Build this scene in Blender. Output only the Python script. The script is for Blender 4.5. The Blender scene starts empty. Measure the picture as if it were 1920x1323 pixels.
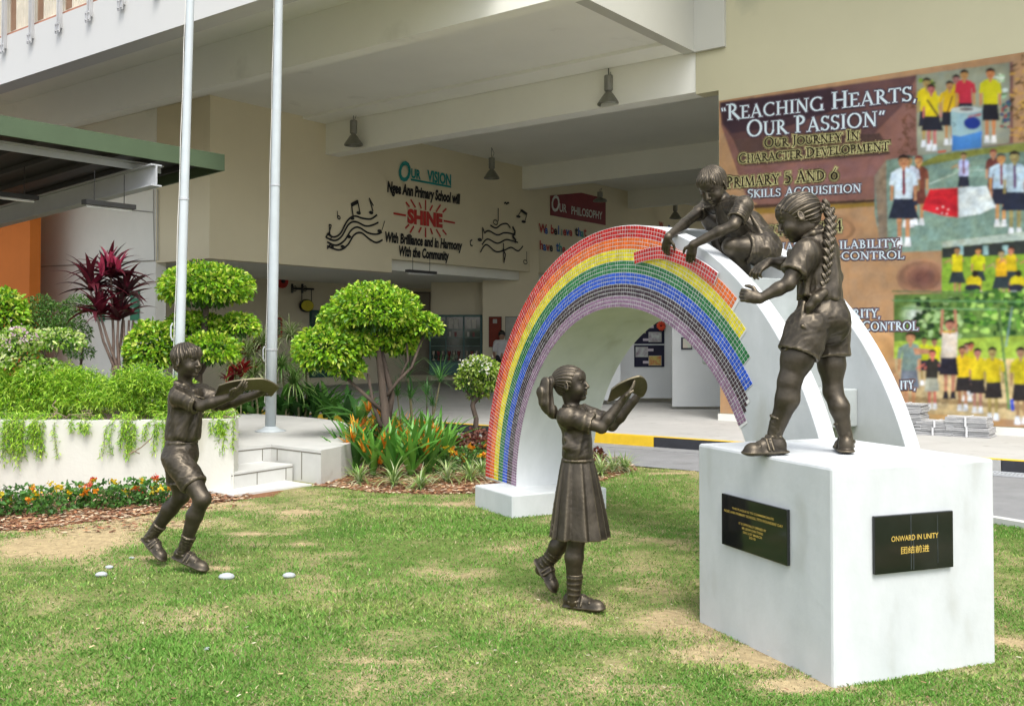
import bpy, bmesh, math, random
import numpy as np
from mathutils import Vector, Matrix
random.seed(7); np.random.seed(7)
SC = bpy.context.scene
COL = SC.collection
R = math.radians
# ------------------------------------------------------------------ camera, world, sun, exposure
F, H, PY, TH = 1870.0, 1.45, 600.0, math.atan(40/1870.0)
cam_d = bpy.data.cameras.new('camera'); cam = bpy.data.objects.new('camera', cam_d); COL.objects.link(cam)
cam_d.sensor_width = 36.0; cam_d.lens = F/1920*36.0
cam_d.shift_y = -(661.5-PY)/1920.0
cam_d.clip_start = 0.05; cam_d.clip_end = 600
cam.location = (0, 0, H); cam.rotation_euler = (math.pi/2+TH, 0, 0)
SC.camera = cam
world = bpy.data.worlds.new('World'); SC.world = world; world.use_nodes = True
wn = world.node_tree.nodes; wl = world.node_tree.links
sky = wn.new('ShaderNodeTexSky'); sky.sky_type = 'NISHITA'; sky.sun_disc = False
SUN_EL, SUN_AZ = R(58), R(165)            # azimuth clockwise from +Y
sky.sun_elevation = SUN_EL; sky.sun_rotation = SUN_AZ
sky.dust_density = 3.0; sky.air_density = 1.0; sky.ozone_density = 1.0
wn['Background'].inputs['Strength'].default_value = 0.15
hs_ = wn.new('ShaderNodeHueSaturation'); hs_.inputs['Saturation'].default_value = .42      # thin bright cloud: whiter than clear sky
wl.new(sky.outputs[0], hs_.inputs['Color']); wl.new(hs_.outputs[0], wn['Background'].inputs['Color'])
sun_d = bpy.data.lights.new('sun', 'SUN'); sun_d.energy = 1.15; sun_d.angle = R(25); sun_d.color = (1, .97, .92)
sun = bpy.data.objects.new('sun', sun_d); COL.objects.link(sun)
sd = Vector((math.sin(SUN_AZ)*math.cos(SUN_EL), math.cos(SUN_AZ)*math.cos(SUN_EL), math.sin(SUN_EL)))
sun.rotation_euler = (-sd).to_track_quat('-Z', 'Y').to_euler(); sun.location = sd*40
SC.view_settings.view_transform = 'Standard'; SC.view_settings.look = 'None'
SC.view_settings.gamma = 1.0; SC.view_settings.use_curve_mapping = False
SC.view_settings.exposure = 1.22
SC.cycles.max_bounces = 9; SC.cycles.diffuse_bounces = 7

# ------------------------------------------------------------------ survey helpers: photo measurements -> metres
def ray(px, py):
    x = (px-960)/F; u = (PY-py)/F; c, s = math.cos(TH), math.sin(TH)
    return np.array([x, c-u*s, s+u*c])
def at(px, py, Y):
    r = ray(px, py); t = Y/r[1]; return np.array([r[0]*t, Y, H+r[2]*t])
def ground(px, py, z=0.0):
    r = ray(px, py); t = (z-H)/r[2]; return np.array([r[0]*t, r[1]*t, z])
def onplane(px, py, P, n):
    r = ray(px, py); o = np.array([0, 0, H]); t = np.dot(np.array(P)-o, n)/np.dot(r, n); return o+r*t
AZB = R(37.6)
dR = np.array([math.sin(AZB), math.cos(AZB), 0]); dL = np.array([-math.cos(AZB), math.sin(AZB), 0])
def B(u, v, z): return dR*v+dL*u+np.array([0, 0, z])      # building coordinates
def onV(px, py, v): p = onplane(px, py, dR*v, dR); return float(p@dL), float(p[2])
def onU(px, py, u): p = onplane(px, py, dL*u, dL); return float(p@dR), float(p[2])

# ------------------------------------------------------------------ materials
MATS = {}
def nd(nt, t, **k):
    n = nt.nodes.new(t)
    for a, b in k.items(): setattr(n, a, b)
    return n
def mat(name, col, rough=.6, metal=0., var=.12, scale=3., bump=.0, bscale=60., attr=None, col2=None, spec=.5, dirt=None, trans=0., streak=None):
    if name in MATS: return MATS[name]
    m = bpy.data.materials.new(name); m.use_nodes = True; nt = m.node_tree
    b = nt.nodes['Principled BSDF']; b.inputs['Roughness'].default_value = rough; b.inputs['Metallic'].default_value = metal
    b.inputs['Specular IOR Level'].default_value = spec
    tc = nd(nt, 'ShaderNodeTexCoord'); vec = tc.outputs['Object']
    if streak:
        mp = nd(nt, 'ShaderNodeMapping'); mp.inputs['Scale'].default_value = streak; nt.links.new(vec, mp.inputs[0]); svec = mp.outputs[0]
    else: svec = vec
    nz = nd(nt, 'ShaderNodeTexNoise'); nz.inputs['Scale'].default_value = scale; nz.inputs['Detail'].default_value = 6
    nz.inputs['Roughness'].default_value = .62
    nt.links.new(svec, nz.inputs['Vector'])
    mx = nd(nt, 'ShaderNodeMix', data_type='RGBA')
    c = np.array(col[:3]); c2 = np.array(col2[:3]) if col2 is not None else c*(1-var*2)
    rmp = nd(nt, 'ShaderNodeMapRange'); rmp.inputs[1].default_value = .32; rmp.inputs[2].default_value = .68
    nt.links.new(nz.outputs[0], rmp.inputs[0])
    nt.links.new(rmp.outputs[0], mx.inputs[0])
    if attr:
        at_ = nd(nt, 'ShaderNodeAttribute', attribute_name=attr)
        mu = nd(nt, 'ShaderNodeMix', data_type='RGBA', blend_type='MULTIPLY'); mu.inputs[0].default_value = 1
        nt.links.new(at_.outputs['Color'], mu.inputs[6])
        mx.inputs[6].default_value = (1, 1, 1, 1); k = 1-var*2; mx.inputs[7].default_value = (k, k, k, 1)
        nt.links.new(mx.outputs[2], mu.inputs[7]); out = mu.outputs[2]
    else:
        mx.inputs[6].default_value = (*c, 1); mx.inputs[7].default_value = (*c2, 1); out = mx.outputs[2]
    if dirt:
        dz = nd(nt, 'ShaderNodeTexNoise'); dz.inputs['Scale'].default_value = dirt[1]; dz.inputs['Detail'].default_value = 8
        nt.links.new(svec, dz.inputs['Vector'])
        dr = nd(nt, 'ShaderNodeMapRange'); dr.inputs[1].default_value = dirt[2]; dr.inputs[2].default_value = dirt[2]+.15; nt.links.new(dz.outputs[0], dr.inputs[0])
        dm = nd(nt, 'ShaderNodeMix', data_type='RGBA'); nt.links.new(dr.outputs[0], dm.inputs[0]); nt.links.new(out, dm.inputs[6]); dm.inputs[7].default_value = (*dirt[0], 1)
        out = dm.outputs[2]
    nt.links.new(out, b.inputs['Base Color'])
    if bump:
        bz = nd(nt, 'ShaderNodeTexNoise'); bz.inputs['Scale'].default_value = bscale; bz.inputs['Detail'].default_value = 4; nt.links.new(vec, bz.inputs['Vector'])
        bp = nd(nt, 'ShaderNodeBump'); bp.inputs['Strength'].default_value = bump; bp.inputs['Distance'].default_value = .01
        nt.links.new(bz.outputs[0], bp.inputs['Height']); nt.links.new(bp.outputs[0], b.inputs['Normal'])
    if trans:
        b.inputs['Transmission Weight'].default_value = 0
        tr = nd(nt, 'ShaderNodeBsdfTranslucent'); nt.links.new(out, tr.inputs[0]); ms = nd(nt, 'ShaderNodeMixShader'); ms.inputs[0].default_value = trans
        nt.links.new(b.outputs[0], ms.inputs[1]); nt.links.new(tr.outputs[0], ms.inputs[2])
        nt.links.new(ms.outputs[0], nt.nodes['Material Output'].inputs[0])
    MATS[name] = m; return m

# ------------------------------------------------------------------ object helpers
def thing(name, label, cat, loc=(0, 0, 0), group=None):
    o = bpy.data.objects.new(name, None); COL.objects.link(o); o.location = Vector([float(x) for x in loc]); o.empty_display_size = .1
    o['label'] = label; o['category'] = cat
    if group: o['group'] = group
    return o
def tag(o, label, cat, group=None):
    o['label'] = label; o['category'] = cat
    if group: o['group'] = group
    return o
def kind(o, k): o['kind'] = k; return o
def link(name, me, parent=None, loc=None):
    o = bpy.data.objects.new(name, me); COL.objects.link(o)
    if parent is not None: o.parent = parent
    if loc is not None: o.location = Vector([float(x) for x in loc])
    return o
def origin(parent):
    p = Vector((0, 0, 0))
    while parent is not None: p += parent.location; parent = parent.parent
    return np.array(p)
class MB:
    """collects polygons in world metres; build() links ONE mesh object (local to its parent or to loc)"""
    def __init__(s): s.v = []; s.f = []; s.mi = []; s.c = []
    def add(s, vs, fs, mi=0, col=None):
        n = len(s.v); s.v += [tuple(float(c) for c in p) for p in vs]
        for f in fs: s.f.append([n+i for i in f]); s.mi.append(mi); s.c.append(col)
        return s
    def box(s, p, ax, ay, az, mi=0, col=None):
        """p = one corner, three edge vectors"""
        p, ax, ay, az = map(lambda q: np.array(q, float), (p, ax, ay, az))
        if np.dot(np.cross(ax, ay), az) < 0: ax, ay = ay, ax
        vs = [p, p+ax, p+ax+ay, p+ay, p+az, p+ax+az, p+ax+ay+az, p+ay+az]
        return s.add(vs, [(3, 2, 1, 0), (4, 5, 6, 7), (0, 1, 5, 4), (1, 2, 6, 5), (2, 3, 7, 6), (3, 0, 4, 7)], mi, col)
    def bbox(s, u0, u1, v0, v1, z0, z1, mi=0, col=None):
        return s.box(B(u0, v0, z0), dL*(u1-u0), dR*(v1-v0), (0, 0, z1-z0), mi, col)
    def cbox(s, c, sx, sy, sz, rz=0., mi=0, col=None):
        a = np.array([math.cos(rz), math.sin(rz), 0]); b = np.array([-math.sin(rz), math.cos(rz), 0]); c = np.array(c, float)
        return s.box(c-a*sx/2-b*sy/2-np.array([0, 0, sz/2]), a*sx, b*sy, (0, 0, sz), mi, col)
    def tube(s, pts, rads, n=8, mi=0, col=None, cap=True):
        pts = [np.array(p, float) for p in pts]
        if not hasattr(rads, '__len__'): rads = [rads]*len(pts)
        vs = []; fs = []; up = None
        for i, p in enumerate(pts):
            t = pts[min(i+1, len(pts)-1)]-pts[max(i-1, 0)]; t = t/(np.linalg.norm(t)+1e-9)
            if up is None: up = np.array([0, 0, 1.]) if abs(t[2]) < .9 else np.array([1., 0, 0])
            a = np.cross(t, up); a /= np.linalg.norm(a)+1e-9; b = np.cross(a, t); up = b
            for k in range(n):
                q = 2*math.pi*k/n; vs.append(p+rads[i]*(math.cos(q)*a+math.sin(q)*b))
        for i in range(len(pts)-1):
            for k in range(n):
                k2 = (k+1) % n; fs.append((i*n+k, i*n+k2, (i+1)*n+k2, (i+1)*n+k))
        if cap: fs.append(tuple(range(n))[::-1]); fs.append(tuple((len(pts)-1)*n+k for k in range(n)))
        return s.add(vs, fs, mi, col)
    def lathe(s, c, prof, n=20, mi=0, col=None):
        c = np.array(c, float); vs = []; fs = []
        for r, z in prof:
            for k in range(n): q = 2*math.pi*k/n; vs.append(c+np.array([r*math.cos(q), r*math.sin(q), z]))
        for i in range(len(prof)-1):
            for k in range(n): k2 = (k+1) % n; fs.append((i*n+k, i*n+k2, (i+1)*n+k2, (i+1)*n+k))
        if prof[0][0] > 1e-4: fs.append(tuple(range(n))[::-1])
        if prof[-1][0] > 1e-4: fs.append(tuple((len(prof)-1)*n+k for k in range(n)))
        return s.add(vs, fs, mi, col)
    def prism(s, poly, d, mi=0, col=None):
        """poly = 3D outline, extruded by vector d"""
        n = len(poly); poly = [np.array(p, float) for p in poly]; d = np.array(d, float)
        nrm = sum((np.cross(poly[i]-poly[0], poly[(i+1) % n]-poly[0]) for i in range(1, n-1)), np.zeros(3))
        if np.dot(nrm, d) > 0: poly = poly[::-1]
        vs = poly+[p+d for p in poly]
        return s.add(vs, [tuple(range(n)), tuple(range(2*n-1, n-1, -1))]+[((i+1) % n, i, n+i, n+(i+1) % n) for i in range(n)], mi, col)
    def build(s, name, mats, parent=None, loc=None, smooth=False, bevel=0):
        if not isinstance(mats, (list, tuple)): mats = [mats]
        me = bpy.data.meshes.new(name)
        o0 = origin(parent)+(np.array(loc, float) if loc is not None else 0)
        v = np.array(s.v)-o0
        me.from_pydata([tuple(p) for p in v], [], s.f)
        for m in mats: me.materials.append(m)
        me.polygons.foreach_set('material_index', s.mi)
        if any(c is not None for c in s.c):
            ca = me.color_attributes.new('tint', 'FLOAT_COLOR', 'CORNER')
            dat = []
            for f, c in zip(s.f, s.c):
                if isinstance(c, list):
                    for q in c: dat += [q[0], q[1], q[2], 1.]
                else: dat += list((c or (1, 1, 1))[:3]+(1.,))*len(f)
            ca.data.foreach_set('color', dat)
        if smooth: me.polygons.foreach_set('use_smooth', [True]*len(me.polygons))
        me.update()
        o = link(name, me, parent, loc)
        if bevel:
            b = o.modifiers.new('bevel', 'BEVEL'); b.width = bevel; b.segments = 2; b.limit_method = 'ANGLE'
        return o
def fastmesh(name, V, Fq, mats, parent=None, col=None, loc=None, smooth=False, mi=None):
    """V (n,3) world, Fq (m,k) same-size faces, col (m,3) per face"""
    me = bpy.data.meshes.new(name); o0 = origin(parent)+(np.array(loc, float) if loc is not None else 0)
    V = np.asarray(V, float)-o0; Fq = np.asarray(Fq, np.int32); m, k = Fq.shape
    me.vertices.add(len(V)); me.vertices.foreach_set('co', V.astype(np.float32).ravel())
    me.loops.add(m*k); me.loops.foreach_set('vertex_index', Fq.ravel())
    me.polygons.add(m); me.polygons.foreach_set('loop_start', np.arange(0, m*k, k, dtype=np.int32))
    if smooth: me.polygons.foreach_set('use_smooth', np.ones(m, bool))
    for q in (mats if isinstance(mats, (list, tuple)) else [mats]): me.materials.append(q)
    if mi is not None: me.polygons.foreach_set('material_index', np.asarray(mi, np.int32))
    if col is not None:
        ca = me.color_attributes.new('tint', 'FLOAT_COLOR', 'CORNER')
        c4 = np.ones((m, k, 4), np.float32); c4[:, :, :3] = np.asarray(col)[:, None, :]; ca.data.foreach_set('color', c4.ravel())
    me.update(calc_edges=True); me.validate()
    return link(name, me, parent, loc)
# ---- text
def text_mesh(body, size=1., bold=0., align='CENTER', space=1., shear=0., extrude=0., line=1.):
    f = bpy.data.curves.new('lettering', 'FONT'); f.body = body; f.size = size; f.offset = bold; f.align_x = align
    f.space_character = space; f.shear = shear; f.extrude = extrude; f.space_line = line; f.resolution_u = 3
    o = bpy.data.objects.new('lettering', f); COL.objects.link(o)
    dg = bpy.context.evaluated_depsgraph_get(); me = bpy.data.meshes.new_from_object(o.evaluated_get(dg))
    v = np.array([p.co[:] for p in me.vertices]) if len(me.vertices) else np.zeros((0, 3)); fs = [tuple(p.vertices) for p in me.polygons]
    bpy.data.objects.remove(o); bpy.data.curves.remove(f); bpy.data.meshes.remove(me)
    return v, fs
def put_text(mb, body, P, ax, ay, width=None, height=None, mi=0, col=None, fit=None, **k):
    """writes text with its box centre at P, right vector ax, up vector ay; scaled to width (m)"""
    v, fs = text_mesh(body, **k); v = v.copy()
    lo, hi = v[:, :2].min(0), v[:, :2].max(0); v[:, :2] -= (lo+hi)/2
    sx = sy = 1.
    if width: sx = sy = width/(hi[0]-lo[0])
    if height: sy = height/(hi[1]-lo[1]); sx = sx if width else sy
    ax, ay, P = map(lambda q: np.array(q, float), (ax, ay, P)); nz = np.cross(ax, ay)
    mb.add([P+ax*p[0]*sx+ay*p[1]*sy+nz*p[2] for p in v], fs, mi, col)

_L = np.random.RandomState(5).rand(32, 32, 32).astype(np.float32)
def vnoise(p):
    p = np.asarray(p, np.float32); i = np.floor(p).astype(np.int32); f = p-i; f = f*f*(3-2*f); i &= 31; j = (i+1) & 31
    x0, y0, z0 = i[..., 0], i[..., 1], i[..., 2]; x1, y1, z1 = j[..., 0], j[..., 1], j[..., 2]; fx, fy, fz = f[..., 0], f[..., 1], f[..., 2]
    a = _L[x0, y0, z0]*(1-fx)+_L[x1, y0, z0]*fx; b = _L[x0, y1, z0]*(1-fx)+_L[x1, y1, z0]*fx
    c = _L[x0, y0, z1]*(1-fx)+_L[x1, y0, z1]*fx; d = _L[x0, y1, z1]*(1-fx)+_L[x1, y1, z1]*fx
    return (a*(1-fy)+b*fy)*(1-fz)+(c*(1-fy)+d*fy)*fz
# ------------------------------------------------------------------ palette
WHITE = mat('white painted render', (.76, .76, .70), .75, var=.025, scale=2.2, bump=.12, bscale=30, dirt=((.6, .6, .55), 3.0, .66))
PLINTHW = mat('weathered white plinth paint', (.57, .59, .595), .65, var=.03, scale=3.5, bump=.25, bscale=11, col2=(.475, .50, .50), dirt=((.40, .41, .38), 3.4, .60), streak=(1, 1, .45))
CEIL = mat('off white ceiling paint', (.88, .88, .80), .85, var=.03, scale=.6, dirt=((.66, .66, .58), .9, .66))
FASCIA = mat('bright white fascia paint', (.60, .60, .58), .8, var=.02, scale=.5, streak=(1, 1, .2))
BEIGE = mat('warm beige wall paint', (.74, .67, .48), .85, var=.03, scale=.7)
BEIGED = mat('deep beige wall paint', (.70, .64, .48), .85, var=.03, scale=.7)
GREYW = mat('pale grey wall paint', (.72, .72, .66), .85, var=.03, scale=.6)
ORANGE = mat('orange wall paint', (.62, .17, .02), .8, var=.03)
FLOORM = mat('grey concrete pavement', (.47, .465, .445), .8, var=.06, scale=1.6, dirt=((.3, .29, .27), 5, .6))
ROADM = mat('worn grey asphalt', (.25, .255, .26), .9, var=.12, scale=2.5, bump=.5, bscale=160, dirt=((.12, .12, .12), 1.2, .66))
DRAINM = mat('grey concrete gutter', (.27, .275, .275), .85, var=.1, scale=5)
KY = mat('yellow kerb paint', (.80, .52, .02), .6, var=.08, scale=6, dirt=((.2, .16, .06), 7, .68))
KB = mat('black kerb paint', (.03, .032, .04), .6, var=.2, scale=6, dirt=((.22, .22, .22), 6, .74))
KW = mat('worn bare kerb concrete', (.42, .42, .40), .8, var=.1, scale=8, dirt=((.1, .1, .12), 9, .6))
BLACKM = mat('black painted steel', (.03, .03, .03), .5)
GREYST = mat('grey painted steel', (.46, .48, .50), .45, var=.06)
GREENM = mat('dull green painted metal', (.075, .115, .06), .6, var=.06)
TEALM = mat('dark teal paint', (.02, .10, .09), .5, var=.1)
GLASSD = mat('dark glass', (.02, .04, .04), .08, spec=.8)
# ------------------------------------------------------------------ ground
kvl = lambda: None
def quad_sheet(name, pts, m, z):
    me = MB().add([(p[0], p[1], z) for p in pts], [tuple(range(len(pts)))]); return kind(me.build(name, m), 'structure')
# earth reaching the horizon, the lawn lies on it
SOILFAR = mat('dry ground', (.16, .14, .09), .95, var=.1, scale=.4)
kind(MB().add([(-160, -60, -.02), (160, -60, -.02), (160, 240, -.02), (-160, 240, -.02)], [(0, 1, 2, 3)]).build('ground', SOILFAR), 'structure')
VK = 12.0   # kerb line
# road between lawn and kerb
v_lawn_l, v_lawn_r = 10.1, 8.6
quad_sheet('road', [B(24, 9.9, 0), B(6.5, 10.08, 0), B(5.2, 10.12, 0), B(1.85, 8.75, 0), B(-3, 6.6, 0), B(-14, 1.5, 0), B(-14, VK-.33, 0), B(24, VK-.33, 0)], ROADM, .006)
g = MB(); g.bbox(-14, 24, VK-.34, VK-.002, -.01, .012); kind(g.build('gutter', DRAINM), 'structure')
# grating over the gutter near the plinth
gr = thing('drain_grating', 'long grey metal grating in the gutter below the black kerb', 'grating', B(-1, VK-.2, 0))
mb = MB(); mb.bbox(-6, 2.62, VK-.30, VK-.27, .012, .026); mb.bbox(-6, 2.62, VK-.05, VK-.02, .012, .026); mb.build('frame', GREYST, gr)
mb = MB()
for i in range(216): mb.bbox(2.6-i*.04-.014, 2.6-i*.04, VK-.27, VK-.05, .013, .024)
kind(mb.build('grate_bars', GREYST, gr), 'stuff')
# lawn edging kerb on the right
ek = MB()
pl = [B(1.9, 8.74, 0), B(-3, 6.6, 0), B(-9, 3.9, 0)]
for a, b in zip(pl, pl[1:]):
    d = b-a; n = np.array([-d[1], d[0], 0]); n = n/np.linalg.norm(n)*.09; ek.box(a-n/2, d, n, (0, 0, .05))
kind(ek.build('lawn_edging', mat('pale concrete edging', (.6, .6, .58), .8)), 'structure')
# walkway under the building
mb = MB(); mb.bbox(-14, 40, VK+.12, 60, -.01, .15); kind(mb.build('pavement', FLOORM), 'structure')
kb = thing('painted_kerb', 'long kerb painted in yellow and black blocks along the walkway', 'kerb', B(6, VK, 0))
edges = [26.6, 24.2, 21.9, 19.55, 17.2, 15.0, 13.7, 11.5, 9.15, 6.8, 4.45, 2.45, .1, -2.3, -4.6, -6.9]
cols = [KY, KB, KY, KB, KY, KB, KY, KB, KY, KB, KW, KB, KY, KB, KY]
for i in range(len(edges)-1):
    mb = MB(); mb.bbox(edges[i+1]+.004, edges[i]-.004, VK, VK+.119, 0, .146); mb.bbox(edges[i+1]+.002, edges[i]-.002, VK+.001, VK+.119, .146, .152, 1)
    mb.build('kerb_block', [cols[i], KY], kb, bevel=.008)

# ------------------------------------------------------------------ school building
bd = thing('school_building', 'white and beige school building with a deep beamed porch over the walkway', 'building', B(8, 15, 0))
ZB, ZC = 5.69, 6.42      # underside of beams, ceiling
UE = 8.0                 # right end of the porch ceiling
UT = 17.04               # wall with the painted words
def part(name, m, **k): return lambda mb: mb.build(name, m, bd, **k)
# ceiling slab and front fascia
mb = MB(); mb.bbox(UE+.003, 60, 8.16, 44, ZC, ZC+.3); mb.build('ceiling', CEIL, bd)
mb = MB(); mb.bbox(UE, 60, 7.85, 8.16, ZB+.01, ZC+.06); mb.build('fascia', FASCIA, bd)
mb = MB(); mb.bbox(UE+.004, 60, 10.05, 10.3, ZB, ZC-.002); mb.bbox(2.5, UE+.004, 10.05, 10.3, ZB, ZC-.09); mb.build('beam', CEIL, bd)
mb = MB(); mb.bbox(7.78, UT+.2, 15.22, 15.62, ZB-.02, ZC-.002); mb.build('beam', CEIL, bd)
mb = MB(); mb.bbox(7.78, UT+.2, 22.6, 22.9, 5.78, ZC-.002); mb.build('beam', CEIL, bd)
mb = MB(); mb.bbox(7.78, UT+.2, 28.4, 28.7, 5.85, ZC-.002); mb.build('beam', CEIL, bd)
mb = MB(); mb.bbox(UE+.005, UT+.1, 14.55, 15.2, ZC-.06, ZC-.001); mb.build('ceiling_strip', CEIL, bd)
# raised void wall on the right of the porch ceiling: its face runs back from above the lawn to the beige wall
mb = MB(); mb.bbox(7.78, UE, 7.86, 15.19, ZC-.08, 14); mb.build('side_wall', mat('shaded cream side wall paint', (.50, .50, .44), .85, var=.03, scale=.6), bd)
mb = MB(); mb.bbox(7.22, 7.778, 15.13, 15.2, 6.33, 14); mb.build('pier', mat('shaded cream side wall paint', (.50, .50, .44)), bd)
# mural wall (beige)
u0 = 7.36
mb = MB(); mb.bbox(-14, u0, 15.2, 15.5, .152, 14, 0); MBE = mat('sand beige mural wall paint', (.50, .475, .32), .85, var=.03, scale=.7, dirt=((.35, .34, .24), .8, .64)); mb.build('mural_wall', MBE, bd)
mb = MB(); mb.bbox(u0, 7.78, 15.2, 15.5, ZB-.06, 14); mb.build('mural_wall_return', MBE, bd)
mb = MB(); mb.bbox(-14, u0+.02, 15.16, 15.2, .15, .26); mb.build('skirting', WHITE, bd)
mb = MB(); mb.bbox(u0, u0+.12, 15.5, 30, .152, ZC-.002); mb.build('inner_wall', GREYW, bd)
# upper floor above porch
mb = MB(); mb.bbox(UE+.01, 60, 9.6, 9.8, ZC+.3, 14); mb.build('upper_wall', mat('pinkish beige upper wall', (.50, .30, .19), .85), bd)
mb = MB(); mb.bbox(-14, 60, 9.0 if False else 15.5, 44, 14, 14.3); mb.build('roof', GREYW, bd)
mb = MB(); mb.bbox(-14, UE-.3, 12.6, 15.19, 10.6, 10.9); mb.build('mural_shade_roof', GREYW, bd)  # unseen slab added above the frame; its reach is set to shade the mural wall
mb = MB(); mb.bbox(UE, 60, 7.0, 15.5, 9.9, 10.2); mb.build('upper_ceiling', GREYW, bd)
# wall with painted words (upper floor wall, open corridor under it)
CV = 12.15               # v of the white front wall at the far left
uL0_ = onV(292, 500, CV)[0]
mb = MB(); mb.bbox(UT, UT+.25, CV, 17.35, 3.12, ZC-.002); mb.bbox(UT, UT+.25, 17.35, 36, 3.45, ZC-.002); mb.build('lettered_wall', BEIGE, bd)
mb = MB(); mb.bbox(UT+.25, 23.5, CV+.02, 36, 3.2, 3.45); mb.build('corridor_ceiling', CEIL, bd)
mb = MB(); mb.bbox(UT+.252, uL0_-.002, CV, CV+.25, 3.12, ZC-.002); mb.build('end_wall_upper', BEIGE, bd)
# left white wall
uL0 = onV(292, 500, CV)[0]; uL1 = onV(60, 500, CV)[0]
mb = MB(); mb.bbox(uL0, 40, CV, CV+.25, .15, 5.1); mb.build('white_wall', mat('clean white wall paint', (.86, .86, .80), .8, var=.02), bd)
mb = MB(); mb.bbox(uL0, 40, CV, CV+.25, 5.1, ZC-.002); mb.build('white_wall_upper', CEIL, bd)
# recessed corridor wall and end wall
UR = 22.5
mb = MB(); mb.bbox(UR, UR+.25, CV+.25, 40, .15, 3.45); mb.build('corridor_wall', BEIGED, bd)
mb = MB(); mb.bbox(7.36, 60, 38, 38.3, .15, ZC); mb.build('back_wall', BEIGED, bd)
mb = MB(); mb.bbox(uL0, UR, 16.2, 16.35, .15, 3.2); 
# orange wall, far left under the canopy
ouv = onV(72, 500, 11.3)[0]
ow = thing('orange_wall', 'flat orange wall at the far left under the green canopy', 'wall', B(ouv+2, 11.3, 0))
mb = MB(); mb.bbox(ouv, 32, 11.1, 11.35, .1, 5.2); mb.build('wall', ORANGE, ow)
# balcony railing on the fascia
rl = thing('balcony_railing', 'cream and grey metal railing above the white fascia', 'railing', B(18, 7.95, 6.5))
RC = mat('cream railing paint', (.80, .74, .60), .5); RP = mat('grey metal post', (.5, .5, .5), .4)
us = [onV(x, y, 7.95)[0] for x, y in ((23, 60), (74, 45), (127, 28), (184, 8), (245, -10))]
us = [us[0]+(us[0]-us[1])*k for k in (4, 3, 2, 1)]+us+[us[-1]-(us[-2]-us[-1])*k for k in range(1, 5)]
for i in range(len(us)-1):
    for zr in (ZC+.12, ZC+1.1): mb = MB(); mb.bbox(us[i+1]+.05, us[i]-.05, 7.95, 7.99, zr, zr+.04); mb.build('rail', RC, rl)
    n = 14
    for k in range(n):
        uu = us[i+1]+.1+(us[i]-us[i+1]-.2)*(k+.5)/n; mb = MB(); mb.bbox(uu-.014, uu+.014, 7.96, 7.98, ZC+.16, ZC+1.1); mb.build('baluster', RC, rl)
for uu in us:
    p = MB(); p.bbox(uu-.035, uu-.008, 7.80, 7.848, ZC-.16, ZC+1.16); p.bbox(uu+.03, uu+.057, 7.80, 7.848, ZC-.16, ZC+1.16); q = p.build('post', RP, rl)
    p = MB(); p.bbox(uu-.055, uu+.0, 7.785, 7.80, ZC-.24, ZC-.08); p.bbox(uu+.02, uu+.075, 7.785, 7.80, ZC-.24, ZC-.08)
    for k in (-.028, .048):
        for z_ in (-.21, -.11): p.tube([B(uu+k, 7.79, ZC+z_), B(uu+k, 7.77, ZC+z_)], .014, 6)
    p.build('bracket', RP, q)
mb = MB(); mb.bbox(us[-1]-.5, us[0]+.5, 7.90, 8.1, ZC+.062, ZC+.12); mb.build('base_rail', mat('terracotta rail paint', (.45, .2, .12), .6), rl)

# ---- canopy at far left
cn = thing('green_canopy', 'flat green edged metal canopy on grey steel beams', 'canopy', B(14, 7, 0))
cz0, cz1, csl = 3.86, 4.09, -.052
def cbox_(mb, ua, ub, v0, v1, z0, z1, mi=0):      # box following the fall of the roof
    za, zb_ = (ua-11.8)*csl, (ub-11.8)*csl
    vs = [B(ua, v0, z0+za), B(ub, v0, z0+zb_), B(ub, v1, z0+zb_), B(ua, v1, z0+za), B(ua, v0, z1+za), B(ub, v0, z1+zb_), B(ub, v1, z1+zb_), B(ua, v1, z1+za)]
    mb.add(vs, [(0, 1, 2, 3), (7, 6, 5, 4), (4, 5, 1, 0), (5, 6, 2, 1), (6, 7, 3, 2), (7, 4, 0, 3)], mi)
mb = MB(); cbox_(mb, 11.8, 22, 8.62, 8.66, cz0, cz1); mb.build('fascia_trim', GREENM, cn)
mb = MB(); cbox_(mb, 11.8, 11.84, 1.5, 8.62, cz0, cz1); mb.build('fascia_trim', GREENM, cn)
mb = MB(); cbox_(mb, 11.84, 22, 1.5, 8.62, cz1-.05, cz1-.01); mb.build('roof_sheet', BLACKM, cn)
for k in range(12):
    mb = MB(); cbox_(mb, 11.86, 22, 2.4+k*.55, 2.47+k*.55, cz1-.12, cz1-.052); mb.build('purlin', mat('dark steel purlin', (.05, .05, .05), .5), cn)
mb = MB(); mb.bbox(12.12, 12.28, 1.5, 7.9, cz0-.02, cz0); mb.bbox(12.19, 12.21, 1.5, 7.9, cz0-.10, cz0-.02); mb.build('edge_beam', GREYST, cn)
vb = 7.55
mb = MB(); cbox_(mb, 11.75, 22, vb-.08, vb+.08, cz0-.36, cz0-.34); cbox_(mb, 11.75, 22, vb-.012, vb+.012, cz0-.34, cz0-.09); cbox_(mb, 11.75, 22, vb-.08, vb+.08, cz0-.09, cz0-.07); mb.build('cross_beam', GREYST, cn)

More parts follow.
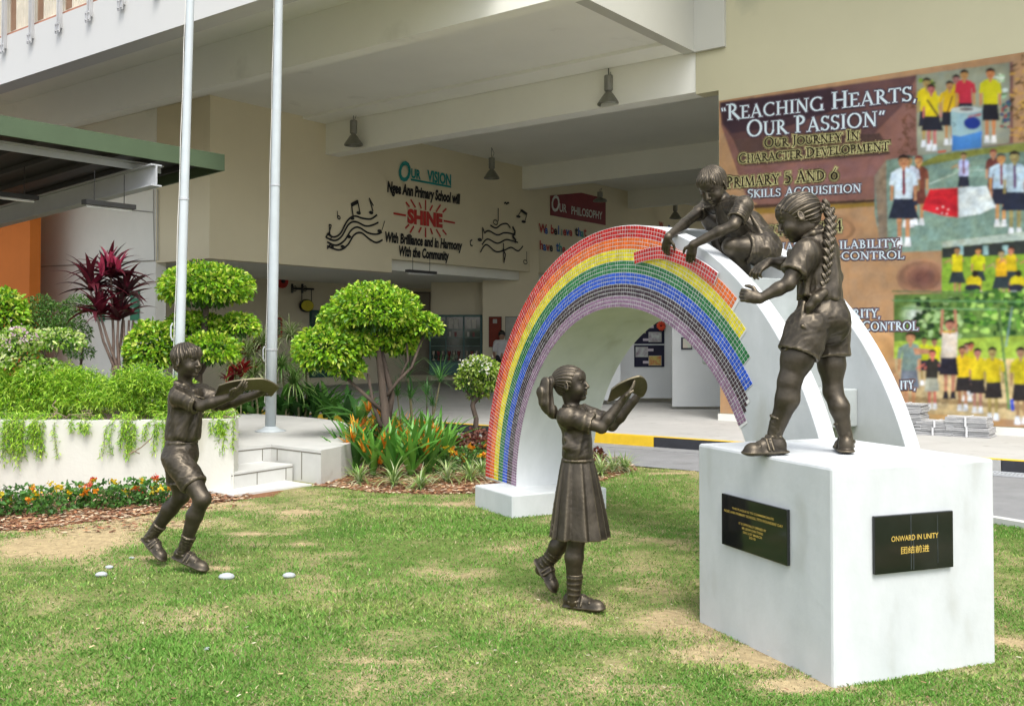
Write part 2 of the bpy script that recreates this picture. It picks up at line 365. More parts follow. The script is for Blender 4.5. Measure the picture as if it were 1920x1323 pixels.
# ---- pendant lamps
def lamp(px, py0, py1, py2, v, label):
    g0 = ground(px, py0, ZC if v < 25 else 5.8); v = float(g0@dR)
    """px, top of the stem, top of the can, bottom of the shade on plane v"""
    u, zt = onV(px, py0, v); _, zc = onV(px, py1, v); _, zb = onV(px, py2, v)
    t = thing('pendant_lamp', label, 'lamp', B(u, v, zb), 'bell shaped lamps hanging from the porch ceiling')
    h = zc-zb; c = B(u, v, zb)
    mb = MB(); mb.tube([c+[0, 0, h], B(u, v, zt)], .008, 5); mb.tube([c+[.02, 0, h], c+[.06, 0, h+.12], B(u, v, zt)], .005, 4); mb.build('hanging_wire', BLACKM, t)
    LM = mat('dull lamp aluminium', (.28, .28, .25), .35, .6)
    mb = MB(); mb.lathe(c, [(.001, h), (.075, h), (.08, h-.02), (.08, h*.5), (.06, h*.46), (.05, h*.44)], 14); mb.build('lamp_housing', LM, t, smooth=False)
    mb = MB(); mb.lathe(c, [(.05, h*.44), (.09, h*.36), (.19, .05), (.205, .02), (.205, 0), (.19, 0), (.175, .05), (.05, h*.42)], 18); mb.build('lamp_shade', mat('ribbed grey lamp shade', (.22, .22, .18), .3, .3), t)
lamp(1141, 122, 142, 197, 13.4, 'large grey bell shaped lamp hanging nearest the mural corner')
lamp(663, 212, 226, 273, 13.6, 'grey bell shaped lamp hanging left of the painted vision words')
lamp(922, 277, 296, 335, 19.0, 'grey bell shaped lamp hanging right of the painted vision words')
lamp(1125, 355, 360, 378, 26.0, 'small bell shaped lamp in front of the dark red philosophy board')
lamp(1266, 367, 380, 410, 22.0, 'small dark bell shaped lamp seen just above the top of the rainbow')

# ---- pipes, conduit and tube lights on the white wall
mb = MB()
def wallpt(px, py, off=.03): u, z = onV(px, py, CV-off); return B(u, CV-off, z)
for a in ([(288, 355), (288, 398), (290, 488), (215, 492), (72, 500)], [(296, 355), (296, 488)], [(228, 392), (288, 398)]):
    mb.tube([wallpt(*p) for p in a], .012, 5)
mb.build('conduit', mat('grey conduit', (.4, .4, .38), .5), bd)
def tube_light(p, ax, L, label, w=.12):
    t = thing('tube_light', label, 'lamp', p, 'short tube lights under the ceilings'); ax = np.array(ax, float); side = np.cross(ax, [0, 0, 1.])
    mb = MB(); mb.box(np.array(p)-ax*L/2-side*w/2, ax*L, side*w, (0, 0, .06)); mb.build('housing', BLACKM, t)
    mb = MB(); mb.tube([np.array(p)-ax*L*.45+[0, 0, -.02], np.array(p)+ax*L*.45+[0, 0, -.02]], .02, 6); mb.build('tube', mat('white tube', (.8, .8, .78), .4), t)
    for s in (-.3, .3): mb = MB(); mb.tube([np.array(p)+ax*L*s+[0, 0, .06], np.array(p)+ax*L*s+[0, 0, .45]], .006, 4); mb.build('hanger', BLACKM, t)
tube_light(at(790, 512, 24), dR, 1.0, 'short tube light hanging under the lettered wall')
tube_light(at(205, 388, 13.0), dR, .7, 'slim tube light hanging below the canopy end')
tube_light(at(8, 369, 13.5), dR, .9, 'tube light on the orange wall at the picture edge')
# ------------------------------------------------------------------ painted words on the long wall
INK = mat('black letter paint', (.012, .012, .012), .6); TEAL = mat('teal letter paint', (.01, .30, .28), .5)
REDL = mat('red letter paint', (.50, .03, .02), .5); MAROON = mat('maroon board', (.22, .015, .025), .55)
CREAML = mat('cream letter paint', (.72, .72, .66), .5); BLUEL = mat('blue letter paint', (.02, .12, .45), .5)
UZ = np.array([0, 0, 1.])
def wl_pt(px, py, off=.02):
    v, z = onU(px, py, UT-off); return B(UT-off, v, z)
def wall_text(body, x0, x1, yc0, yc1, m, h=None, off=.02, owner=None, **k):
    a = wl_pt(x0, yc0, off); b = wl_pt(x1, yc1, off); w = np.linalg.norm((b-a)[:2]); mb = MB()
    put_text(mb, body, (a+b)/2, dR, UZ, width=w, height=h, **k)
    return mb.build('lettering', m, owner or bd)
hh = lambda px, y0, y1: wl_pt(px, y0)[2]-wl_pt(px, y1)[2]
wall_text('O', 748, 770, 321, 322, TEAL, hh(758, 301, 341), bold=.03, shear=.2)
wall_text('UR', 771, 789, 325, 328, TEAL, hh(780, 316, 334), bold=.04)
wall_text('VISION', 801, 846, 331, 336, TEAL, hh(822, 322, 344), bold=.04)
mb = MB(); a = wl_pt(771, 337); b = wl_pt(846, 352); mb.box(B(UT-.02, float(a@dR), a[2]-.02), dR*np.linalg.norm((b-a)[:2]), dL*.01, (0, 0, .05)); mb.build('underline', TEAL, bd)
wall_text('Ngee Ann Primary School will', 726, 863, 353, 376, INK, hh(795, 352, 379), bold=.055, shear=.15)
wall_text('SHINE', 764, 830, 403, 416, REDL, hh(797, 396, 424), bold=.06)
wall_text('With Brilliance and in Harmony', 722, 867, 447, 463, INK, hh(795, 443, 468), bold=.05, shear=.15)
wall_text('With the Community', 748, 842, 472, 483, INK, hh(795, 466, 491), bold=.05, shear=.15)
# rays round SHINE
mb = MB()
def wstroke(mb, pts, w, off=.02, w1=None):
    P = [wl_pt(*p, off) for p in pts]
    n = len(P)
    for i in range(n-1):
        d = P[i+1]-P[i]; L = np.linalg.norm(d); s = np.cross(d/L, dL); wa = w if w1 is None else w+(w1-w)*i/(n-1); wb = w if w1 is None else w+(w1-w)*(i+1)/(n-1)
        mb.add([P[i]-s*wa/2-d*.01, P[i]+s*wa/2-d*.01, P[i+1]+s*wb/2+d*.01, P[i+1]-s*wb/2+d*.01], [(0, 1, 2, 3)])
for p in [((738, 400), (761, 404)), ((832, 414), (853, 418)), ((761, 379), (768, 388)), ((770, 374), (779, 389)), ((786, 380), (790, 391)), ((798, 375), (798, 394)), ((811, 385), (806, 395)), ((826, 384), (818, 397)), ((837, 391), (830, 398)), ((767, 421), (760, 428)), ((776, 424), (769, 436)), ((790, 426), (785, 436)), ((798, 427), (798, 445)), ((807, 428), (811, 439)), ((818, 430), (826, 444)), ((830, 431), (837, 440))]:
    wstroke(mb, p, .05)
mb.build('ray_marks', REDL, bd)
# staves and notes
mb = MB()
def zs(x, y): return (560+x/3.84, 180+y/3.84)
def smooth(pts, n=8):
    P = [np.array(pts[0])]+[np.array(p) for p in pts]+[np.array(pts[-1])]; out = []
    for i in range(1, len(P)-2):
        for k in range(n):
            t = k/n; a, b, c, d = P[i-1], P[i], P[i+1], P[i+2]
            out.append(.5*((2*b)+(c-a)*t+(2*a-5*b+4*c-d)*t*t+(3*b-a-3*c+d)*t**3))
    out.append(P[-1]); return [tuple(o) for o in out]
for ln in [[(205, 990), (250, 1015), (300, 990), (350, 900), (400, 865), (460, 880), (520, 885), (565, 855)],
           [(200, 1020), (260, 1040), (310, 1010), (360, 925), (410, 905), (480, 935), (530, 930), (575, 910)],
           [(205, 1050), (270, 1075), (330, 1040), (380, 965), (430, 945), (500, 985), (560, 995), (600, 980)],
           [(205, 1080), (290, 1108), (350, 1075), (400, 1000), (450, 985), (510, 1030), (560, 1055), (605, 1035)],
           [(1380, 930), (1420, 950), (1460, 925), (1500, 920), (1525, 950)],
           [(1340, 985), (1370, 970), (1430, 1000), (1480, 985), (1530, 990), (1560, 1000)],
           [(1320, 1070), (1360, 1030), (1430, 1060), (1490, 1035), (1530, 1040), (1580, 1055)],
           [(1308, 1125), (1350, 1070), (1420, 1120), (1480, 1110), (1530, 1090), (1580, 1115), (1615, 1080)]]:
    wstroke(mb, [zs(*p) for p in smooth(ln)], .045)
def ndot(x, y, r=16, ry=12, ring=False):
    c = zs(x, y); pts = []
    for k in range(13):
        a = 2*math.pi*k/12; pts.append((c[0]+(r*math.cos(a)+3*math.sin(a))/3.84, c[1]+ry*math.sin(a)/3.84))
    if ring: wstroke(mb, pts, .03, .022)
    else: mb.add([wl_pt(*p, .022) for p in pts[:-1]], [tuple(range(12))])
for x, y in ((385, 880), (432, 842), (522, 840), (583, 972), (1305, 1035), (1582, 868), (1620, 905), (243, 1082), (362, 1012), (318, 1085)): ndot(x, y, 16 if x != 243 else 10, 13 if x < 1500 else 10)
ndot(1418, 910, 16, 17, True); ndot(1632, 1195, 13, 14, True); ndot(290, 875, 9, 12, True)
for ln, w in [(((392, 860), (380, 775), (425, 752), (440, 835)), .035), (((383, 785), (428, 762)), .08), (((535, 830), (508, 735), (538, 790)), .035), (((600, 965), (620, 900)), .02), (((1437, 900), (1437, 808)), .035),
              (((1325, 1030), (1325, 945), (1340, 990)), .04), (((1582, 860), (1605, 820), (1645, 845), (1630, 900)), .03), (((1605, 824), (1643, 850)), .08), (((1642, 1190), (1642, 1120)), .025), (((280, 880), (280, 828)), .02),
              (((1540, 940), (1560, 980), (1540, 1010), (1565, 1040), (1555, 1055)), .07), (((1475, 1060), (1478, 1200), (1490, 1140), (1470, 1100)), .04), (((1480, 775), (1490, 765), (1497, 780), (1508, 765), (1515, 775)), .05),
              (((1250, 1035), (1235, 1045), (1238, 1075), (1253, 1078)), .04), (((225, 1000), (220, 925), (235, 930), (218, 990), (240, 1010), (225, 1040)), .03), (((195, 1020), (215, 985)), .04), (((205, 1100), (235, 1060)), .04)]:
    wstroke(mb, [zs(*p) for p in ln], w, .024)
kind(mb.build('music_notes', INK, bd), 'stuff')
# philosophy board
pb = thing('philosophy_board', 'dark red board with cream philosophy heading high on the beige wall', 'sign', wl_pt(1085, 390))
def zt(x, y): return (920+x/5.053, 340+y/5.053)
P = [wl_pt(*zt(*p), .03) for p in ((570, 135), (860, 108), (1090, 165), (1090, 415), (570, 320))]
# flat board: keep the outline on the wall plane
MB().prism(P, dL*.025).build('board', MAROON, pb)
wall_text('O', zt(578, 0)[0], zt(652, 0)[0], zt(0, 205)[1], zt(0, 215)[1], CREAML, hh(1040, zt(0, 130)[1], zt(0, 290)[1]), .045, pb, bold=.02, shear=.2)
wall_text('UR', zt(652, 0)[0], zt(720, 0)[0], zt(0, 248)[1], zt(0, 260)[1], CREAML, hh(1055, zt(0, 215)[1], zt(0, 295)[1]), .045, pb, bold=.02)
wall_text('PHILOSOPHY', zt(765, 0)[0], zt(1058, 0)[0], zt(0, 275)[1], zt(0, 325)[1], CREAML, hh(1095, zt(0, 262)[1], zt(0, 340)[1]), .045, pb, bold=.02)
# multicoloured sentence
def rainbow_words(words, x0, x1, y0, y1, h):
    n = sum(len(w) for w in words)+len(words)-1; k = 0; cs = [BLUEL, REDL, TEAL, BLUEL, INK, REDL]
    a = wl_pt(x0, y0); b = wl_pt(x1, y1)
    mbs = {}
    i = 0
    for w in words:
        for ch in w:
            t = (k+.5)/n; p = a+(b-a)*t; m = cs[(i*5+1) % 6]; i += 1
            q = mbs.setdefault(m.name, (MB(), m))[0]
            put_text(q, ch, p+np.array([0, 0, (.09 if ch in 'Whbltf' else 0)*h/.4]), dR, UZ, height=h*(1 if ch in 'Whbltf' else .7), bold=.03)
            k += 1
        k += 1
    for q, m in mbs.values(): q.build('lettering', m, bd)
rainbow_words(['We', 'believe', 'that'], 1015, 1100, 432, 440, .27)
rainbow_words(['have', 'the'], 1012, 1060, 463, 469, .27)
rainbow_words(['We'], 1232, 1262, 424, 426, .22)

# ------------------------------------------------------------------ corridor fittings (seen between the plants)
def rpt(px, py, off=.03): v, z = onU(px, py, UR-off); return B(UR-off, v, z)
def rbox(mb, x0, y0, x1, y1, th=.05, off=.0, mi=0):
    a = rpt(x0, y0, off); b = rpt(x1, y1, off); v0, v1 = float(a@dR), float(b@dR); mb.bbox(UR-off-th, UR-off, v0, v1, b[2], a[2], mi)
# hanging oval sign on a scrolled bracket
hs = thing('hanging_sign', 'small oval yellow sign hanging from a scrolled black bracket', 'sign', rpt(575, 573))
mb = MB()
mb.tube([rpt(548, 541, .1), rpt(588, 542, .1)], .03, 5)
for x in (548, 567): mb.tube([rpt(x, 532, .1), rpt(x, 549, .1)], .035, 5)
for x0 in (548, 567):
    for s in (1, -1):
        mb.tube([rpt(x0+8*math.sin(k*.5)*.9, 541+s*(2+2.8*math.sin(k*.9)), .1) for k in range(7)], .012, 4)
for x in (566, 584): mb.tube([rpt(x, 542, .1), rpt(x, 565, .1)], .012, 4)
mb.build('bracket', BLACKM, hs)
c = rpt(575, 573, .12); el = [c+dR*.22*math.cos(k*math.pi/12)+UZ*.155*math.sin(k*math.pi/12) for k in range(24)]
el2 = [c-dL*.03+dR*.26*math.cos(k*math.pi/12)+UZ*.19*math.sin(k*math.pi/12)+dL*.02 for k in range(24)]
MB().prism(el2, dL*.04).build('rim', BLACKM, hs)
MB().prism([p-dL*.05 for p in el], dL*.03).build('face', mat('yellow sign paint', (.75, .66, .05), .5), hs)
sp = thing('loudspeaker', 'black box loudspeaker mounted high on the corridor wall', 'speaker', rpt(539, 516))
mb = MB(); rbox(mb, 534, 510, 545, 523, .25, .08); mb.build('cabinet', BLACKM, sp); mb = MB(); mb.tube([rpt(534, 514, .0), rpt(537, 514, .2)], .03, 5); mb.build('bracket', BLACKM, sp)
bl = thing('alarm_bell', 'round red alarm bell on the corridor wall beside the flagpole', 'bell', rpt(528, 527))
mb = MB(); c = rpt(527, 527, .02); ring = [c+dR*.2*math.cos(k*math.pi/8)+UZ*.2*math.sin(k*math.pi/8) for k in range(16)]; mb.prism(ring, -dL*.08); mb.build('gong', REDL, bl)
MB().prism([c-dL*.08+(p-c)*.3 for p in ring], -dL*.04).build('boss', BLACKM, bl)
for (x0, y0, x1, y1, lb) in ((580, 581, 622, 706, 'green framed louvre door behind the left of the big topiary tree'), (520, 595, 527, 632, 'narrow red framed glass hose cabinet on the corridor wall')):
    d = thing('green_door' if x0 == 580 else 'hose_cabinet', lb, 'door' if x0 == 580 else 'cabinet', rpt((x0+x1)/2, y1))
    m = TEALM if x0 == 580 else REDL
    mb = MB(); rbox(mb, x0, y0, x1, y1, .06); mb.build('frame', m, d)
    if x0 == 580:
        for a in (584, 604): mb = MB(); rbox(mb, a, y0+4, a+15, y1-30, .02, .062); mb.build('pane', mat('dull green glass', (.05, .12, .10), .2), d)
    else: mb = MB(); rbox(mb, x0+1, y0+4, x1-2, y1-4, .02, .062); mb.build('pane', GLASSD, d)
# cabinets: frontal teal display cabinet with shelves
def frontal(mb, x0, y0, x1, y1, Y, th=.1, mi=0, dy=0):
    a = at(x0, y1, Y-dy); b = at(x1, y0, Y-dy); mb.box(a, (b[0]-a[0], 0, 0), (0, th, 0), (0, 0, b[2]-a[2]), mi)
Yc = 29.0
cw = MB(); frontal(cw, 808, 480, 1004, 712, Yc+.5, .3); cw.build('corridor_end_wall', BEIGED, bd)
cw = MB(); frontal(cw, 905, 470, 1010, 712, Yc-.4, .3); cw.build('corridor_pier', BEIGED, bd)
dc = thing('display_cabinet', 'dark teal display cabinet with shelves of trophies behind glass', 'cabinet', at(855, 700, Yc))
mb = MB(); frontal(mb, 805, 590, 904, 703, Yc, .4); mb.build('carcass', TEALM, dc)
TR = mat('silver trophy metal', (.6, .58, .5), .25, .8); PAPER = mat('pale certificate paper', (.42, .42, .38), .7)
BOOKR = mat('dark red trophy cloth', (.14, .02, .02), .6)
for i, (xa, xb) in enumerate(((808, 835), (837, 868), (871, 900))):
    mb = MB(); frontal(mb, xa, 594, xb, 678, Yc, .02, dy=.03); mb.build('glass_pane', GLASSD, dc)
    for yy in (617, 632, 648, 675):
        mb = MB(); frontal(mb, xa, yy, xb, yy+1.2, Yc, .03, dy=.06); mb.build('shelf', mat('shelf edge', (.08, .16, .14), .5), dc)
    for k in range(3):
        x = xa+5+k*9
        mb = MB(); c = at(x, 675, Yc-.12); mb.lathe(c, [(.04, 0), (.04, .03), (.012, .05), (.012, .12), (.04, .17), (.048, .26), (.04, .26)], 8)
        tag(mb.build('trophy', [TR, BOOKR][(i+k) % 2]), '%s trophy cup, %s behind the %s glass pane of the teal cabinet' % (['small silver', 'small red'][(i+k) % 2], ['left one', 'middle one', 'right one'][k], ['left', 'middle', 'right'][i]), 'trophy', 'trophies on the bottom shelf of the teal cabinet')
    for k in range(2):
        mb = MB(); frontal(mb, xa+4+k*10, 598, xa+12+k*10, 616, Yc, .01, dy=.08); mb.build('certificate', PAPER, dc)
        mb = MB(); frontal(mb, xa+5+k*10, 622, xa+9+k*10, 631, Yc, .01, dy=.08); mb.build('small_frame', [PAPER, BOOKR][k], dc)
for (x0, y0, x1, y1, m, lb) in ((917, 594, 940, 650, mat('brown red notice felt', (.20, .035, .02), .9), 'brown red notice board on the pier right of the teal cabinet'),
                                (948, 594, 980, 640, PAPER, 'pale notice board partly hidden behind the rainbow arch')):
    d = thing('notice_board', lb, 'notice board', at((x0+x1)/2, y1, Yc-.45)); mb = MB(); frontal(mb, x0, y0, x1, y1, Yc-.42, .03, dy=.02); mb.build('felt', m, d)
    mb = MB()
    for (a, b, c_, e) in ((x0-.6, y0-.6, x1+.6, y0), (x0-.6, y1, x1+.6, y1+.6), (x0-.6, y0, x0, y1), (x1, y0, x1+.6, y1)): frontal(mb, a, b, c_, e, Yc-.42, .04, dy=.04)
    mb.build('frame', BLACKM, d)
    if x0 == 917:
        mb = MB(); mb.cbox(at(928, 602, Yc-.46), .12, .01, .12); mb.build('emblem', PAPER, d)
# doorway beyond the big topiary
dw = thing('doorway', 'tall brown doorway behind the right of the big topiary tree', 'door', at(790, 703, Yc+.2))
mb = MB(); frontal(mb, 760, 549, 806, 703, Yc+.4, .05); mb.build('opening', mat('dark door recess', (.16, .14, .10), .8), dw)
mb = MB(); frontal(mb, 804, 549, 807, 703, Yc+.36, .05); frontal(mb, 758, 547, 807, 550, Yc+.36, .05); mb.build('frame', mat('brown door frame', (.07, .05, .03), .6), dw)
# green notices on the white wall
for i, (x0, y0, x1, y1) in enumerate(((180, 562, 196, 602), (245, 545, 261, 600))):
    a = wallpt(x0, y0, .02); b = wallpt(x1, y1, .02)
    d = thing('green_notice', ['green notice sheet on the white wall left of the cordyline stems', 'taller green notice sheet on the white wall right of the cordyline'][i], 'sign', b)
    mb = MB(); mb.box(b, a*[1, 1, 0]-b*[1, 1, 0], -dR*.01, (0, 0, a[2]-b[2])); mb.build('sheet', mat('green notice paper', (.02, .25, .13), .5), d)
    mb = MB()
    for k in range(4): q = b+(a-b)*[.8, .8, 0]-dR*.012; mb.box(q+np.array([0, 0, (a[2]-b[2])*(.2+.18*k)]), (b-a)*[.6, .6, 0], -dR*.002, (0, 0, .03))
    mb.build('print_lines', PAPER, d)
# small notice and red sticker at the corner beside the topiary
# person in the corridor, mostly behind the arch (built with the figures)
# ---- white exhibition panels seen through the arch
PANEL = mat('white panel', (.60, .62, .62), .6, var=.02)
ex = thing('exhibition_panel', 'white exhibition panel with two navy boards of pictures, seen through the arch', 'panel', at(1210, 745, 21.0))
mb = MB(); frontal(mb, 1163, 560, 1262, 746, 21.3, .06); mb.build('panel', PANEL, ex)
mb = MB(); frontal(mb, 1115, 600, 1163, 750, 20.6, .06); mb.build('side_panel', PANEL, ex)
NAVY = mat('navy display felt', (.012, .012, .035), .9)
def zz(x, y): return (1140+x/5.514, 560+y/5.514)
def zrect(mb, x0, y0, x1, y1, Y, dy, th=.01): a = zz(x0, y0); b = zz(x1, y1); frontal(mb, a[0], a[1], b[0], b[1], Y, th, dy=dy)
for (x0, y0, x1, y1) in ((272, 240, 582, 465), (272, 480, 582, 703)):
    mb = MB(); zrect(mb, x0, y0, x1, y1, 21.3, .03, .02); mb.build('navy_board', NAVY, ex)
pc = [mat('print %s' % n, c, .6, var=.3, scale=9, col2=c2) for n, c, c2 in (('faded', (.45, .5, .47), (.2, .15, .18)), ('pinkish', (.6, .45, .4), (.4, .5, .4)), ('yellow flowers', (.6, .5, .05), (.03, .05, .02)), ('field', (.45, .5, .12), (.4, .05, .03)))]
for (x0, y0, x1, y1, k) in ((283, 275, 385, 352, 2), (425, 348, 548, 442, 0), (290, 502, 408, 598, 0), (425, 592, 548, 685, 3)):
    mb = MB(); zrect(mb, x0-5, y0-5, x1+5, y1+5, 21.3, .045); mb.build('mount', PAPER, ex); mb = MB(); zrect(mb, x0, y0, x1, y1, 21.3, .06); mb.build('picture', pc[k], ex)
for (x0, y0, x1, y1) in ((412, 275, 472, 303), (362, 410, 420, 435), (412, 515, 470, 542), (362, 642, 420, 668)):
    mb = MB(); zrect(mb, x0, y0, x1, y1, 21.3, .045); mb.build('caption_slip', mat('lilac paper', (.5, .45, .5), .7), ex)
mb = MB(); c = at(*zz(548, 280), 21.2)
for k in range(9):
    a = k*2*math.pi/9; mb.lathe(c+np.array([.06*math.cos(a), -.01*k, .06*math.sin(a)]), [(.001, -.05), (.05, 0), (.001, .05)], 6)
mb.build('rosette', mat('orange red rosette', (.7, .08, .03), .6), ex)
ex2 = thing('exhibition_panel', 'plain white exhibition panel nearer the mural with one dark picture', 'panel', at(1310, 762, 19.0))
mb = MB(); frontal(mb, 1261, 560, 1353, 762, 19.2, .06); mb.build('panel', PANEL, ex2)
mb = MB(); zrect(mb, 758, 400, 870, 522, 19.2, .03, .02); mb.build('navy_board', NAVY, ex2)
mb = MB(); zrect(mb, 775, 410, 862, 508, 19.2, .045); mb.build('picture', pc[1], ex2)
# ---- newspaper bundles in front of the mural
NP = mat('bundled newsprint', (.56, .56, .55), .9, var=.35, scale=5, streak=(1, 1, 30), col2=(.20, .20, .21))
STR = mat('white plastic string', (.8, .8, .8), .4)
def bundle(px, py, w, d, h, z0, label, v=14.75):
    u = onV(px, py, v)[0]; o = B(u, v, z0); t = thing('newspaper_bundle', label, 'newspaper bundle', o, 'newspaper bundles tied with white string by the mural')
    rng = random.Random(px*7+int(z0*100)); n = max(5, int(h/.022)); z = z0
    for k in range(n):
        mb = MB(); a = rng.uniform(-.015, .015); b = rng.uniform(-.015, .015); mb.bbox(u-w/2+a, u+w/2+a, v-d/2+b, v+d/2+b, z, z+h/n-.003); mb.build('newspaper', NP, t, bevel=.004); z += h/n
    mb = MB()
    mb.bbox(u-.012, u+.012, v-d/2-.02, v+d/2+.02, z, z+.006); mb.bbox(u-.012, u+.012, v-d/2-.026, v-d/2-.02, z0, z+.005)
    mb.bbox(u-w/2-.02, u+w/2+.02, v-.012, v+.012, z, z+.007); mb.build('string', STR, t)
bundle(1820, 822, .55, .4, .13, .152, 'low wide newspaper bundle, bottom one on the far right')
bundle(1818, 822, .53, .4, .13, .288, 'newspaper bundle stacked on top of the rightmost one')
bundle(1757, 820, .5, .4, .10, .152, 'newspaper bundle in the middle of the row, bottom')
bundle(1760, 820, .5, .38, .09, .258, 'newspaper bundle in the middle of the row, on top')
for k in range(3): bundle(1701, 818, .5, .4, .135, .152+k*.142, ['bottom', 'middle', 'top'][k]+' bundle of the tall newspaper stack beside the white arch')
# ------------------------------------------------------------------ printed mural on the beige wall
mu = thing('mural_poster', 'large brown printed mural with children\'s photographs and REACHING HEARTS heading', 'mural', B(4.5, 15.19, 3))
PRINT = mat('matt printed vinyl', (1, 1, 1), .75, attr='tint', var=.04, scale=7, spec=.2)
def lin(r, g, b): f = lambda c: ((c/255+.055)/1.055)**2.4 if c > 10 else c/255/12.92; return (f(r)*.93, f(g)*.93, f(b)*.93)
def mpt(px, py, lay): u, z = onV(px, py, 15.19-.0012*lay); return B(u, 15.19-.0012*lay, z)
prg = random.Random(11)
PX = 78.0                                     # printed colour cells per metre
U_A, U_B, Z_A, Z_B = 1.2, u0-.01, mpt(1352, 782, 0)[2]-.0, mpt(1345, 190, 0)[2]
CW, CH = int((U_B-U_A)*PX), int((Z_B-.262)*PX)
CANVAS = np.zeros((CH, CW, 3), np.float32); CANVAS[:] = lin(168, 134, 100); JOBS = []
REGION = np.zeros((CH, CW), np.int8); reg = [0]
SS = 2
class MP:
    def poly(s, pts, col, lay):
        q = []
        for x, y in pts: u, z = onV(x, y, 15.19); q.append(((U_B-u)*PX, (Z_B-z)*PX))
        JOBS.append((lay+100*reg[0] if reg[0] else lay, len(JOBS), np.array(q), lin(*col), reg[0], prg.uniform(-.18, .18), prg.uniform(-.22, .22))); return s
    def rect(s, x0, y0, x1, y1, col, lay): return s.poly([(x0, y0), (x1, y0), (x1, y1), (x0, y1)], col, lay)
    def oval(s, cx, cy, rx, ry, col, lay, n=10): return s.poly([(cx+rx*math.cos(k*2*math.pi/n), cy+ry*math.sin(k*2*math.pi/n)) for k in range(n)], col, lay)
    def line(s, pts, w, col, lay):
        for (x0, y0), (x1, y1) in zip(pts, pts[1:]):
            d = math.hypot(x1-x0, y1-y0)+1e-6; nx, ny = -(y1-y0)/d*w/2, (x1-x0)/d*w/2; s.poly([(x0+nx, y0+ny), (x1+nx, y1+ny), (x1-nx, y1-ny), (x0-nx, y0-ny)], col, lay)
        return s
    def soft(s, cx, cy, rx, ry, c0, c1, lay, n=8):
        for k in range(n): t = (k+1)/n; s.oval(cx, cy, rx*(1-.75*t), ry*(1-.75*t), [a_+(b_-a_)*t for a_, b_ in zip(c0, c1)], lay+.01*k, 16)
        return s
    def build(s, *a_): reg[0] += 1
m = MP()

m.poly([(1349, 192), (1900, 116), (1900, 300), (1660, 372), (1425, 385), (1400, 372), (1352, 235)], (128, 92, 84), 1)
m.poly([(1349, 192), (1720, 141), (1690, 200), (1640, 250), (1375, 262), (1353, 232)], (92, 66, 66), 2)
m.poly([(1352, 194), (1560, 166), (1600, 195), (1480, 236), (1372, 250), (1356, 232)], (58, 42, 50), 3)
m.poly([(1375, 262), (1650, 250), (1670, 290), (1395, 312)], (84, 64, 60), 2); m.poly([(1395, 318), (1660, 292), (1640, 330), (1410, 350)], (134, 96, 92), 2)
m.poly([(1410, 384), (1680, 372), (1680, 377), (1415, 391)], (70, 50, 40), 3); m.poly([(1415, 391), (1680, 377), (1680, 384), (1420, 402)], (140, 112, 50), 2)
m.soft(1730, 520, 55, 38, (170, 130, 100), (110, 74, 66), 2); m.soft(1740, 590, 45, 24, (165, 125, 88), (84, 50, 40), 3.5)
m.soft(1540, 430, 90, 40, (168, 134, 100), (150, 108, 80), 2); m.soft(1650, 660, 60, 60, (168, 134, 100), (196, 152, 100), 2); m.soft(1700, 790, 200, 22, (190, 150, 100), (214, 178, 120), 2)
for k in range(46):      # dark twisted twigs along the edges of the print
    x, y = prg.uniform(1690, 1716), prg.uniform(170, 290); m.line([(x, y), (x+prg.uniform(-9, 9), y+prg.uniform(-8, 8)), (x+prg.uniform(-9, 9), y+prg.uniform(0, 12))], 1.2, (84, 54, 34), 4)
for k in range(60):
    x, y = prg.uniform(1895, 1945), prg.uniform(112, 290); m.line([(x, y), (x+prg.uniform(-14, 3), y+prg.uniform(-12, 12)), (x+prg.uniform(-12, 12), y+prg.uniform(0, 3))], prg.uniform(1, 3), prg.choice([(70, 52, 26), (190, 150, 70), (110, 80, 44)]), 4+k*.01)
m.build('printed_ground', PRINT, mu)
def specks(m, x0, y0, x1, y1, n, cols, r, lay):
    for k in range(n): m.oval(prg.uniform(x0, x1), prg.uniform(y0, y1), r*prg.uniform(.5, 1.4), r*prg.uniform(.4, 1.1), prg.choice(cols), lay+k*.004, 6)
SK = (178, 128, 96); HR = (32, 24, 22); YE = (206, 190, 30); NV = (38, 40, 56)
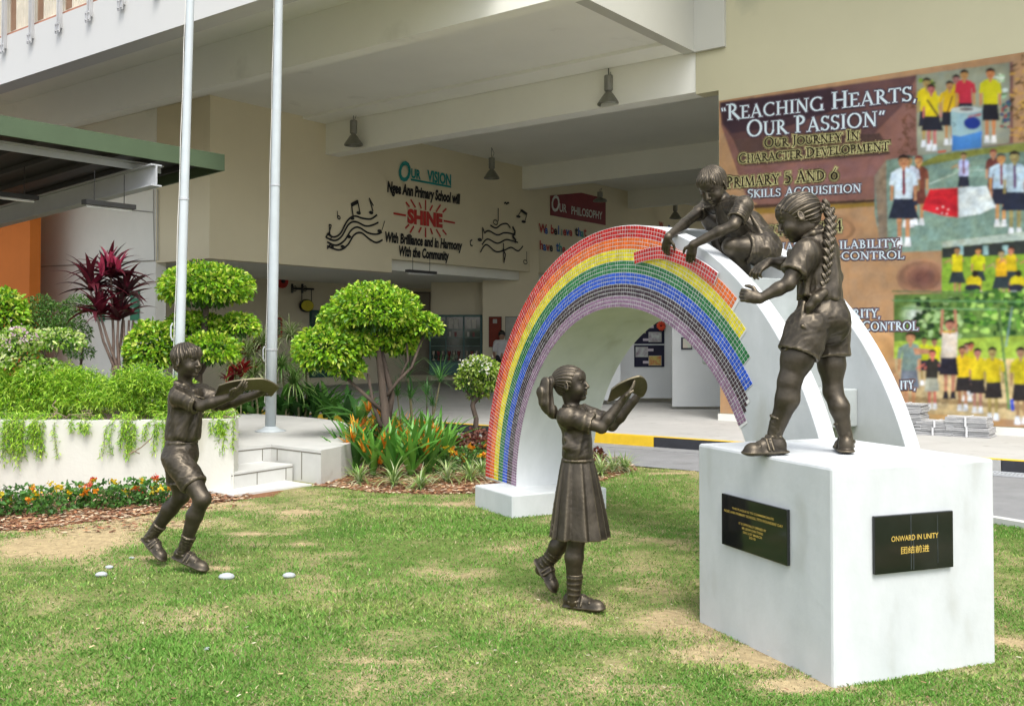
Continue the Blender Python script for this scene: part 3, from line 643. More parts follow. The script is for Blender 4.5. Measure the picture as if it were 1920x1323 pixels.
def kid(m, x, y, h, lay, shirt=YE, low=NV, face=0, skirt=False, arms='down', socks=(225, 230, 235), cap=None, tie=None, lean=0, sk=SK):
    """printed figure: x centre, y top of head, h height in px"""
    w = h*.125; hd = h*.068; lean += prg.uniform(-.02, .02)*h; sk = tuple(c*prg.uniform(.85, 1.12) for c in sk); shirt = tuple(c*prg.uniform(.88, 1.06) for c in shirt)
    for s in (-1, 1):
        lx = x+s*w*.36+lean*.5; m.poly([(lx-w*.22, y+h*.62), (lx+w*.22, y+h*.62), (lx+w*.16, y+h*.93), (lx-w*.16, y+h*.93)], sk, lay); m.poly([(lx-w*.2, y+h*.90), (lx+w*.2, y+h*.90), (lx+w*.32, y+h), (lx-w*.34, y+h)], socks, lay+.2)
        if arms == 'down': m.poly([(x+s*w*.8, y+h*.20), (x+s*w*1.12, y+h*.24), (x+s*w*1.15, y+h*.50), (x+s*w*.92, y+h*.50)], sk, lay+.1); m.poly([(x+s*w*.55, y+h*.165), (x+s*w*1.08, y+h*.2), (x+s*w*1.25, y+h*.33), (x+s*w*.85, y+h*.34)], shirt, lay+.4)
        elif arms == 'up': m.poly([(x+s*w*.6, y+h*.2), (x+s*w*.9, y+h*.18), (x+s*w*.75, y-h*.12), (x+s*w*.5, y-h*.12)], sk, lay+.1)
        elif arms == 'front': m.poly([(x+s*w*.8, y+h*.22), (x+s*w*1.1, y+h*.28), (x+w*.6*s-w*1.6, y+h*.34), (x+w*.4*s-w*1.5, y+h*.29)], sk, lay+.5)
    ww = 1.35 if skirt else 1.0
    m.poly([(x-w*.75, y+h*.45), (x+w*.75, y+h*.45), (x+w*ww, y+h*.70), (x-w*ww, y+h*.70)], low, lay+.3)
    m.poly([(x-w*.75+lean, y+h*.165), (x-w*.3+lean, y+h*.145), (x+w*.3+lean, y+h*.145), (x+w*.78+lean, y+h*.165), (x+w*.8, y+h*.48), (x-w*.8, y+h*.48)], shirt, lay+.5)
    m.poly([(x-w*.22+lean, y+h*.12), (x+w*.22+lean, y+h*.12), (x+w*.1+lean, y+h*.19), (x-w*.1+lean, y+h*.19)], sk, lay+.55)
    m.oval(x+lean, y+hd*1.05, hd*.86, hd*1.08, sk, lay+.6); m.poly([(x+lean-hd*.95, y+hd*.95), (x+lean-hd*.8, y+hd*.25), (x+lean, y-hd*.12), (x+lean+hd*.8, y+hd*.25), (x+lean+hd*.95, y+hd*.95), (x+lean+hd*.5, y+hd*.6), (x+lean-hd*.5, y+hd*.6)], cap or HR, lay+.7)
    m.line([(x+lean-hd*.4, y+hd*1.5), (x+lean+hd*.4, y+hd*1.5)], max(.5, hd*.14), (120, 60, 50), lay+.72)
    for s in (-1, 1): m.oval(x+lean+s*hd*.38, y+hd*.98, hd*.13, hd*.1, (40, 25, 20), lay+.72, 5)
    if tie: m.poly([(x+lean-w*.12, y+h*.17), (x+lean+w*.12, y+h*.17), (x+lean+w*.17, y+h*.42), (x+lean, y+h*.45), (x+lean-w*.12, y+h*.42)], tie, lay+.75)
# photo A: group round a painted drum
m = MP(); m.poly([(1718, 141), (1893, 117), (1893, 268), (1720, 292)], (152, 158, 138), 5)
specks(m, 1722, 150, 1750, 210, 60, [(120, 150, 50), (150, 170, 70), (70, 90, 40)], 4, 5.2); specks(m, 1860, 140, 1888, 185, 50, [(200, 215, 205), (150, 190, 150), (80, 120, 70)], 4, 5.2); specks(m, 1878, 190, 1892, 240, 30, [(50, 100, 100), (150, 60, 60), (60, 70, 110)], 4, 5.2)
m.poly([(1720, 270), (1893, 240), (1893, 268), (1720, 292)], (150, 155, 140), 5.6)
for a in ((1738, 146, 130, YE), (1791, 140, 120, YE)): kid(m, a[0], a[1], a[2], 6, a[3])
kid(m, 1748, 158, 125, 7, YE, (34, 36, 48), skirt=True); kid(m, 1779, 152, 120, 7.8, YE, (34, 36, 48)); kid(m, 1857, 128, 140, 7, YE, (30, 30, 40)); kid(m, 1810, 131, 130, 8.6, (178, 44, 66), NV)
m.line([(1738, 187), (1762, 222)], 3.5, (60, 44, 40), 9.4); m.line([(1786, 180), (1775, 215)], 2.5, (60, 44, 40), 9.4)
m.poly([(1783, 208), (1785, 284), (1840, 277), (1842, 203)], (150, 185, 195), 10); m.oval(1812, 206, 29, 6, (196, 208, 206), 10.1, 16); m.oval(1812, 205, 14, 3, (110, 100, 100), 10.2, 12)
m.poly([(1785, 253), (1800, 256), (1820, 251), (1841, 246), (1840, 277), (1785, 284)], (70, 130, 200), 10.3); m.oval(1823, 231, 16, 12, (30, 54, 140), 10.4, 14)
for k in range(7): m.rect(1815+k*3.6, 216-k*.6, 1817.4+k*3.6, 221-k*.6, (170, 40, 50), 10.5)
m.line([(1786, 229), (1792, 234), (1786, 238)], 1, (40, 60, 70), 10.5); m.rect(1757, 275, 1775, 298, (150, 160, 150), 10); m.poly([(1758, 283), (1774, 281), (1774, 296), (1758, 300)], (196, 90, 60), 10.2)
m.build('picture', PRINT, mu)
# photo B: children in white holding a red and white flag
m = MP(); m.poly([(1640, 330), (1662, 300), (1720, 292), (1960, 262), (1960, 452), (1765, 470), (1655, 474), (1640, 400)], (116, 142, 130), 5); m.poly([(1760, 290), (1960, 262), (1960, 282), (1840, 290), (1700, 318)], (120, 126, 60), 5.3)
m.line([(1742, 345), (1800, 322), (1960, 310)], 1, (200, 210, 200), 5.6); m.oval(1830, 322, 45, 10, (132, 162, 148), 5.5, 16); m.poly([(1640, 330), (1662, 300), (1664, 470), (1650, 474)], (130, 115, 98), 5.1)
WHs = (196, 208, 222); MR = (120, 34, 50)
kid(m, 1722, 292, 130, 6, (110, 66, 52), (100, 56, 48), cap=(110, 50, 50)); kid(m, 1704, 291, 135, 6.8, WHs, NV, cap=(60, 76, 72)); kid(m, 1694, 290, 172, 7.6, WHs, (34, 40, 58), skirt=True, tie=MR)
kid(m, 1807, 286, 92, 6, WHs, NV, arms='front', tie=MR); kid(m, 1864, 280, 110, 6, (110, 60, 50), (90, 50, 46), cap=(110, 50, 50)); kid(m, 1875, 287, 138, 6.8, WHs, NV, cap=(60, 76, 72), tie=MR); kid(m, 1904, 283, 160, 7.6, WHs, (34, 40, 58), skirt=True, tie=(90, 50, 100)); kid(m, 1938, 290, 150, 6.4, WHs, NV)
m.poly([(1743, 355), (1797, 352), (1797, 408), (1765, 404), (1728, 393)], (196, 34, 46), 9.5); m.poly([(1797, 352), (1850, 349), (1866, 388), (1838, 401), (1797, 408)], (205, 216, 218), 9.5)
m.poly([(1735, 380), (1765, 370), (1797, 388), (1797, 398), (1760, 384)], (170, 28, 42), 9.6)
for x, y in ((1757, 391), (1768, 388), (1778, 393), (1766, 400), (1775, 401)): m.oval(x, y, 2, 1.6, (220, 200, 200), 9.7, 5)
m.build('picture', PRINT, mu)
# photo C: yellow shirts on the grass
m = MP(); m.poly([(1766, 453), (1960, 430), (1960, 590), (1700, 596), (1766, 560)], (124, 160, 52), 5.8); m.poly([(1766, 453), (1960, 430), (1960, 446), (1766, 465)], (170, 184, 172), 6); m.poly([(1766, 465), (1960, 446), (1960, 474), (1766, 484)], (46, 52, 50), 6)
for x in (1796, 1843, 1880): m.rect(x, 460, x+10, 478, (140, 175, 175), 6.2)
specks(m, 1768, 490, 1950, 585, 90, [(140, 175, 60), (104, 140, 44)], 4, 6.3)
for x, y, h in ((1795, 462, 98), (1834, 464, 90), (1877, 468, 104), (1897, 462, 96), (1938, 462, 100)): kid(m, x, y, h, 7, YE, (44, 56, 60), skirt=True, arms='front' if x != 1834 else 'down')
for x in (1826, 1908): m.oval(x, 528, 15, 12, YE, 8.6); m.oval(x-2, 540, 16, 8, NV, 8.7); m.oval(x+2, 513, 6, 7, HR, 8.8); m.rect(x-13, 546, x+10, 551, (215, 225, 230), 8.8)
m.build('picture', PRINT, mu)
# photo D: boy hanging from a bar
m = MP(); m.poly([(1676, 575), (1960, 560), (1960, 790), (1720, 774), (1700, 730), (1678, 690)], (206, 184, 138), 7.2); m.poly([(1676, 552), (1960, 545), (1960, 655), (1676, 655)], (96, 128, 62), 7.4)
m.soft(1716, 590, 36, 26, (96, 128, 62), (190, 204, 190), 7.5); specks(m, 1715, 560, 1800, 640, 160, [(40, 66, 30), (64, 100, 40), (24, 44, 24), (150, 180, 120)], 6, 7.9); specks(m, 1810, 545, 1955, 625, 200, [(60, 104, 40), (96, 150, 50), (34, 70, 30), (160, 200, 100)], 6, 7.9)
m.poly([(1676, 640), (1960, 628), (1960, 672), (1676, 672)], (156, 184, 70), 9.0)
m.line([(1672, 546), (1860, 548)], 2.5, (80, 110, 70), 10); m.line([(1672, 563), (1955, 566)], 3, (96, 140, 90), 10); m.line([(1690, 578), (1890, 580)], 3, (110, 150, 100), 10); m.line([(1873, 578), (1892, 768)], 5.5, (96, 128, 74), 10); m.line([(1898, 575), (1886, 650)], 3, (120, 150, 150), 9.4)
for x, y, h in ((1733, 632, 90), (1753, 634, 90), (1814, 642, 110), (1822, 640, 100)): kid(m, x, y, h, 9.5)
for x, y, h in ((1806, 648, 122), (1833, 652, 122), (1863, 650, 138), (1915, 650, 145), (1952, 650, 140)): kid(m, x, y, h, 10.4, YE, (44, 40, 40), lean=0)
kid(m, 1705, 622, 150, 10.6, (120, 128, 136), (110, 118, 130), arms='down'); m.poly([(1712, 652), (1716, 665), (1752, 662), (1752, 655)], SK, 11.6)
kid(m, 1747, 655, 112, 11.8, (50, 44, 44), (160, 164, 150), arms='front'); kid(m, 1779, 598, 150, 12.6, (214, 214, 200), (36, 34, 46), arms='up', socks=(40, 36, 44)); m.line([(1768, 622), (1792, 622)], 4, (190, 150, 60), 13.6)
for k in range(16): m.poly([(1700+k*15, 745+k*1.2), (1722+k*15, 742+k*1.2), (1728+k*15, 749+k*1.2), (1706+k*15, 753+k*1.2)], (150, 128, 90), 9.2+.01*k)
m.line([(1897, 748), (1899, 770)], 6, (30, 70, 190), 11)
m.build('picture', PRINT, mu)
JOBS.sort(key=lambda j: (j[0], j[1]))
REGP = {}
for lay, _, q, c, rg, g1_, g2_ in JOBS:
    x0, y0 = np.floor(q.min(0)-1).astype(int); x1, y1 = np.ceil(q.max(0)+1).astype(int); x0, y0 = max(x0, 0), max(y0, 0); x1, y1 = min(x1, CW), min(y1, CH)
    if x1 <= x0 or y1 <= y0: continue
    cov = np.zeros((y1-y0, x1-x0), np.float32)
    for sx_ in (.25, .75):
        for sy_ in (.25, .75):
            gx_, gy_ = np.meshgrid(np.arange(x0, x1)+sx_, np.arange(y0, y1)+sy_); ins = np.zeros(gx_.shape, bool); j = len(q)-1
            for i in range(len(q)):
                (xi, yi), (xj, yj) = q[i], q[j]
                if yi != yj: ins ^= ((yi > gy_) != (yj > gy_)) & (gx_ < (xj-xi)*(gy_-yi)/(yj-yi)+xi)
                j = i
            cov += ins*.25
    gx_, gy_ = np.meshgrid(np.linspace(-1, 1, x1-x0), np.linspace(-1, 1, y1-y0)); sh = 1+g1_*gx_+g2_*gy_*.8-.16*np.abs(gx_)**3
    w_ = cov[..., None]; CANVAS[y0:y1, x0:x1] = CANVAS[y0:y1, x0:x1]*(1-w_)+w_*np.array(c, np.float32)*sh[..., None]
    if rg: REGION[y0:y1, x0:x1][cov > .5] = rg
yy_, xx_ = np.mgrid[0:CH, 0:CW].astype(np.float32); pn = lambda f, o: vnoise(np.stack([xx_*f, yy_*f, 0*xx_+o], -1))
inpic = (REGION > 1)[..., None]
tex = 1+.40*(pn(.20, 3)-.5)+.35*(pn(.45, 9)-.5); tex2 = 1+.30*(pn(.03, 1)-.5)+.22*(pn(.11, 5)-.5)+.12*(pn(.5, 7)-.5)
CANVAS *= np.where(inpic, tex[..., None], tex2[..., None]); hue = (pn(.15, 15)-.5)[..., None]*np.array([.12, .02, -.14], np.float32); CANVAS *= 1+hue
# darker leather-like veins over the brown ground
vein = np.clip(1-np.abs(pn(.045, 21)-.5)*26, 0, 1)*np.clip((pn(.02, 25)-.45)*4, 0, 1); CANVAS *= np.where(inpic, 1, 1-.16*vein[..., None])
k_ = np.array([.22, .56, .22], np.float32)
for ax_ in (0, 1, 0, 1): CANVAS = k_[0]*np.roll(CANVAS, 1, ax_)+k_[1]*CANVAS+k_[2]*np.roll(CANVAS, -1, ax_)
iy, ix = np.mgrid[0:CH, 0:CW]; names = {0: 'printed_ground', 1: 'printed_ground', 2: 'picture', 3: 'picture', 4: 'picture', 5: 'picture'}
REGION[REGION == 1] = 0
vid = np.arange((CH+1)*(CW+1)).reshape(CH+1, CW+1); gy2, gx2 = np.mgrid[0:CH+1, 0:CW+1]; uu_ = U_B-gx2/PX; zz_ = Z_B-gy2/PX
VV = dR[None, None]*15.19+dL[None, None]*uu_[..., None]+UZ[None, None]*zz_[..., None]
for rg in range(6):
    msk = REGION == rg
    if not msk.any(): continue
    a_ = vid[:-1, :-1][msk]; q = np.stack([vid[:-1, :-1][msk], vid[1:, :-1][msk], vid[1:, 1:][msk], vid[:-1, 1:][msk]], 1); used, inv = np.unique(q, return_inverse=True)
    fastmesh(names[rg], VV.reshape(-1, 3)[used], inv.reshape(-1, 4), PRINT, mu, CANVAS[msk])
# serif capitals drawn as strokes (thick and thin) on a unit-high box
TT, tt = .145, .07
GL = {'I': (.34, [(.17, 0, .17, 1, TT)], [], [(.17, 0), (.17, 1)]), 'L': (.60, [(.17, 0, .17, 1, TT), (.17, .035, .58, .035, tt), (.57, .03, .60, .22, tt)], [], [(.17, 0), (.17, 1)]),
 'T': (.72, [(.36, 0, .36, 1, TT), (.04, .965, .68, .965, tt), (.05, .97, .02, .80, tt), (.67, .97, .70, .80, tt)], [], [(.36, 0)]),
 'H': (.86, [(.17, 0, .17, 1, TT), (.69, 0, .69, 1, TT), (.17, .5, .69, .5, tt)], [], [(.17, 0), (.17, 1), (.69, 0), (.69, 1)]),
 'E': (.62, [(.17, 0, .17, 1, TT), (.17, .965, .54, .965, tt), (.17, .52, .48, .52, tt), (.17, .035, .58, .035, tt), (.54, .97, .56, .80, tt), (.58, .03, .60, .22, tt)], [], [(.10, 0), (.10, 1)]),
 'F': (.56, [(.17, 0, .17, 1, TT), (.17, .965, .54, .965, tt), (.17, .52, .46, .52, tt), (.54, .97, .55, .80, tt)], [], [(.17, 0), (.10, 1)]),
 'A': (.84, [(.12, 0, .42, 1, tt), (.40, 1, .72, 0, TT), (.22, .33, .62, .33, tt)], [], [(.12, 0), (.72, 0)]), 'V': (.80, [(.10, 1, .42, 0, TT), (.40, 0, .70, 1, tt)], [], [(.10, 1), (.70, 1)]),
 'N': (.88, [(.16, 0, .16, 1, tt), (.16, .98, .72, .02, TT), (.72, 0, .72, 1, tt)], [], [(.16, 0), (.12, 1), (.72, 1)]), 'M': (1.04, [(.12, 0, .18, 1, tt), (.18, .98, .50, .05, TT), (.50, .03, .82, .98, tt), (.82, 1, .90, 0, TT)], [], [(.12, 0), (.90, 0)]),
 'K': (.78, [(.17, 0, .17, 1, TT), (.17, .45, .60, 1, tt), (.30, .58, .72, 0, TT)], [], [(.17, 0), (.17, 1), (.62, 1), (.74, 0)]), 'Y': (.76, [(.10, 1, .38, .5, TT), (.66, 1, .38, .5, tt), (.38, 0, .38, .52, TT)], [], [(.10, 1), (.66, 1), (.38, 0)]),
 'P': (.62, [(.17, 0, .17, 1, TT)], [(.20, .74, .30, .245, -90, 90)], [(.17, 0), (.10, 1)]), 'R': (.74, [(.17, 0, .17, 1, TT), (.32, .48, .72, 0, TT)], [(.20, .74, .29, .245, -90, 90)], [(.17, 0), (.10, 1), (.72, 0)]),
 'B': (.66, [(.17, 0, .17, 1, TT)], [(.20, .76, .26, .22, -90, 90), (.20, .28, .33, .26, -90, 90)], [(.10, 0), (.10, 1)]), 'D': (.84, [(.17, 0, .17, 1, TT)], [(.20, .5, .50, .47, -90, 90)], [(.10, 0), (.10, 1)]),
 'O': (.92, [], [(.46, .5, .38, .48, 0, 360)], []), 'Q': (.92, [(.5, .08, .92, -.2, TT)], [(.46, .5, .38, .48, 0, 360)], []), 'C': (.80, [], [(.48, .5, .40, .48, 50, 310)], []), 'G': (.86, [(.76, .05, .76, .45, TT)], [(.48, .5, .40, .48, 48, 312)], [(.76, .45)]),
 'S': (.58, [(.48, .80, .50, .97, tt), (.06, .03, .06, .22, tt)], [(.28, .745, .19, .225, 30, 270), (.28, .265, .21, .235, -150, 90)], []), 'U': (.82, [(.16, .35, .16, 1, TT), (.68, .35, .68, 1, tt)], [(.42, .36, .26, .34, 180, 360)], [(.16, 1), (.68, 1)]),
 'J': (.36, [(.20, .05, .20, 1, TT), (.20, .05, .02, -.18, tt)], [], [(.20, 1)]), '-': (.40, [(.05, .45, .35, .45, .09)], [], []), ',': (.25, [(.12, .08, .06, -.16, .1)], [], []),
 '5': (.56, [(.14, .95, .50, .95, tt), (.15, .95, .13, .58, tt)], [(.20, .33, .28, .30, -120, 110)], []), '6': (.60, [(.10, .35, .46, 1, tt)], [(.31, .30, .23, .29, 0, 360)], []), '4': (.6, [(.42, 0, .42, 1, TT), (.42, .98, .04, .30, tt), (.04, .30, .58, .30, tt)], [], []),
 '3': (.56, [], [(.22, .74, .22, .22, -90, 130), (.22, .28, .26, .27, -130, 90)], []), '“': (.42, [(.10, .98, .16, .74, .10), (.28, .98, .34, .74, .10)], [], []), '”': (.42, [(.16, .98, .08, .74, .10), (.34, .98, .26, .74, .10)], [], []), ' ': (.40, [], [], [])}
def serif(mbs, text, x0, x1, yl, yr, capx, col, halo, lay, big=1.0):
    """text between the two baseline ends; first letters enlarged by big; halo = (colour, growth)"""
    Pa, Pb = mpt(x0, yl, lay), mpt(x1, yr, lay); W = np.linalg.norm((Pb-Pa)[:2]); Hc = capx; sc = []; tot = 0; first = True
    for ch in text:
        s = big if first and ch not in '“”' else 1.; first = (ch == ' ' or ch == '“'); sc.append(s); tot += (GL[ch][0]*s+.05)
    kx = W/tot; x = 0
    slope = (Pb[2]-Pa[2])/W
    def pt(X, Y, l): return Pa-dL*X-dR*.004*(l-lay)+UZ*(Y+slope*X)
    layers = ([(halo[0], halo[1], lay), (halo[0] if len(halo) < 3 else halo[2], halo[1]*.5, lay+.4)] if halo else [])+[(col, 0, lay+.8)]
    for ch, s in zip(text, sc):
        w, segs, arcs, sers = GL[ch]
        for c, g, l in layers:
            C_ = lin(*c)
            def seg(a, b, c2, d, t):
                ax_, ay_ = (x+a*s)*kx, b*s*Hc; bx_, by_ = (x+c2*s)*kx, d*s*Hc; L_ = math.hypot(bx_-ax_, by_-ay_)+1e-6; T_ = t*Hc*s/2+g; dx, dy = (bx_-ax_)/L_, (by_-ay_)/L_
                mbs.add([pt(ax_-dy*T_-dx*g, ay_+dx*T_-dy*g, l), pt(bx_-dy*T_+dx*g, by_+dx*T_+dy*g, l), pt(bx_+dy*T_+dx*g, by_-dx*T_+dy*g, l), pt(ax_+dy*T_-dx*g, ay_-dx*T_-dy*g, l)], [(0, 1, 2, 3)], 0, C_)
            for q in segs: seg(*q)
            for cx, cy, rx, ry, a0, a1 in arcs:
                n = max(6, int((a1-a0)/20))
                for k in range(n):
                    q0, q1 = R(a0+(a1-a0)*k/n), R(a0+(a1-a0)*(k+1)/n); tm = tt+(TT-tt)*abs(math.cos((q0+q1)/2)); seg(cx+rx*math.cos(q0), cy+ry*math.sin(q0), cx+rx*math.cos(q1), cy+ry*math.sin(q1), tm)
            for sx_, sy_ in sers: yy = .02 if sy_ < .5 else (.98 if sy_ > .9 else sy_); seg(sx_-.13, yy, sx_+.13, yy, .045)
        x += w*s+.05
class MT(MB): pass
m = MT(); WT = (206, 224, 232); GB = (128, 122, 134); YG = (176, 172, 122); DK = (40, 28, 26); G2 = (142, 122, 92)
serif(m, '“REACHING HEARTS,', 1351, 1722, 227, 188, .215, WT, ((84, 72, 82), .022, GB), 3, 1.22); serif(m, 'OUR PASSION”', 1400, 1662, 257, 235, .225, WT, ((84, 72, 82), .022, GB), 3, 1.2)
serif(m, 'OUR JOURNEY IN', 1433, 1612, 277, 262, .125, DK, (G2, .035, YG), 3, 1.25); serif(m, 'CHARACTER DEVELOPMENT', 1385, 1668, 306, 281, .125, DK, (G2, .035, YG), 3, 1.2)
serif(m, 'PRIMARY 5 AND 6', 1362, 1572, 352, 336, .155, DK, (G2, .035, YG), 3, 1.15); serif(m, 'SKILLS ACQUISITION', 1402, 1616, 371, 360, .125, WT, ((122, 100, 98), .022, GB), 3, 1.1)
serif(m, 'PRIMARY 3 AND 4', 1372, 1580, 446, 434, .155, DK, (G2, .035, YG), 3, 1.15); serif(m, 'COORDINATE AVAILABILITY,', 1372, 1692, 474, 463, .125, WT, ((122, 100, 98), .022, GB), 3, 1.1); serif(m, 'SELF-CONTROL', 1520, 1696, 488, 485, .12, WT, ((122, 100, 98), .022, GB), 3, 1.1)
serif(m, 'INTEGRITY,', 1540, 1652, 597, 595, .13, WT, ((122, 100, 98), .022, GB), 3, 1.1); serif(m, 'CONTROL', 1617, 1722, 620, 619, .13, WT, ((122, 100, 98), .022, GB), 3, 1.1); serif(m, 'ITY,', 1688, 1718, 730, 729, .13, WT, ((122, 100, 98), .022, GB), 3)
m.build('lettering', PRINT, mu)
# ------------------------------------------------------------------ rainbow sculpture
aA = R(28); AU = np.array([math.sin(aA), -math.cos(aA), 0]); AN = np.array([math.cos(aA), math.sin(aA), 0])
AO = np.array([-.2354, 9.1992, 0]); AC = 2.125; AZ = .15; RO = 2.145; RI = 1.555; TH_ARCH = .78
def A(r, ang, w):      # ring coordinates: radius, degrees from the left springing, depth
    t = R(180-ang); p = AO+AU*(AC+r*math.cos(t))+AN*w; p[2] = AZ+r*math.sin(t); return p
def Auz(u, z, w): p = AO+AU*u+AN*w; p[2] = z; return p
def onA(px, py, w): return onplane(px, py, AO+AN*w, AN)
ar = thing('rainbow_arch', 'large white arch with rainbow mosaic bands on its front face', 'sculpture', A(RI, 0, .4)*[1, 1, 0])
ang1 = 158.6
def ring_sector(mb, a0, a1, w0, w1, ri=RI, ro=RO, n=60):
    vs = []; fs = []
    for i in range(n+1):
        a = a0+(a1-a0)*i/n
        vs += [A(ro, a, w0), A(ri, a, w0), A(ro, a, w1), A(ri, a, w1)]
    for i in range(n):
        k = 4*i; fs += [(k, k+1, k+5, k+4), (k+2, k+6, k+7, k+3), (k, k+4, k+6, k+2), (k+1, k+3, k+7, k+5)]
    fs += [(0, 2, 3, 1), (4*n, 4*n+1, 4*n+3, 4*n+2)]
    mb.add(vs, fs)
mb = MB(); ring_sector(mb, 1, 104, .004, TH_ARCH, n=80); mb.build('solid_leg', PLINTHW, ar, bevel=.008)
mb = MB(); ring_sector(mb, 104, 162, .004, .13, n=50); mb.build('front_slab', PLINTHW, ar, bevel=.006)
mb = MB(); ring_sector(mb, 104, 162, .66, TH_ARCH, n=50); mb.build('back_slab', PLINTHW, ar, bevel=.006)
# steps between the slabs
STEPM = mat('grey stained plaster', (.38, .41, .40), .8, var=.12, scale=3, dirt=((.26, .3, .28), 2.2, .6))
mb = MB()
def stepbox(u0, u1, z0, z1): mb.box(Auz(u0, z0, .131), AU*(u1-u0), AN*.528, (0, 0, z1-z0))
for u0, u1, z0, z1 in ((3.52, 3.80, .925, 1.16), (3.34, 3.52, .925, 1.59), (2.95, 3.34, 1.3, 1.86), (2.55, 2.95, 1.7, 2.03)): stepbox(u0, u1, z0, z1)
mb.build('steps', STEPM, ar, bevel=.01)
# mosaic tiles: 21 rows, rainbow order from the outside
TC = [(.62, .02, .018), (.90, .17, .008), (.86, .74, .008), (.012, .20, .055), (.012, .10, .62), (.05, .026, .042), (.30, .18, .28)]
TN = ['red', 'orange', 'yellow', 'green', 'blue', 'dark purple', 'lilac']
TM = [mat(TN[k]+' glass mosaic tile', TC[k], .16, var=.22, scale=14) for k in range(7)]
ends = {0: 107, 1: 107, 2: 106, 3: 131, 4: 131, 5: 131.1, 6: 136, 7: 136.2, 8: 136.5, 9: 140.2, 10: 140.6, 11: 141, 12: 144.6, 13: 145, 14: 145.3, 15: 147, 16: 147.6, 17: 148.2, 18: 150.4, 19: 150.5, 20: 150.6}
GROUT = mat('white mosaic grout', (.72, .72, .70), .8, var=.04)
nt = 0; pieces = []
row_w = .590/21
for r in range(21):
    r1 = RO-.004-r*row_w; r0 = r1-row_w; rm = (r0+r1)/2
    da = math.degrees(.0285/1.85)  # columns radiate: same count in each row
    a = 1.6; c = 0
    while a+da < ends[r]:
        pieces.append((r, c, a, da, r0, r1)); a += da; c += 1
trng = random.Random(3)
# the 300 tiles nearest the viewer (right end of the bands) are single parts, the others one joined part
pieces.sort(key=lambda q: -q[2]-(q[0] < 3)*0)
def tile_geo(r, a, da, r0, r1, w_out=.0047):
    g = .0051; ga = math.degrees(g/2/1.85); j = trng.uniform(-.0007, .0007); dj = trng.uniform(-.0012, .0012)
    rr = [(r0+g/2+j, a+ga), (r1-g/2+j, a+ga), (r1-g/2+j, a+da-ga), (r0+g/2+j, a+da-ga)]
    return [A(q, b, .0035) for q, b in rr]+[A(q, b, -w_out+.003+dj*(1 if k < 2 else -.6)) for k, (q, b) in enumerate(rr)]
FS5 = [(4, 5, 6, 7), (0, 1, 5, 4), (1, 2, 6, 5), (2, 3, 7, 6), (3, 0, 4, 7)]
FS5 = [f[::-1] for f in FS5]
for r, c, a, da, r0, r1 in pieces[:300]:
    MB().add(tile_geo(r, a, da, r0, r1), FS5).build('tile', TM[r//3], ar)
mb = MB()
for r, c, a, da, r0, r1 in pieces[300:]:
    mb.add(tile_geo(r, a, da, r0, r1), FS5, r//3)
kind(mb.build('mosaic_tiles', TM, ar), 'stuff')
# grout bed, one strip per colour so its right end is stepped like the tiles
mb = MB()
for k in range(7):
    e = ends[3*k]+.05; n = 90
    r1 = RO-.003-3*k*row_w; r0 = r1-3*row_w+(.0 if k < 6 else -.0)
    vs = []; fs = []
    for i in range(n+1):
        a = 1.4+(e-1.4)*i/n; vs += [A(r1, a, .0005), A(r0, a, .0005)]
    for i in range(n): fs.append((2*i, 2*i+1, 2*i+3, 2*i+2))
    mb.add(vs, fs)
mb.build('grout_bed', GROUT, ar)
# left base block
bs = thing('arch_base', 'low white block under the left foot of the rainbow arch', 'plinth', A(1.85, 0, .4)*[1, 1, 0])
b0 = ground(960, 972); b1 = ground(890, 949); du = (b0-b1)/np.linalg.norm(b0-b1); dn = np.array([-du[1], du[0], 0])
mb = MB(); mb.box(b1-[0, 0, .05], b0-b1, dn*.93, (0, 0, .05+.19)); mb.build('block', PLINTHW, bs, bevel=.012)
# main plinth
P0 = ground(1563, 1290); P1 = ground(1310, 1165); P2 = ground(1857, 1240)
e1 = P1-P0; e2 = P2-P0; ZP = .921
e2 = e2-e1*np.dot(e1, e2)/np.dot(e1, e1)
pl = thing('main_plinth', 'big white square plinth with a black plaque on each visible face', 'plinth', (P0+e1/2+e2/2)*[1, 1, 0])
mb = MB(); mb.box(P0-[0, 0, .06], e1, e2, (0, 0, ZP+.06)); mb.build('block', PLINTHW, pl, bevel=.014)
n1 = np.cross(e1, UZ); n1 /= np.linalg.norm(n1); n1 = n1 if n1[0] < 0 else -n1       # outward of left face
n2 = np.cross(e2, UZ); n2 /= np.linalg.norm(n2); n2 = n2 if n2[1] < 0 else -n2
GRAN = mat('polished black granite', (.012, .014, .014), .08, var=.3, scale=3, spec=.6); GOLD = mat('gold engraved lettering', (.75, .52, .12), .35, .3)
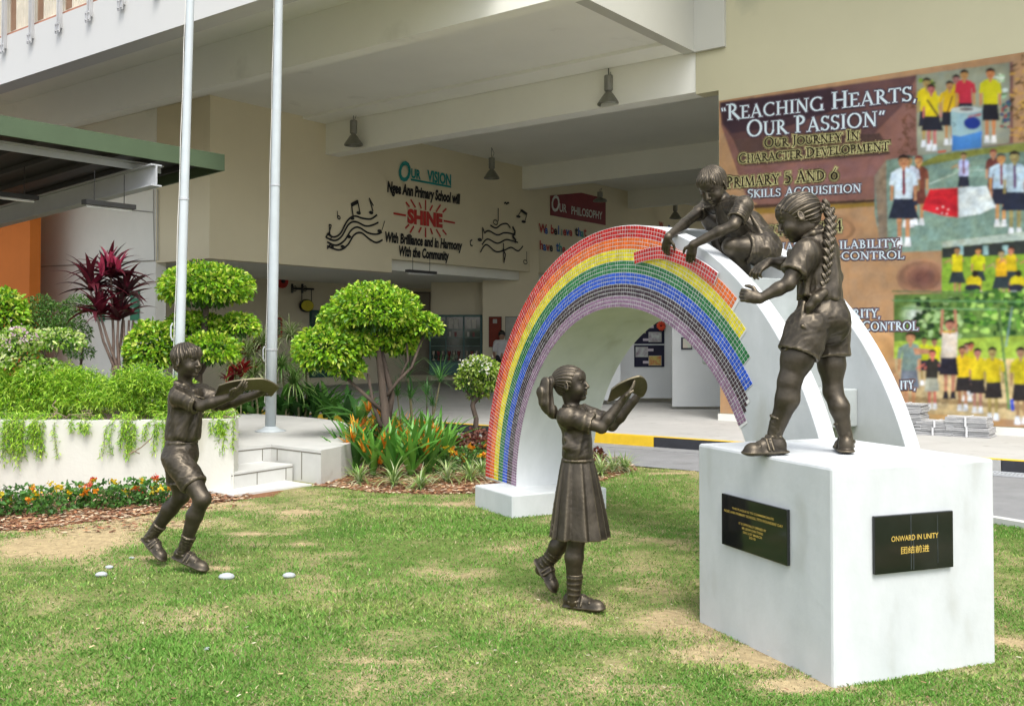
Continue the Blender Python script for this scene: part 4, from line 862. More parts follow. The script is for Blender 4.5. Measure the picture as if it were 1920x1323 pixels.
def plaque(P, n, corners, label_mat, lines):
    C4 = [onplane(x, y, P, n) for x, y in corners]; o = sum(C4)/4
    ax = (C4[1]-C4[0]+C4[2]-C4[3])/2; ax[2] = 0; W = np.linalg.norm(ax); ax /= W
    Hh = (C4[0][2]-C4[3][2]+C4[1][2]-C4[2][2])/2
    mb = MB(); mb.box(o-ax*W/2-UZ*Hh/2+n*.001, ax*W, n*.018, UZ*Hh); q = mb.build('plaque', GRAN, pl, bevel=.003)
    mb = MB()
    for body, cy, w, h in lines: put_text(mb, body, o+UZ*(cy-.5)*Hh*-1+n*.0205, ax, UZ, width=W*w, height=Hh*h, bold=.012)
    mb.build('lettering', GOLD, q)
    if len(lines) == 2:
        for fx, w_, y0_, y1_ in ((.445, .010, .02, .97), (.475, .012, .35, .97), (.79, .006, .05, .9)):
            mb = MB(); p_ = o+ax*W*(fx-.5)+UZ*Hh*(.5-y1_)+n*.0192; mb.box(p_, ax*W*w_, n*.0006, UZ*Hh*(y1_-y0_)); mb.build('water_stain', mat('dried water stain', (.045, .055, .058), .4, var=.3, scale=30), q)
plaque(P0, n1, [(1358, 925), (1481, 953), (1483, 1059), (1360, 1020)], None,
       [('THIS PLAQUE IS TO COMMEMORATE', .235, .64, .05), ('NGEE ANN PRIMARY SCHOOL 77TH FOUNDERS\' DAY', .315, .90, .05), ('IT IS OFFICIALLY OPENED BY', .485, .42, .045), ('MR LEOW CHIN TONG', .56, .32, .045), ('ON 31ST MARCH', .635, .29, .045), ('2010', .70, .1, .045)])
plaque(P0, n2, [(1634, 966), (1780, 956), (1783, 1061), (1636, 1075)], None, [('ONWARD IN UNITY', .41, .60, .095), ('团结前进', .62, .36, .13)])
# loose red mosaic strip held by the crouching boy
st = thing('mosaic_strip', 'loose curved strip of red mosaic tiles held by the crouching statue boy', 'mosaic strip', A(RO-.1, 110, -.05))
top = smooth([(6.9, 98.7), (4.8, 104.3), (3.7, 107.8), (3.0, 113.3), (2.4, 117.3), (2.1, 120.7), (1.9, 124.1)], 10)
cum = [0]
def spt(row, ang, w): return A(RO-row*row_w, ang, w)
pts = [spt(r, a, 0) for r, a in top]
for i in range(1, len(pts)): cum.append(cum[-1]+np.linalg.norm(pts[i]-pts[i-1]))
ncol = int(cum[-1]/.0275)
def along(s):
    i = max(0, min(len(cum)-2, np.searchsorted(cum, s)-1)); t = (s-cum[i])/(cum[i+1]-cum[i]+1e-9); q = np.array(top[i])*(1-t)+np.array(top[i+1])*t
    d = pts[i+1]-pts[i]; d /= np.linalg.norm(d); return spt(q[0], q[1], 0), d, -.045+.03*(s/cum[-1])
RW = .0285
mb = MB()
for c in range(ncol):
    p0, d0, w0 = along(c*cum[-1]/ncol); p1, d1, w1 = along((c+1)*cum[-1]/ncol); n0 = np.cross(d0, AN); n0 = n0 if n0[2] < 0 else -n0; n1_ = np.cross(d1, AN); n1_ = n1_ if n1_[2] < 0 else -n1_
    mb.add([p0+AN*w0, p1+AN*w1, p1+n1_*RW*3+AN*w1, p0+n0*RW*3+AN*w0]+[p0+AN*(w0+.006), p1+AN*(w1+.006), p1+n1_*RW*3+AN*(w1+.006), p0+n0*RW*3+AN*(w0+.006)], [(0, 3, 2, 1), (4, 5, 6, 7), (0, 1, 5, 4), (2, 3, 7, 6), (0, 4, 7, 3), (1, 2, 6, 5)])
    for r in range(3):
        def q(p, d, n, w, s, t): return p+n*RW*(r+s)+AN*w
        g = .10; P4 = [(p0+(p1-p0)*g)+n0*RW*(r+g), (p0+(p1-p0)*(1-g))+n1_*RW*(r+g), (p0+(p1-p0)*(1-g))+n1_*RW*(r+1-g), (p0+(p1-p0)*g)+n0*RW*(r+1-g)]
        MB().add([p+AN*(w0-.001) for p in P4]+[p+AN*(w0-.0028) for p in P4], FS5).build('tile', TM[0], st)
mb.build('backing', GROUT, st)
# ------------------------------------------------------------------ sculpting engine (signed distance volumes -> one continuous mesh)
def unit(v): v = np.array(v, float); return v/np.linalg.norm(v)
class Vol:
    def __init__(s, lo, hi, h=.005):
        s.lo = np.array(lo, float)-.03; s.h = h; s.n = np.ceil((np.array(hi, float)+.03-s.lo)/h).astype(int)+1
        s.d = np.full(s.n, .05, np.float32)
    def win(s, lo, hi, m):
        a = np.clip(np.floor((np.array(lo)-m-s.lo)/s.h).astype(int), 0, s.n-1); b = np.clip(np.ceil((np.array(hi)+m-s.lo)/s.h).astype(int)+1, 1, s.n)
        if np.any(b <= a): return None, None
        ax = [((np.arange(a[k], b[k]))*s.h+s.lo[k]).astype(np.float32) for k in range(3)]
        return (slice(a[0], b[0]), slice(a[1], b[1]), slice(a[2], b[2])), np.stack(np.meshgrid(*ax, indexing='ij'), -1)
    def op(s, sl, d, k, mode='u'):
        o = s.d[sl]
        if mode == 'u':
            if k > 0:
                hh = np.clip(.5+.5*(d-o)/k, 0, 1); s.d[sl] = d*(1-hh)+o*hh-k*hh*(1-hh)
            else: s.d[sl] = np.minimum(o, d)
        else:                                    # subtract
            k = max(k, 1e-4); hh = np.clip(.5-.5*(o+d)/k, 0, 1); s.d[sl] = o*(1-hh)-d*hh+k*hh*(1-hh)
    def cone(s, p0, r0, p1, r1, k=.012, mode='u', flat=None):
        p0 = np.array(p0, np.float32); p1 = np.array(p1, np.float32); m = max(r0, r1)+k+.02
        sl, X = s.win(np.minimum(p0, p1), np.maximum(p0, p1), m)
        if sl is None: return s
        ba = p1-p0; L2 = float(ba@ba)+1e-9; t = np.clip(((X-p0)@ba)/L2, 0, 1); q = X-p0-t[..., None]*ba
        if flat is not None:                     # (axis, factor): squash across an axis
            ax, fa = np.array(flat[0], np.float32), flat[1]; q = q+((q@ax)*(1/fa-1))[..., None]*ax
            d = (np.linalg.norm(q, axis=-1)-(r0+(r1-r0)*t))*min(1, fa)
        else: d = np.linalg.norm(q, axis=-1)-(r0+(r1-r0)*t)
        s.op(sl, d, k, mode); return s
    def chain(s, pts, rads, k=.012, mode='u', flat=None):
        for i in range(len(pts)-1): s.cone(pts[i], rads[i], pts[i+1], rads[i+1], k, mode, flat)
        return s
    def ell(s, c, r, Rm=None, k=.012, mode='u'):
        c = np.array(c, np.float32); r = np.array(r, np.float32); Rm = np.eye(3) if Rm is None else np.array(Rm)   # rows = axes
        m = float(max(r))+k+.02; sl, X = s.win(c, c, m)
        if sl is None: return s
        q = (X-c)@Rm.T.astype(np.float32); k0 = np.linalg.norm(q/r, axis=-1); k1 = np.linalg.norm(q/(r*r), axis=-1)+1e-9
        s.op(sl, k0*(k0-1)/k1, k, mode); return s
    def rbox(s, c, hs, Rm, rad=.01, k=.004, mode='u'):
        c = np.array(c, np.float32); hs = np.array(hs, np.float32); sl, X = s.win(c, c, float(np.linalg.norm(hs))+.03)
        q = np.abs((X-c)@np.array(Rm).T.astype(np.float32))-hs+rad
        d = np.linalg.norm(np.maximum(q, 0), axis=-1)+np.minimum(q.max(-1), 0)-rad; s.op(sl, d, k, mode); return s
    def field(s, fn, lo, hi, k=.0, mode='u'):
        sl, X = s.win(lo, hi, .01); s.op(sl, fn(X).astype(np.float32), k, mode); return s
    def cut(s, p, n, k=.003):                    # keep the side opposite to n
        sl, X = s.win(s.lo, s.lo+s.n*s.h, 0); d = (X-np.array(p, np.float32))@np.array(unit(n), np.float32)
        s.d[sl] = np.maximum(s.d[sl], d); return s
    def cutlocal(s, p, n, rad):                  # plane cut only within rad of p (sleeve and leg ends)
        sl, X = s.win(p, p, rad); q = X-np.array(p, np.float32); d = q@np.array(unit(n), np.float32)
        inside = np.linalg.norm(q, axis=-1) < rad; o = s.d[sl]; s.d[sl] = np.where(inside, np.maximum(o, d), o); return s
    def ripple(s, fn, band=.03):
        m = np.abs(s.d) < band; idx = np.argwhere(m); X = idx*s.h+s.lo; s.d[m] += fn(X).astype(np.float32); return s
    def mesh(s, smooth=1):
        d = s.d; d[0], d[-1] = .05, .05; d[:, 0], d[:, -1] = .05, .05; d[:, :, 0], d[:, :, -1] = .05, .05
        neg = d < 0; n = np.array(d.shape); c = np.zeros(n-1, np.uint8)
        for dx in (0, 1):
            for dy in (0, 1):
                for dz in (0, 1): c += neg[dx:n[0]-1+dx, dy:n[1]-1+dy, dz:n[2]-1+dz]
        act = (c > 0) & (c < 8); ids = np.full(act.shape, -1, np.int32); I = np.argwhere(act); ids[act] = np.arange(len(I))
        cor = [(dx, dy, dz) for dx in (0, 1) for dy in (0, 1) for dz in (0, 1)]
        val = {q: d[I[:, 0]+q[0], I[:, 1]+q[1], I[:, 2]+q[2]] for q in cor}
        acc = np.zeros((len(I), 3)); cnt = np.zeros(len(I))
        for a in cor:
            for ax in range(3):
                if a[ax] == 0:
                    b = list(a); b[ax] = 1; b = tuple(b); va, vb = val[a], val[b]; cr = (va < 0) != (vb < 0)
                    t = np.where(cr, va/(va-vb+1e-12), 0); p = np.array(a, float)[None, :].repeat(len(I), 0); p[:, ax] += t
                    acc[cr] += p[cr]; cnt[cr] += 1
        V = (I+acc/np.maximum(cnt, 1)[:, None])*s.h+s.lo
        Fs = []
        for ax in range(3):
            b1, b2 = (ax+1) % 3, (ax+2) % 3
            sa = [slice(1, -1)]*3; sa[ax] = slice(0, n[ax]-1); A0 = neg[tuple(sa)]; sb = list(sa); sb[ax] = slice(1, n[ax]); B0 = neg[tuple(sb)]
            E = np.argwhere(A0 != B0); sign = A0[A0 != B0]; E = E.copy(); 
            off = np.array([1, 1, 1]); off[ax] = 0; E = E+off
            def cid(o1, o2):
                q = E.copy(); q[:, b1] -= o1; q[:, b2] -= o2; return ids[q[:, 0], q[:, 1], q[:, 2]]
            qd = np.stack([cid(0, 0), cid(1, 0), cid(1, 1), cid(0, 1)], 1); qd[~sign] = qd[~sign][:, ::-1]; Fs.append(qd)
        Fq = np.concatenate(Fs); Fq = Fq[(Fq >= 0).all(1)]
        for _ in range(smooth):
            S = np.zeros_like(V); N = np.zeros(len(V))
            for k in range(4):
                a, b = Fq[:, k], Fq[:, (k+1) % 4]
                for ax in range(3): S[:, ax] += np.bincount(a, V[b, ax], len(V))+np.bincount(b, V[a, ax], len(V))
                N += np.bincount(a, minlength=len(V))+np.bincount(b, minlength=len(V))
            V = V*.45+.55*S/np.maximum(N, 1)[:, None]
        return V, Fq
    def build(s, name, m, parent, smooth=1, **k):
        V, Fq = s.mesh(smooth); return fastmesh(name, V, Fq, m, parent, smooth=True, **k)

def bronze(name='dark bronze', base=(.060, .050, .037), hi=(.25, .205, .135)):
    if name in MATS: return MATS[name]
    m = bpy.data.materials.new(name); m.use_nodes = True; nt = m.node_tree; b = nt.nodes['Principled BSDF']
    tc = nd(nt, 'ShaderNodeTexCoord'); nz = nd(nt, 'ShaderNodeTexNoise'); nz.inputs['Scale'].default_value = 7; nz.inputs['Detail'].default_value = 7; nz.inputs['Roughness'].default_value = .65
    nt.links.new(tc.outputs['Object'], nz.inputs['Vector'])
    geo = nd(nt, 'ShaderNodeNewGeometry'); pr = nd(nt, 'ShaderNodeMapRange'); pr.inputs[1].default_value = .50; pr.inputs[2].default_value = .58
    nt.links.new(geo.outputs['Pointiness'], pr.inputs[0])
    c1 = nd(nt, 'ShaderNodeMix', data_type='RGBA'); c1.inputs[6].default_value = (*[x*.62 for x in base], 1); c1.inputs[7].default_value = (*[x*1.3 for x in base], 1)
    r1 = nd(nt, 'ShaderNodeMapRange'); r1.inputs[1].default_value = .35; r1.inputs[2].default_value = .65; nt.links.new(nz.outputs[0], r1.inputs[0]); nt.links.new(r1.outputs[0], c1.inputs[0])
    c2 = nd(nt, 'ShaderNodeMix', data_type='RGBA'); nt.links.new(c1.outputs[2], c2.inputs[6]); c2.inputs[7].default_value = (*hi, 1)
    mu = nd(nt, 'ShaderNodeMath', operation='MULTIPLY'); mu.inputs[1].default_value = .75; nt.links.new(pr.outputs[0], mu.inputs[0]); nt.links.new(mu.outputs[0], c2.inputs[0])
    nt.links.new(c2.outputs[2], b.inputs['Base Color']); b.inputs['Metallic'].default_value = .70; b.inputs['Specular IOR Level'].default_value = .45
    rr = nd(nt, 'ShaderNodeMapRange'); rr.inputs[3].default_value = .33; rr.inputs[4].default_value = .52; nt.links.new(nz.outputs[0], rr.inputs[0]); nt.links.new(rr.outputs[0], b.inputs['Roughness'])
    n2 = nd(nt, 'ShaderNodeTexNoise'); n2.inputs['Scale'].default_value = 38; n2.inputs['Detail'].default_value = 5; nt.links.new(tc.outputs['Object'], n2.inputs['Vector'])
    bp = nd(nt, 'ShaderNodeBump'); bp.inputs['Strength'].default_value = .35; bp.inputs['Distance'].default_value = .006; nt.links.new(n2.outputs[0], bp.inputs['Height']); nt.links.new(bp.outputs[0], b.inputs['Normal'])
    MATS[name] = m; return m
BRZ = bronze()

def headframe(f, up=(0, 0, 1)):
    f = unit(f); s = unit(np.cross(up, f)); u = np.cross(f, s); return np.array([f, s, u])   # rows: forward, left side, up
def sculpt_head(v, c, Rm, S, smile=0., brow=1.):
    """child's head; S = chin to crown in metres"""
    def L(x, y, z): return np.array(c)+S*(Rm[0]*x+Rm[1]*y+Rm[2]*z)
    def E(x, y, z, a, b, d, k=.05, mode='u', rot=None): v.ell(L(x, y, z), np.array([a, b, d])*S, Rm if rot is None else rot, k*S, mode)
    E(-.06, 0, .13, .46, .375, .37, .05)                   # cranium
    E(.14, 0, -.12, .27, .29, .36, .10)                    # face
    E(.10, 0, -.28, .22, .20, .17, .10)                    # jaw
    E(.285, 0, -.415, .085, .10, .07, .06)                 # chin
    for s in (1, -1):
        E(.26, s*.155, -.17, .12, .12, .13, .08)           # cheek
        E(.41, s*.125, .035, .085, .095, .062, .04, 's')    # eye socket
        E(.325, s*.128, .02, .066, .075, .052, .004)        # eyeball
        v.cone(L(.375, s*.06, .03), .014*S, L(.372, s*.125, .062), .016*S, .01*S); v.cone(L(.372, s*.125, .062), .016*S, L(.335, s*.195, .03), .013*S, .01*S)
        v.cone(L(.37, s*.07, -.0), .010*S, L(.36, s*.13, -.028), .012*S, .012*S)
        v.cone(L(.392, s*.05, .10), .020*S, L(.352, s*.19, .115), .014*S, .03*S)   # brow
        v.ell(L(.372, s*.125, .015), np.array([.03, .022, .022])*S, Rm, .004*S, 's')   # pupil hollow
        # ear
        Re = headframe(Rm[0]*.9+Rm[1]*s*.42, Rm[2]+.15*Rm[0])
        v.ell(L(-.015, s*.375, -.03), np.array([.085, .035, .13])*S, Re, .02*S); v.ell(L(.0, s*.415, -.015), np.array([.05, .03, .085])*S, Re, .01*S, 's')
        v.ell(L(.02, s*.395, -.11), np.array([.035, .028, .035])*S, Re, .015*S)
        v.ell(L(.02, s*.385, -.035), np.array([.02, .02, .04])*S, Re, .01*S)
        v.ell(L(.43, s*.045, -.165), np.array([.042, .034, .030])*S, Rm, .02*S)       # nostril wing
        v.cone(L(.335, s*.105, -.268), .012*S, L(.315, s*.125, -.25+.01*smile), .01*S, .01*S)
    E(.30, 0, .20, .13, .22, .14, .10)                     # forehead
    v.cone(L(.385, 0, .07), .026*S, L(.475, 0, -.125), .045*S, .035*S); v.ell(L(.478, 0, -.14), np.array([.045, .045, .038])*S, Rm, .02*S)
    E(.385, 0, -.262, .05, .085, .030, .02); E(.375, 0, -.318, .05, .070, .030, .02)
    v.cone(L(.44, -.075, -.289), .007*S, L(.44, .075, -.289), .007*S, .006*S, 's')
    v.cone(L(.405, -.075, -.289), .008*S, L(.405, .075, -.289), .008*S, .006*S, 's')
    for s in (1, -1): v.cone(L(.425, 0, -.289), .008*S, L(.365, s*.115, -.289+.03*smile), .006*S, .006*S, 's')
    return L
def grooves(c, ax, n, amp, twist=6., ref=None):
    """radiating strands round an axis"""
    ax = unit(ax); r = unit(np.cross(ax, [.3, .2, .9])); r2 = np.cross(ax, r)
    def fn(X):
        q = X-np.array(c); th = np.arctan2(q@r, q@r2); t = q@ax
        return amp*np.sin(n*th+twist*vnoise(q*16+9))+amp*.7*np.sin(n*2.1*th+3*vnoise(q*24+3)+t*20)
    return fn
def folds(amp, scale, stretch, ax=(0, 0, 1)):
    ax = unit(ax)
    def fn(X):
        q = X*scale; q = q-(q@ax)[:, None]*ax*(1-1/stretch); a = vnoise(q+7.3); b = vnoise(q*2.1+1.7)
        return amp*(np.abs(a-.5)*2.2-.55)+amp*.4*(b-.5)
    return fn
def hand(v, wrist, palmdir, normal, S, curl=.5, spread=.25, side=1, thumbcurl=.3, fcurl=None):
    """palm + four separate fingers + thumb; normal = back-of-hand direction; S = hand length (m)"""
    d = unit(palmdir); nn = np.array(normal, float); nn = unit(nn-d*np.dot(nn, d)); w = np.cross(nn, d)*side    # w points to the little finger
    wrist = np.array(wrist, float); pc = wrist+d*S*.24
    v.cone(wrist, .16*S, wrist+d*S*.14, .165*S, .01, flat=(nn, .8))
    v.ell(pc, (S*.27, S*.21, S*.105), np.array([d, w, nn]), .012)
    v.ell(wrist+d*S*.38, (S*.13, S*.215, S*.09), np.array([d, w, nn]), .010)
    L = [.40, .46, .43, .34]; off = [-.165, -.055, .055, .16]
    for i in range(4):
        base = wrist+d*S*(.46 if i < 3 else .43)+w*off[i]*S; c = curl if fcurl is None else fcurl[i]
        dr = unit(d+w*(off[i]*spread*2)); p = base; a = 0; r = [.062, .056, .050, .042]
        v.cone(base-dr*S*.10, .06*S, base, .062*S, .004)
        for j, seg in enumerate((.44, .32, .24)):
            a += c*(.9 if j else .7); q = p+(dr*math.cos(a)-nn*math.sin(a))*L[i]*S*seg; v.cone(p, r[j]*S, q, r[j+1]*S, .0025); p = q
    b = wrist+d*S*.10-w*S*.13; t1 = b+unit(d*.62-w*.75-nn*thumbcurl*.5)*S*.25; t2 = t1+unit(d*.85-w*.28-nn*thumbcurl)*S*.17; t3 = t2+unit(d*1.-w*.02-nn*thumbcurl*1.3)*S*.13
    v.chain([b, t1, t2, t3], [.085*S, .066*S, .058*S, .045*S], .006)
def shoe(v, ankle, heel, toe, up, w, strap=True, h=.085):
    """heel, toe = ends of the sole (bottom) in metres"""
    d = unit(toe-heel); up = unit(up-d*np.dot(up, d)); s = np.cross(up, d); L = np.linalg.norm(toe-heel); Rm = np.array([d, s, up])
    def P(a, z, y=0): return heel+d*L*a+up*z+s*y
    v.chain([P(.12, .013), P(.45, .012), P(.84, .013)], [w*.95, w*.88, w*1.06], .004, flat=(up, .24))       # sole slab
    v.ell(P(.17, .040), (L*.165, w*.80, .046), Rm, .01); v.ell(P(.46, .034), (L*.26, w*.80, .040), Rm, .02); v.ell(P(.78, .026), (L*.205, w*.92, .034), Rm, .015)
    v.cone(P(.20, .045), w*.66, ankle, w*.66, .015)
    v.cone(P(.36, .068), w*.42, P(.62, .042), w*.45, .02)
    if strap:
        for a in (.42, .52): v.chain([P(a-.01, .028, -w*.98), P(a, .076-.02*(a-.3), -w*.45), P(a, .083-.06*(a-.42), 0), P(a, .076-.02*(a-.3), w*.45), P(a-.01, .028, w*.98)], [.006]*5, .002)
        v.rbox(P(.47, .072, 0), (L*.055, w*.5, .008), Rm, .005, .003)
    v.chain([ankle+s*w*.55+d*w*.6, ankle+d*w*.95, ankle-s*w*.55+d*w*.6, ankle-s*w*.7-d*w*.3, ankle-d*w*.8, ankle+s*w*.7-d*w*.3, ankle+s*w*.55+d*w*.6], [.0075]*7, .004)
    v.chain([P(.70, .045, -w*.75), P(.66, .062, 0), P(.70, .045, w*.75)], [.0045]*3, .003)
    v.cut(heel-up*.002, -up)
    return Rm
def sockring(v, p, ax, r, w=.004):
    ax = unit(ax); a = unit(np.cross(ax, [.2, .9, .1])); b = np.cross(ax, a); n = 14
    P = [np.array(p)+a*r*math.cos(2*math.pi*k/n)+b*r*math.sin(2*math.pi*k/n) for k in range(n+1)]; v.chain(P, [w]*(n+1), .003)
# ------------------------------------------------------------------ bronze children
def bodybox(pts, m=.12): a = np.array(pts); return a.min(0)-m, a.max(0)+m
HV = .0039   # sculpting resolution for skin
def Pn(D0, vert=None):
    def P(px, py, dy=0.): return at(px, py, D0+dy)
    return P
def limb(v, pts, rads, k=.015): v.chain(pts, rads, k)

# ===== boy walking with a curved plate, left
def boy_walking():
    D = 6.40; P = Pn(D); px = D/F
    foot = (P(385, 1068, -.15)+P(306, 1050, .10))/2; foot[2] = 0
    t = thing('statue_boy', 'bronze walking boy in shorts carrying a curved plate, far left on the lawn', 'statue', foot)
    f = unit([.90, -.42, -.02]); Rm = headframe(f, (-.03, 0, 1)); S = .212; hc = P(351, 676, -.03)
    shN, shF = P(336, 741, -.11), P(378, 735, .10); elN, elF = P(378, 761, -.17), P(418, 759, .06); wrN, wrF = P(434, 743, -.20), P(481, 739, -.02)
    hipN, hipF = P(336, 866, -.07), P(334, 866, .07); knN, knF = P(380, 935, -.16), P(340, 930, .08); anN, anF = P(346, 1026, -.10), P(287, 1000, .14)
    lo, hi = bodybox([hc, shN, shF, wrN, wrF, hipN, anN, anF, P(515, 730, -.05), P(385, 1075, -.1)], .13)
    v = Vol(lo, hi, HV)
    sculpt_head(v, hc, Rm, S, smile=1.6)
    v.cone(P(347, 722, -.005), .046, hc-Rm[2]*.06-Rm[0]*.02, .042, .03)
    v.cone(P(345, 745, 0), .065, P(343, 850, 0), .075, .03); v.cone(shN, .05, shF, .05, .03)
    for sh, el, wr in ((shN, elN, wrN), (shF, elF, wrF)):
        m1 = sh*.45+el*.55; limb(v, [sh, m1, el], [.045, .041, .034]); m2 = el*.65+wr*.35; limb(v, [el, m2, wr], [.035, .036, .0235])
    for hp, kn, an in ((hipN, knN, anN), (hipF, knF, anF)):
        limb(v, [hp, hp*.4+kn*.6, kn], [.078, .064, .050]); cf = kn*.66+an*.34; b = unit([-1, .3, .1])*.012; limb(v, [kn, cf+b, an], [.047, .051, .033], .02)
        v.ell(kn+unit([.9, -.4, .1])*.014, (.036, .036, .04), k=.02)
    dpl = unit(P(505, 712, -.02)-P(410, 738, -.12))
    hand(v, wrN, P(458, 724, -.22)-wrN, [.15, -.5, -1], .150, curl=.22, side=-1, thumbcurl=-.25)
    hand(v, wrF, P(506, 728, -.04)-wrF, [.1, -.35, -1], .150, curl=.25, side=1, thumbcurl=-.3)
    v.build('body', BRZ, t, smooth=1)
    # hair
    h = Vol(hc-.16, hc+.16, .003); L = lambda x, y, z: hc+S*(Rm[0]*x+Rm[1]*y+Rm[2]*z)
    h.ell(L(-.075, 0, .15), np.array([.478, .398, .402])*S, Rm); h.ell(L(-.22, 0, -.10), np.array([.25, .285, .28])*S, Rm, .05*S)
    h.ell(L(.20, 0, .22), np.array([.24, .33, .24])*S, Rm, .05*S)
    h.ell(L(.36, 0, -.20), np.array([.38, .50, .37])*S, Rm, .02*S, 's'); h.ell(L(-.02, .0, -.30), np.array([.16, .6, .24])*S, Rm, .03*S, 's'); h.cut(L(0, 0, -.36), -Rm[2])
    for s in (1, -1): h.ell(L(0, s*.44, -.05), np.array([.10, .10, .14])*S, Rm, .02*S, 's')
    for s in (1, -1): h.ell(L(.16, s*.42, -.16), np.array([.24, .14, .25])*S, Rm, .02*S, 's')
    for k in range(7): y = -.26+k*.087; h.cone(L(.26, y*.8, .38), .040*S, L(.375-.25*abs(y), y+.05, .19+.04*((k*3) % 2)), .014*S, .02*S)
    h.ripple(grooves(L(-.15, 0, .5), Rm[2]*.9-Rm[0]*.3, 21, .0022, 12.)); h.build('hair', BRZ, t)
    # shirt
    c = Vol(bodybox([shN, shF, P(341, 830, 0), elN, elF], .14)[0], bodybox([shN, shF, P(341, 830, 0), elN, elF], .14)[1], .0050)
    c.cone(P(345, 748, 0), .093, P(343, 800, 0), .090, .03); c.cone(shN+[0, 0, -.012], .062, shF+[0, 0, -.012], .062, .03); c.cone(P(343, 795, 0), .091, P(341, 815, 0), .099, .03)
    c.cone(P(352, 765, -.01), .085, P(350, 812, 0), .085, .03)
    c.cone(P(345, 722, 0), .060, P(345, 745, 0), .085, .03)
    for sh, el in ((shN, elN), (shF, elF)):
        e = sh*.22+el*.78; c.cone(sh, .060, e, .060, .02); ax = unit(el-sh); c.cutlocal(e+ax*.01, ax, .10); c.cone(e+ax*.05, .047, e-ax*.015, .047, .002, 's')
    sockring(c, shN*.24+elN*.76, elN-shN, .060, .005)
    c.cut(P(341, 824, 0), (0, 0, -1)); c.cut(P(346, 719, 0)+[0, 0, 0], Rm[2]*.9+Rm[0]*.35)
    # collar
    nb = P(346, 724, -.01)
    c.chain([nb+[.055, -.05, -.030], nb+[.02, -.07, .008], nb+[-.035, -.06, .020], nb+[-.058, 0, .024], nb+[-.035, .055, .018], nb+[.02, .06, .0], nb+[.055, .02, -.03]], [.013, .013, .012, .012, .012, .013, .013], .006)
    c.chain([nb+[.07, -.045, -.028], nb+[.078, -.058, -.062]], [.013, .006], .004); c.chain([nb+[.07, 0, -.030], nb+[.085, -.01, -.065]], [.013, .006], .004)
    for a, b, r in ((P(327, 765, -.085), P(333, 815, -.09), .012), (P(352, 775, -.09), P(340, 818, -.095), .011), (P(372, 775, -.05), P(362, 818, -.06), .011)): c.cone(a, r*.5, b, r, .035)
    c.ripple(folds(.009, 17, 3.2, (.3, 0, 1))); c.ripple(folds(.0035, 50, 3.5, (.5, 0, 1))); c.build('shirt', BRZ, t)
    # shorts
    q = bodybox([hipN, hipF, knN, knF, P(341, 825, 0)], .14); c = Vol(q[0], q[1], .0050)
    c.cone(P(341, 822, 0), .092, P(340, 850, .0), .108, .03); c.ell(P(335, 860, .0), (.100, .115, .10), k=.03)
    eN = hipN*.42+knN*.58; eF = hipF*.45+knF*.55
    c.cone(hipN, .088, eN, .081, .02); c.cone(hipF, .088, eF, .078, .02)
    for e, kn, hp in ((eN, knN, hipN), (eF, knF, hipF)):
        ax = unit(kn-hp); c.cutlocal(e+ax*.02, ax, .14); c.cone(e-ax*.03, .066, e+ax*.06, .068, .003, 's'); sockring(c, e+ax*.008, ax, .079, .005)
    sockring(c, P(341, 828, 0), (0, 0, 1), .095, .005)
    c.cut(P(341, 818, 0), (0, 0, 1)); c.ripple(folds(.009, 14, 2.2, (.5, 0, 1))); c.ripple(folds(.003, 60, 2, (1, 0, .4))); c.build('shorts', BRZ, t)
    for an, hl, to, kn in ((anN, P(325, 1046, -.06), P(388, 1073, -.17), knN), (anF, P(268, 1012, .18), P(306, 1054, .06), knF)):
        s = Vol(*bodybox([an, hl, to], .11), .0038); up = unit(kn-an)
        up2 = unit(np.cross(np.cross(to-hl, up), to-hl)); shoe(s, an-up*.045, hl, to, up2, .043); s.build('shoe', BRZ, t)
        s = Vol(*bodybox([an, kn], .08), .0042); a = an*.86+kn*.14; s.cone(an-up*.04, .036, a+up*.03, .0415, 0); sockring(s, a+up*.03, up, .041, .006); sockring(s, a+up*.01, up, .040, .0035); s.ripple(folds(.004, 45, .5)); s.cut(a+up*.04, up); s.build('sock', BRZ, t)
    return t
PLATE = bronze('bronze plate', (.075, .065, .038), (.30, .26, .17))
def plate(outline, P, dyf, label, thick=.012, corners=()):
    n_ = len(outline); cs_ = sorted(corners); o2 = []
    for a_, b_ in zip(cs_, cs_[1:]+[cs_[0]+n_]): o2 += smooth([outline[k % n_] for k in range(a_, b_+1)], 4)[:-1]
    outline = o2
    pts = [P(x, y, dyf(x, y)) for x, y in outline]; c = sum(pts)/len(pts); A_ = np.array(pts)-c; n = np.linalg.svd(A_)[2][2]
    pts = [p-n*np.dot(p-c, n) for p in pts]; n = n if n[2] > 0 else -n
    mb = MB(); mb.prism(pts, n*thick); o = mb.build('curved_plate', PLATE, None, loc=c, bevel=.003); tag(o, label, 'plate', 'curved bronze plates carried by the statue children'); return o
boy_walking(); P_ = Pn(6.40)
plate([(402, 743), (411, 723), (430, 717), (452, 713), (475, 711), (493, 711), (508, 716), (519, 723), (523, 728), (516, 736), (508, 745), (503, 739), (497, 735), (480, 731), (462, 732), (440, 737), (420, 741)], P_, lambda x, y: -.20+(x-400)*.0010+(y-728)*.0042-.012, 'curved bronze plate held out by the walking boy on the far left', corners=(0, 1, 8, 10))

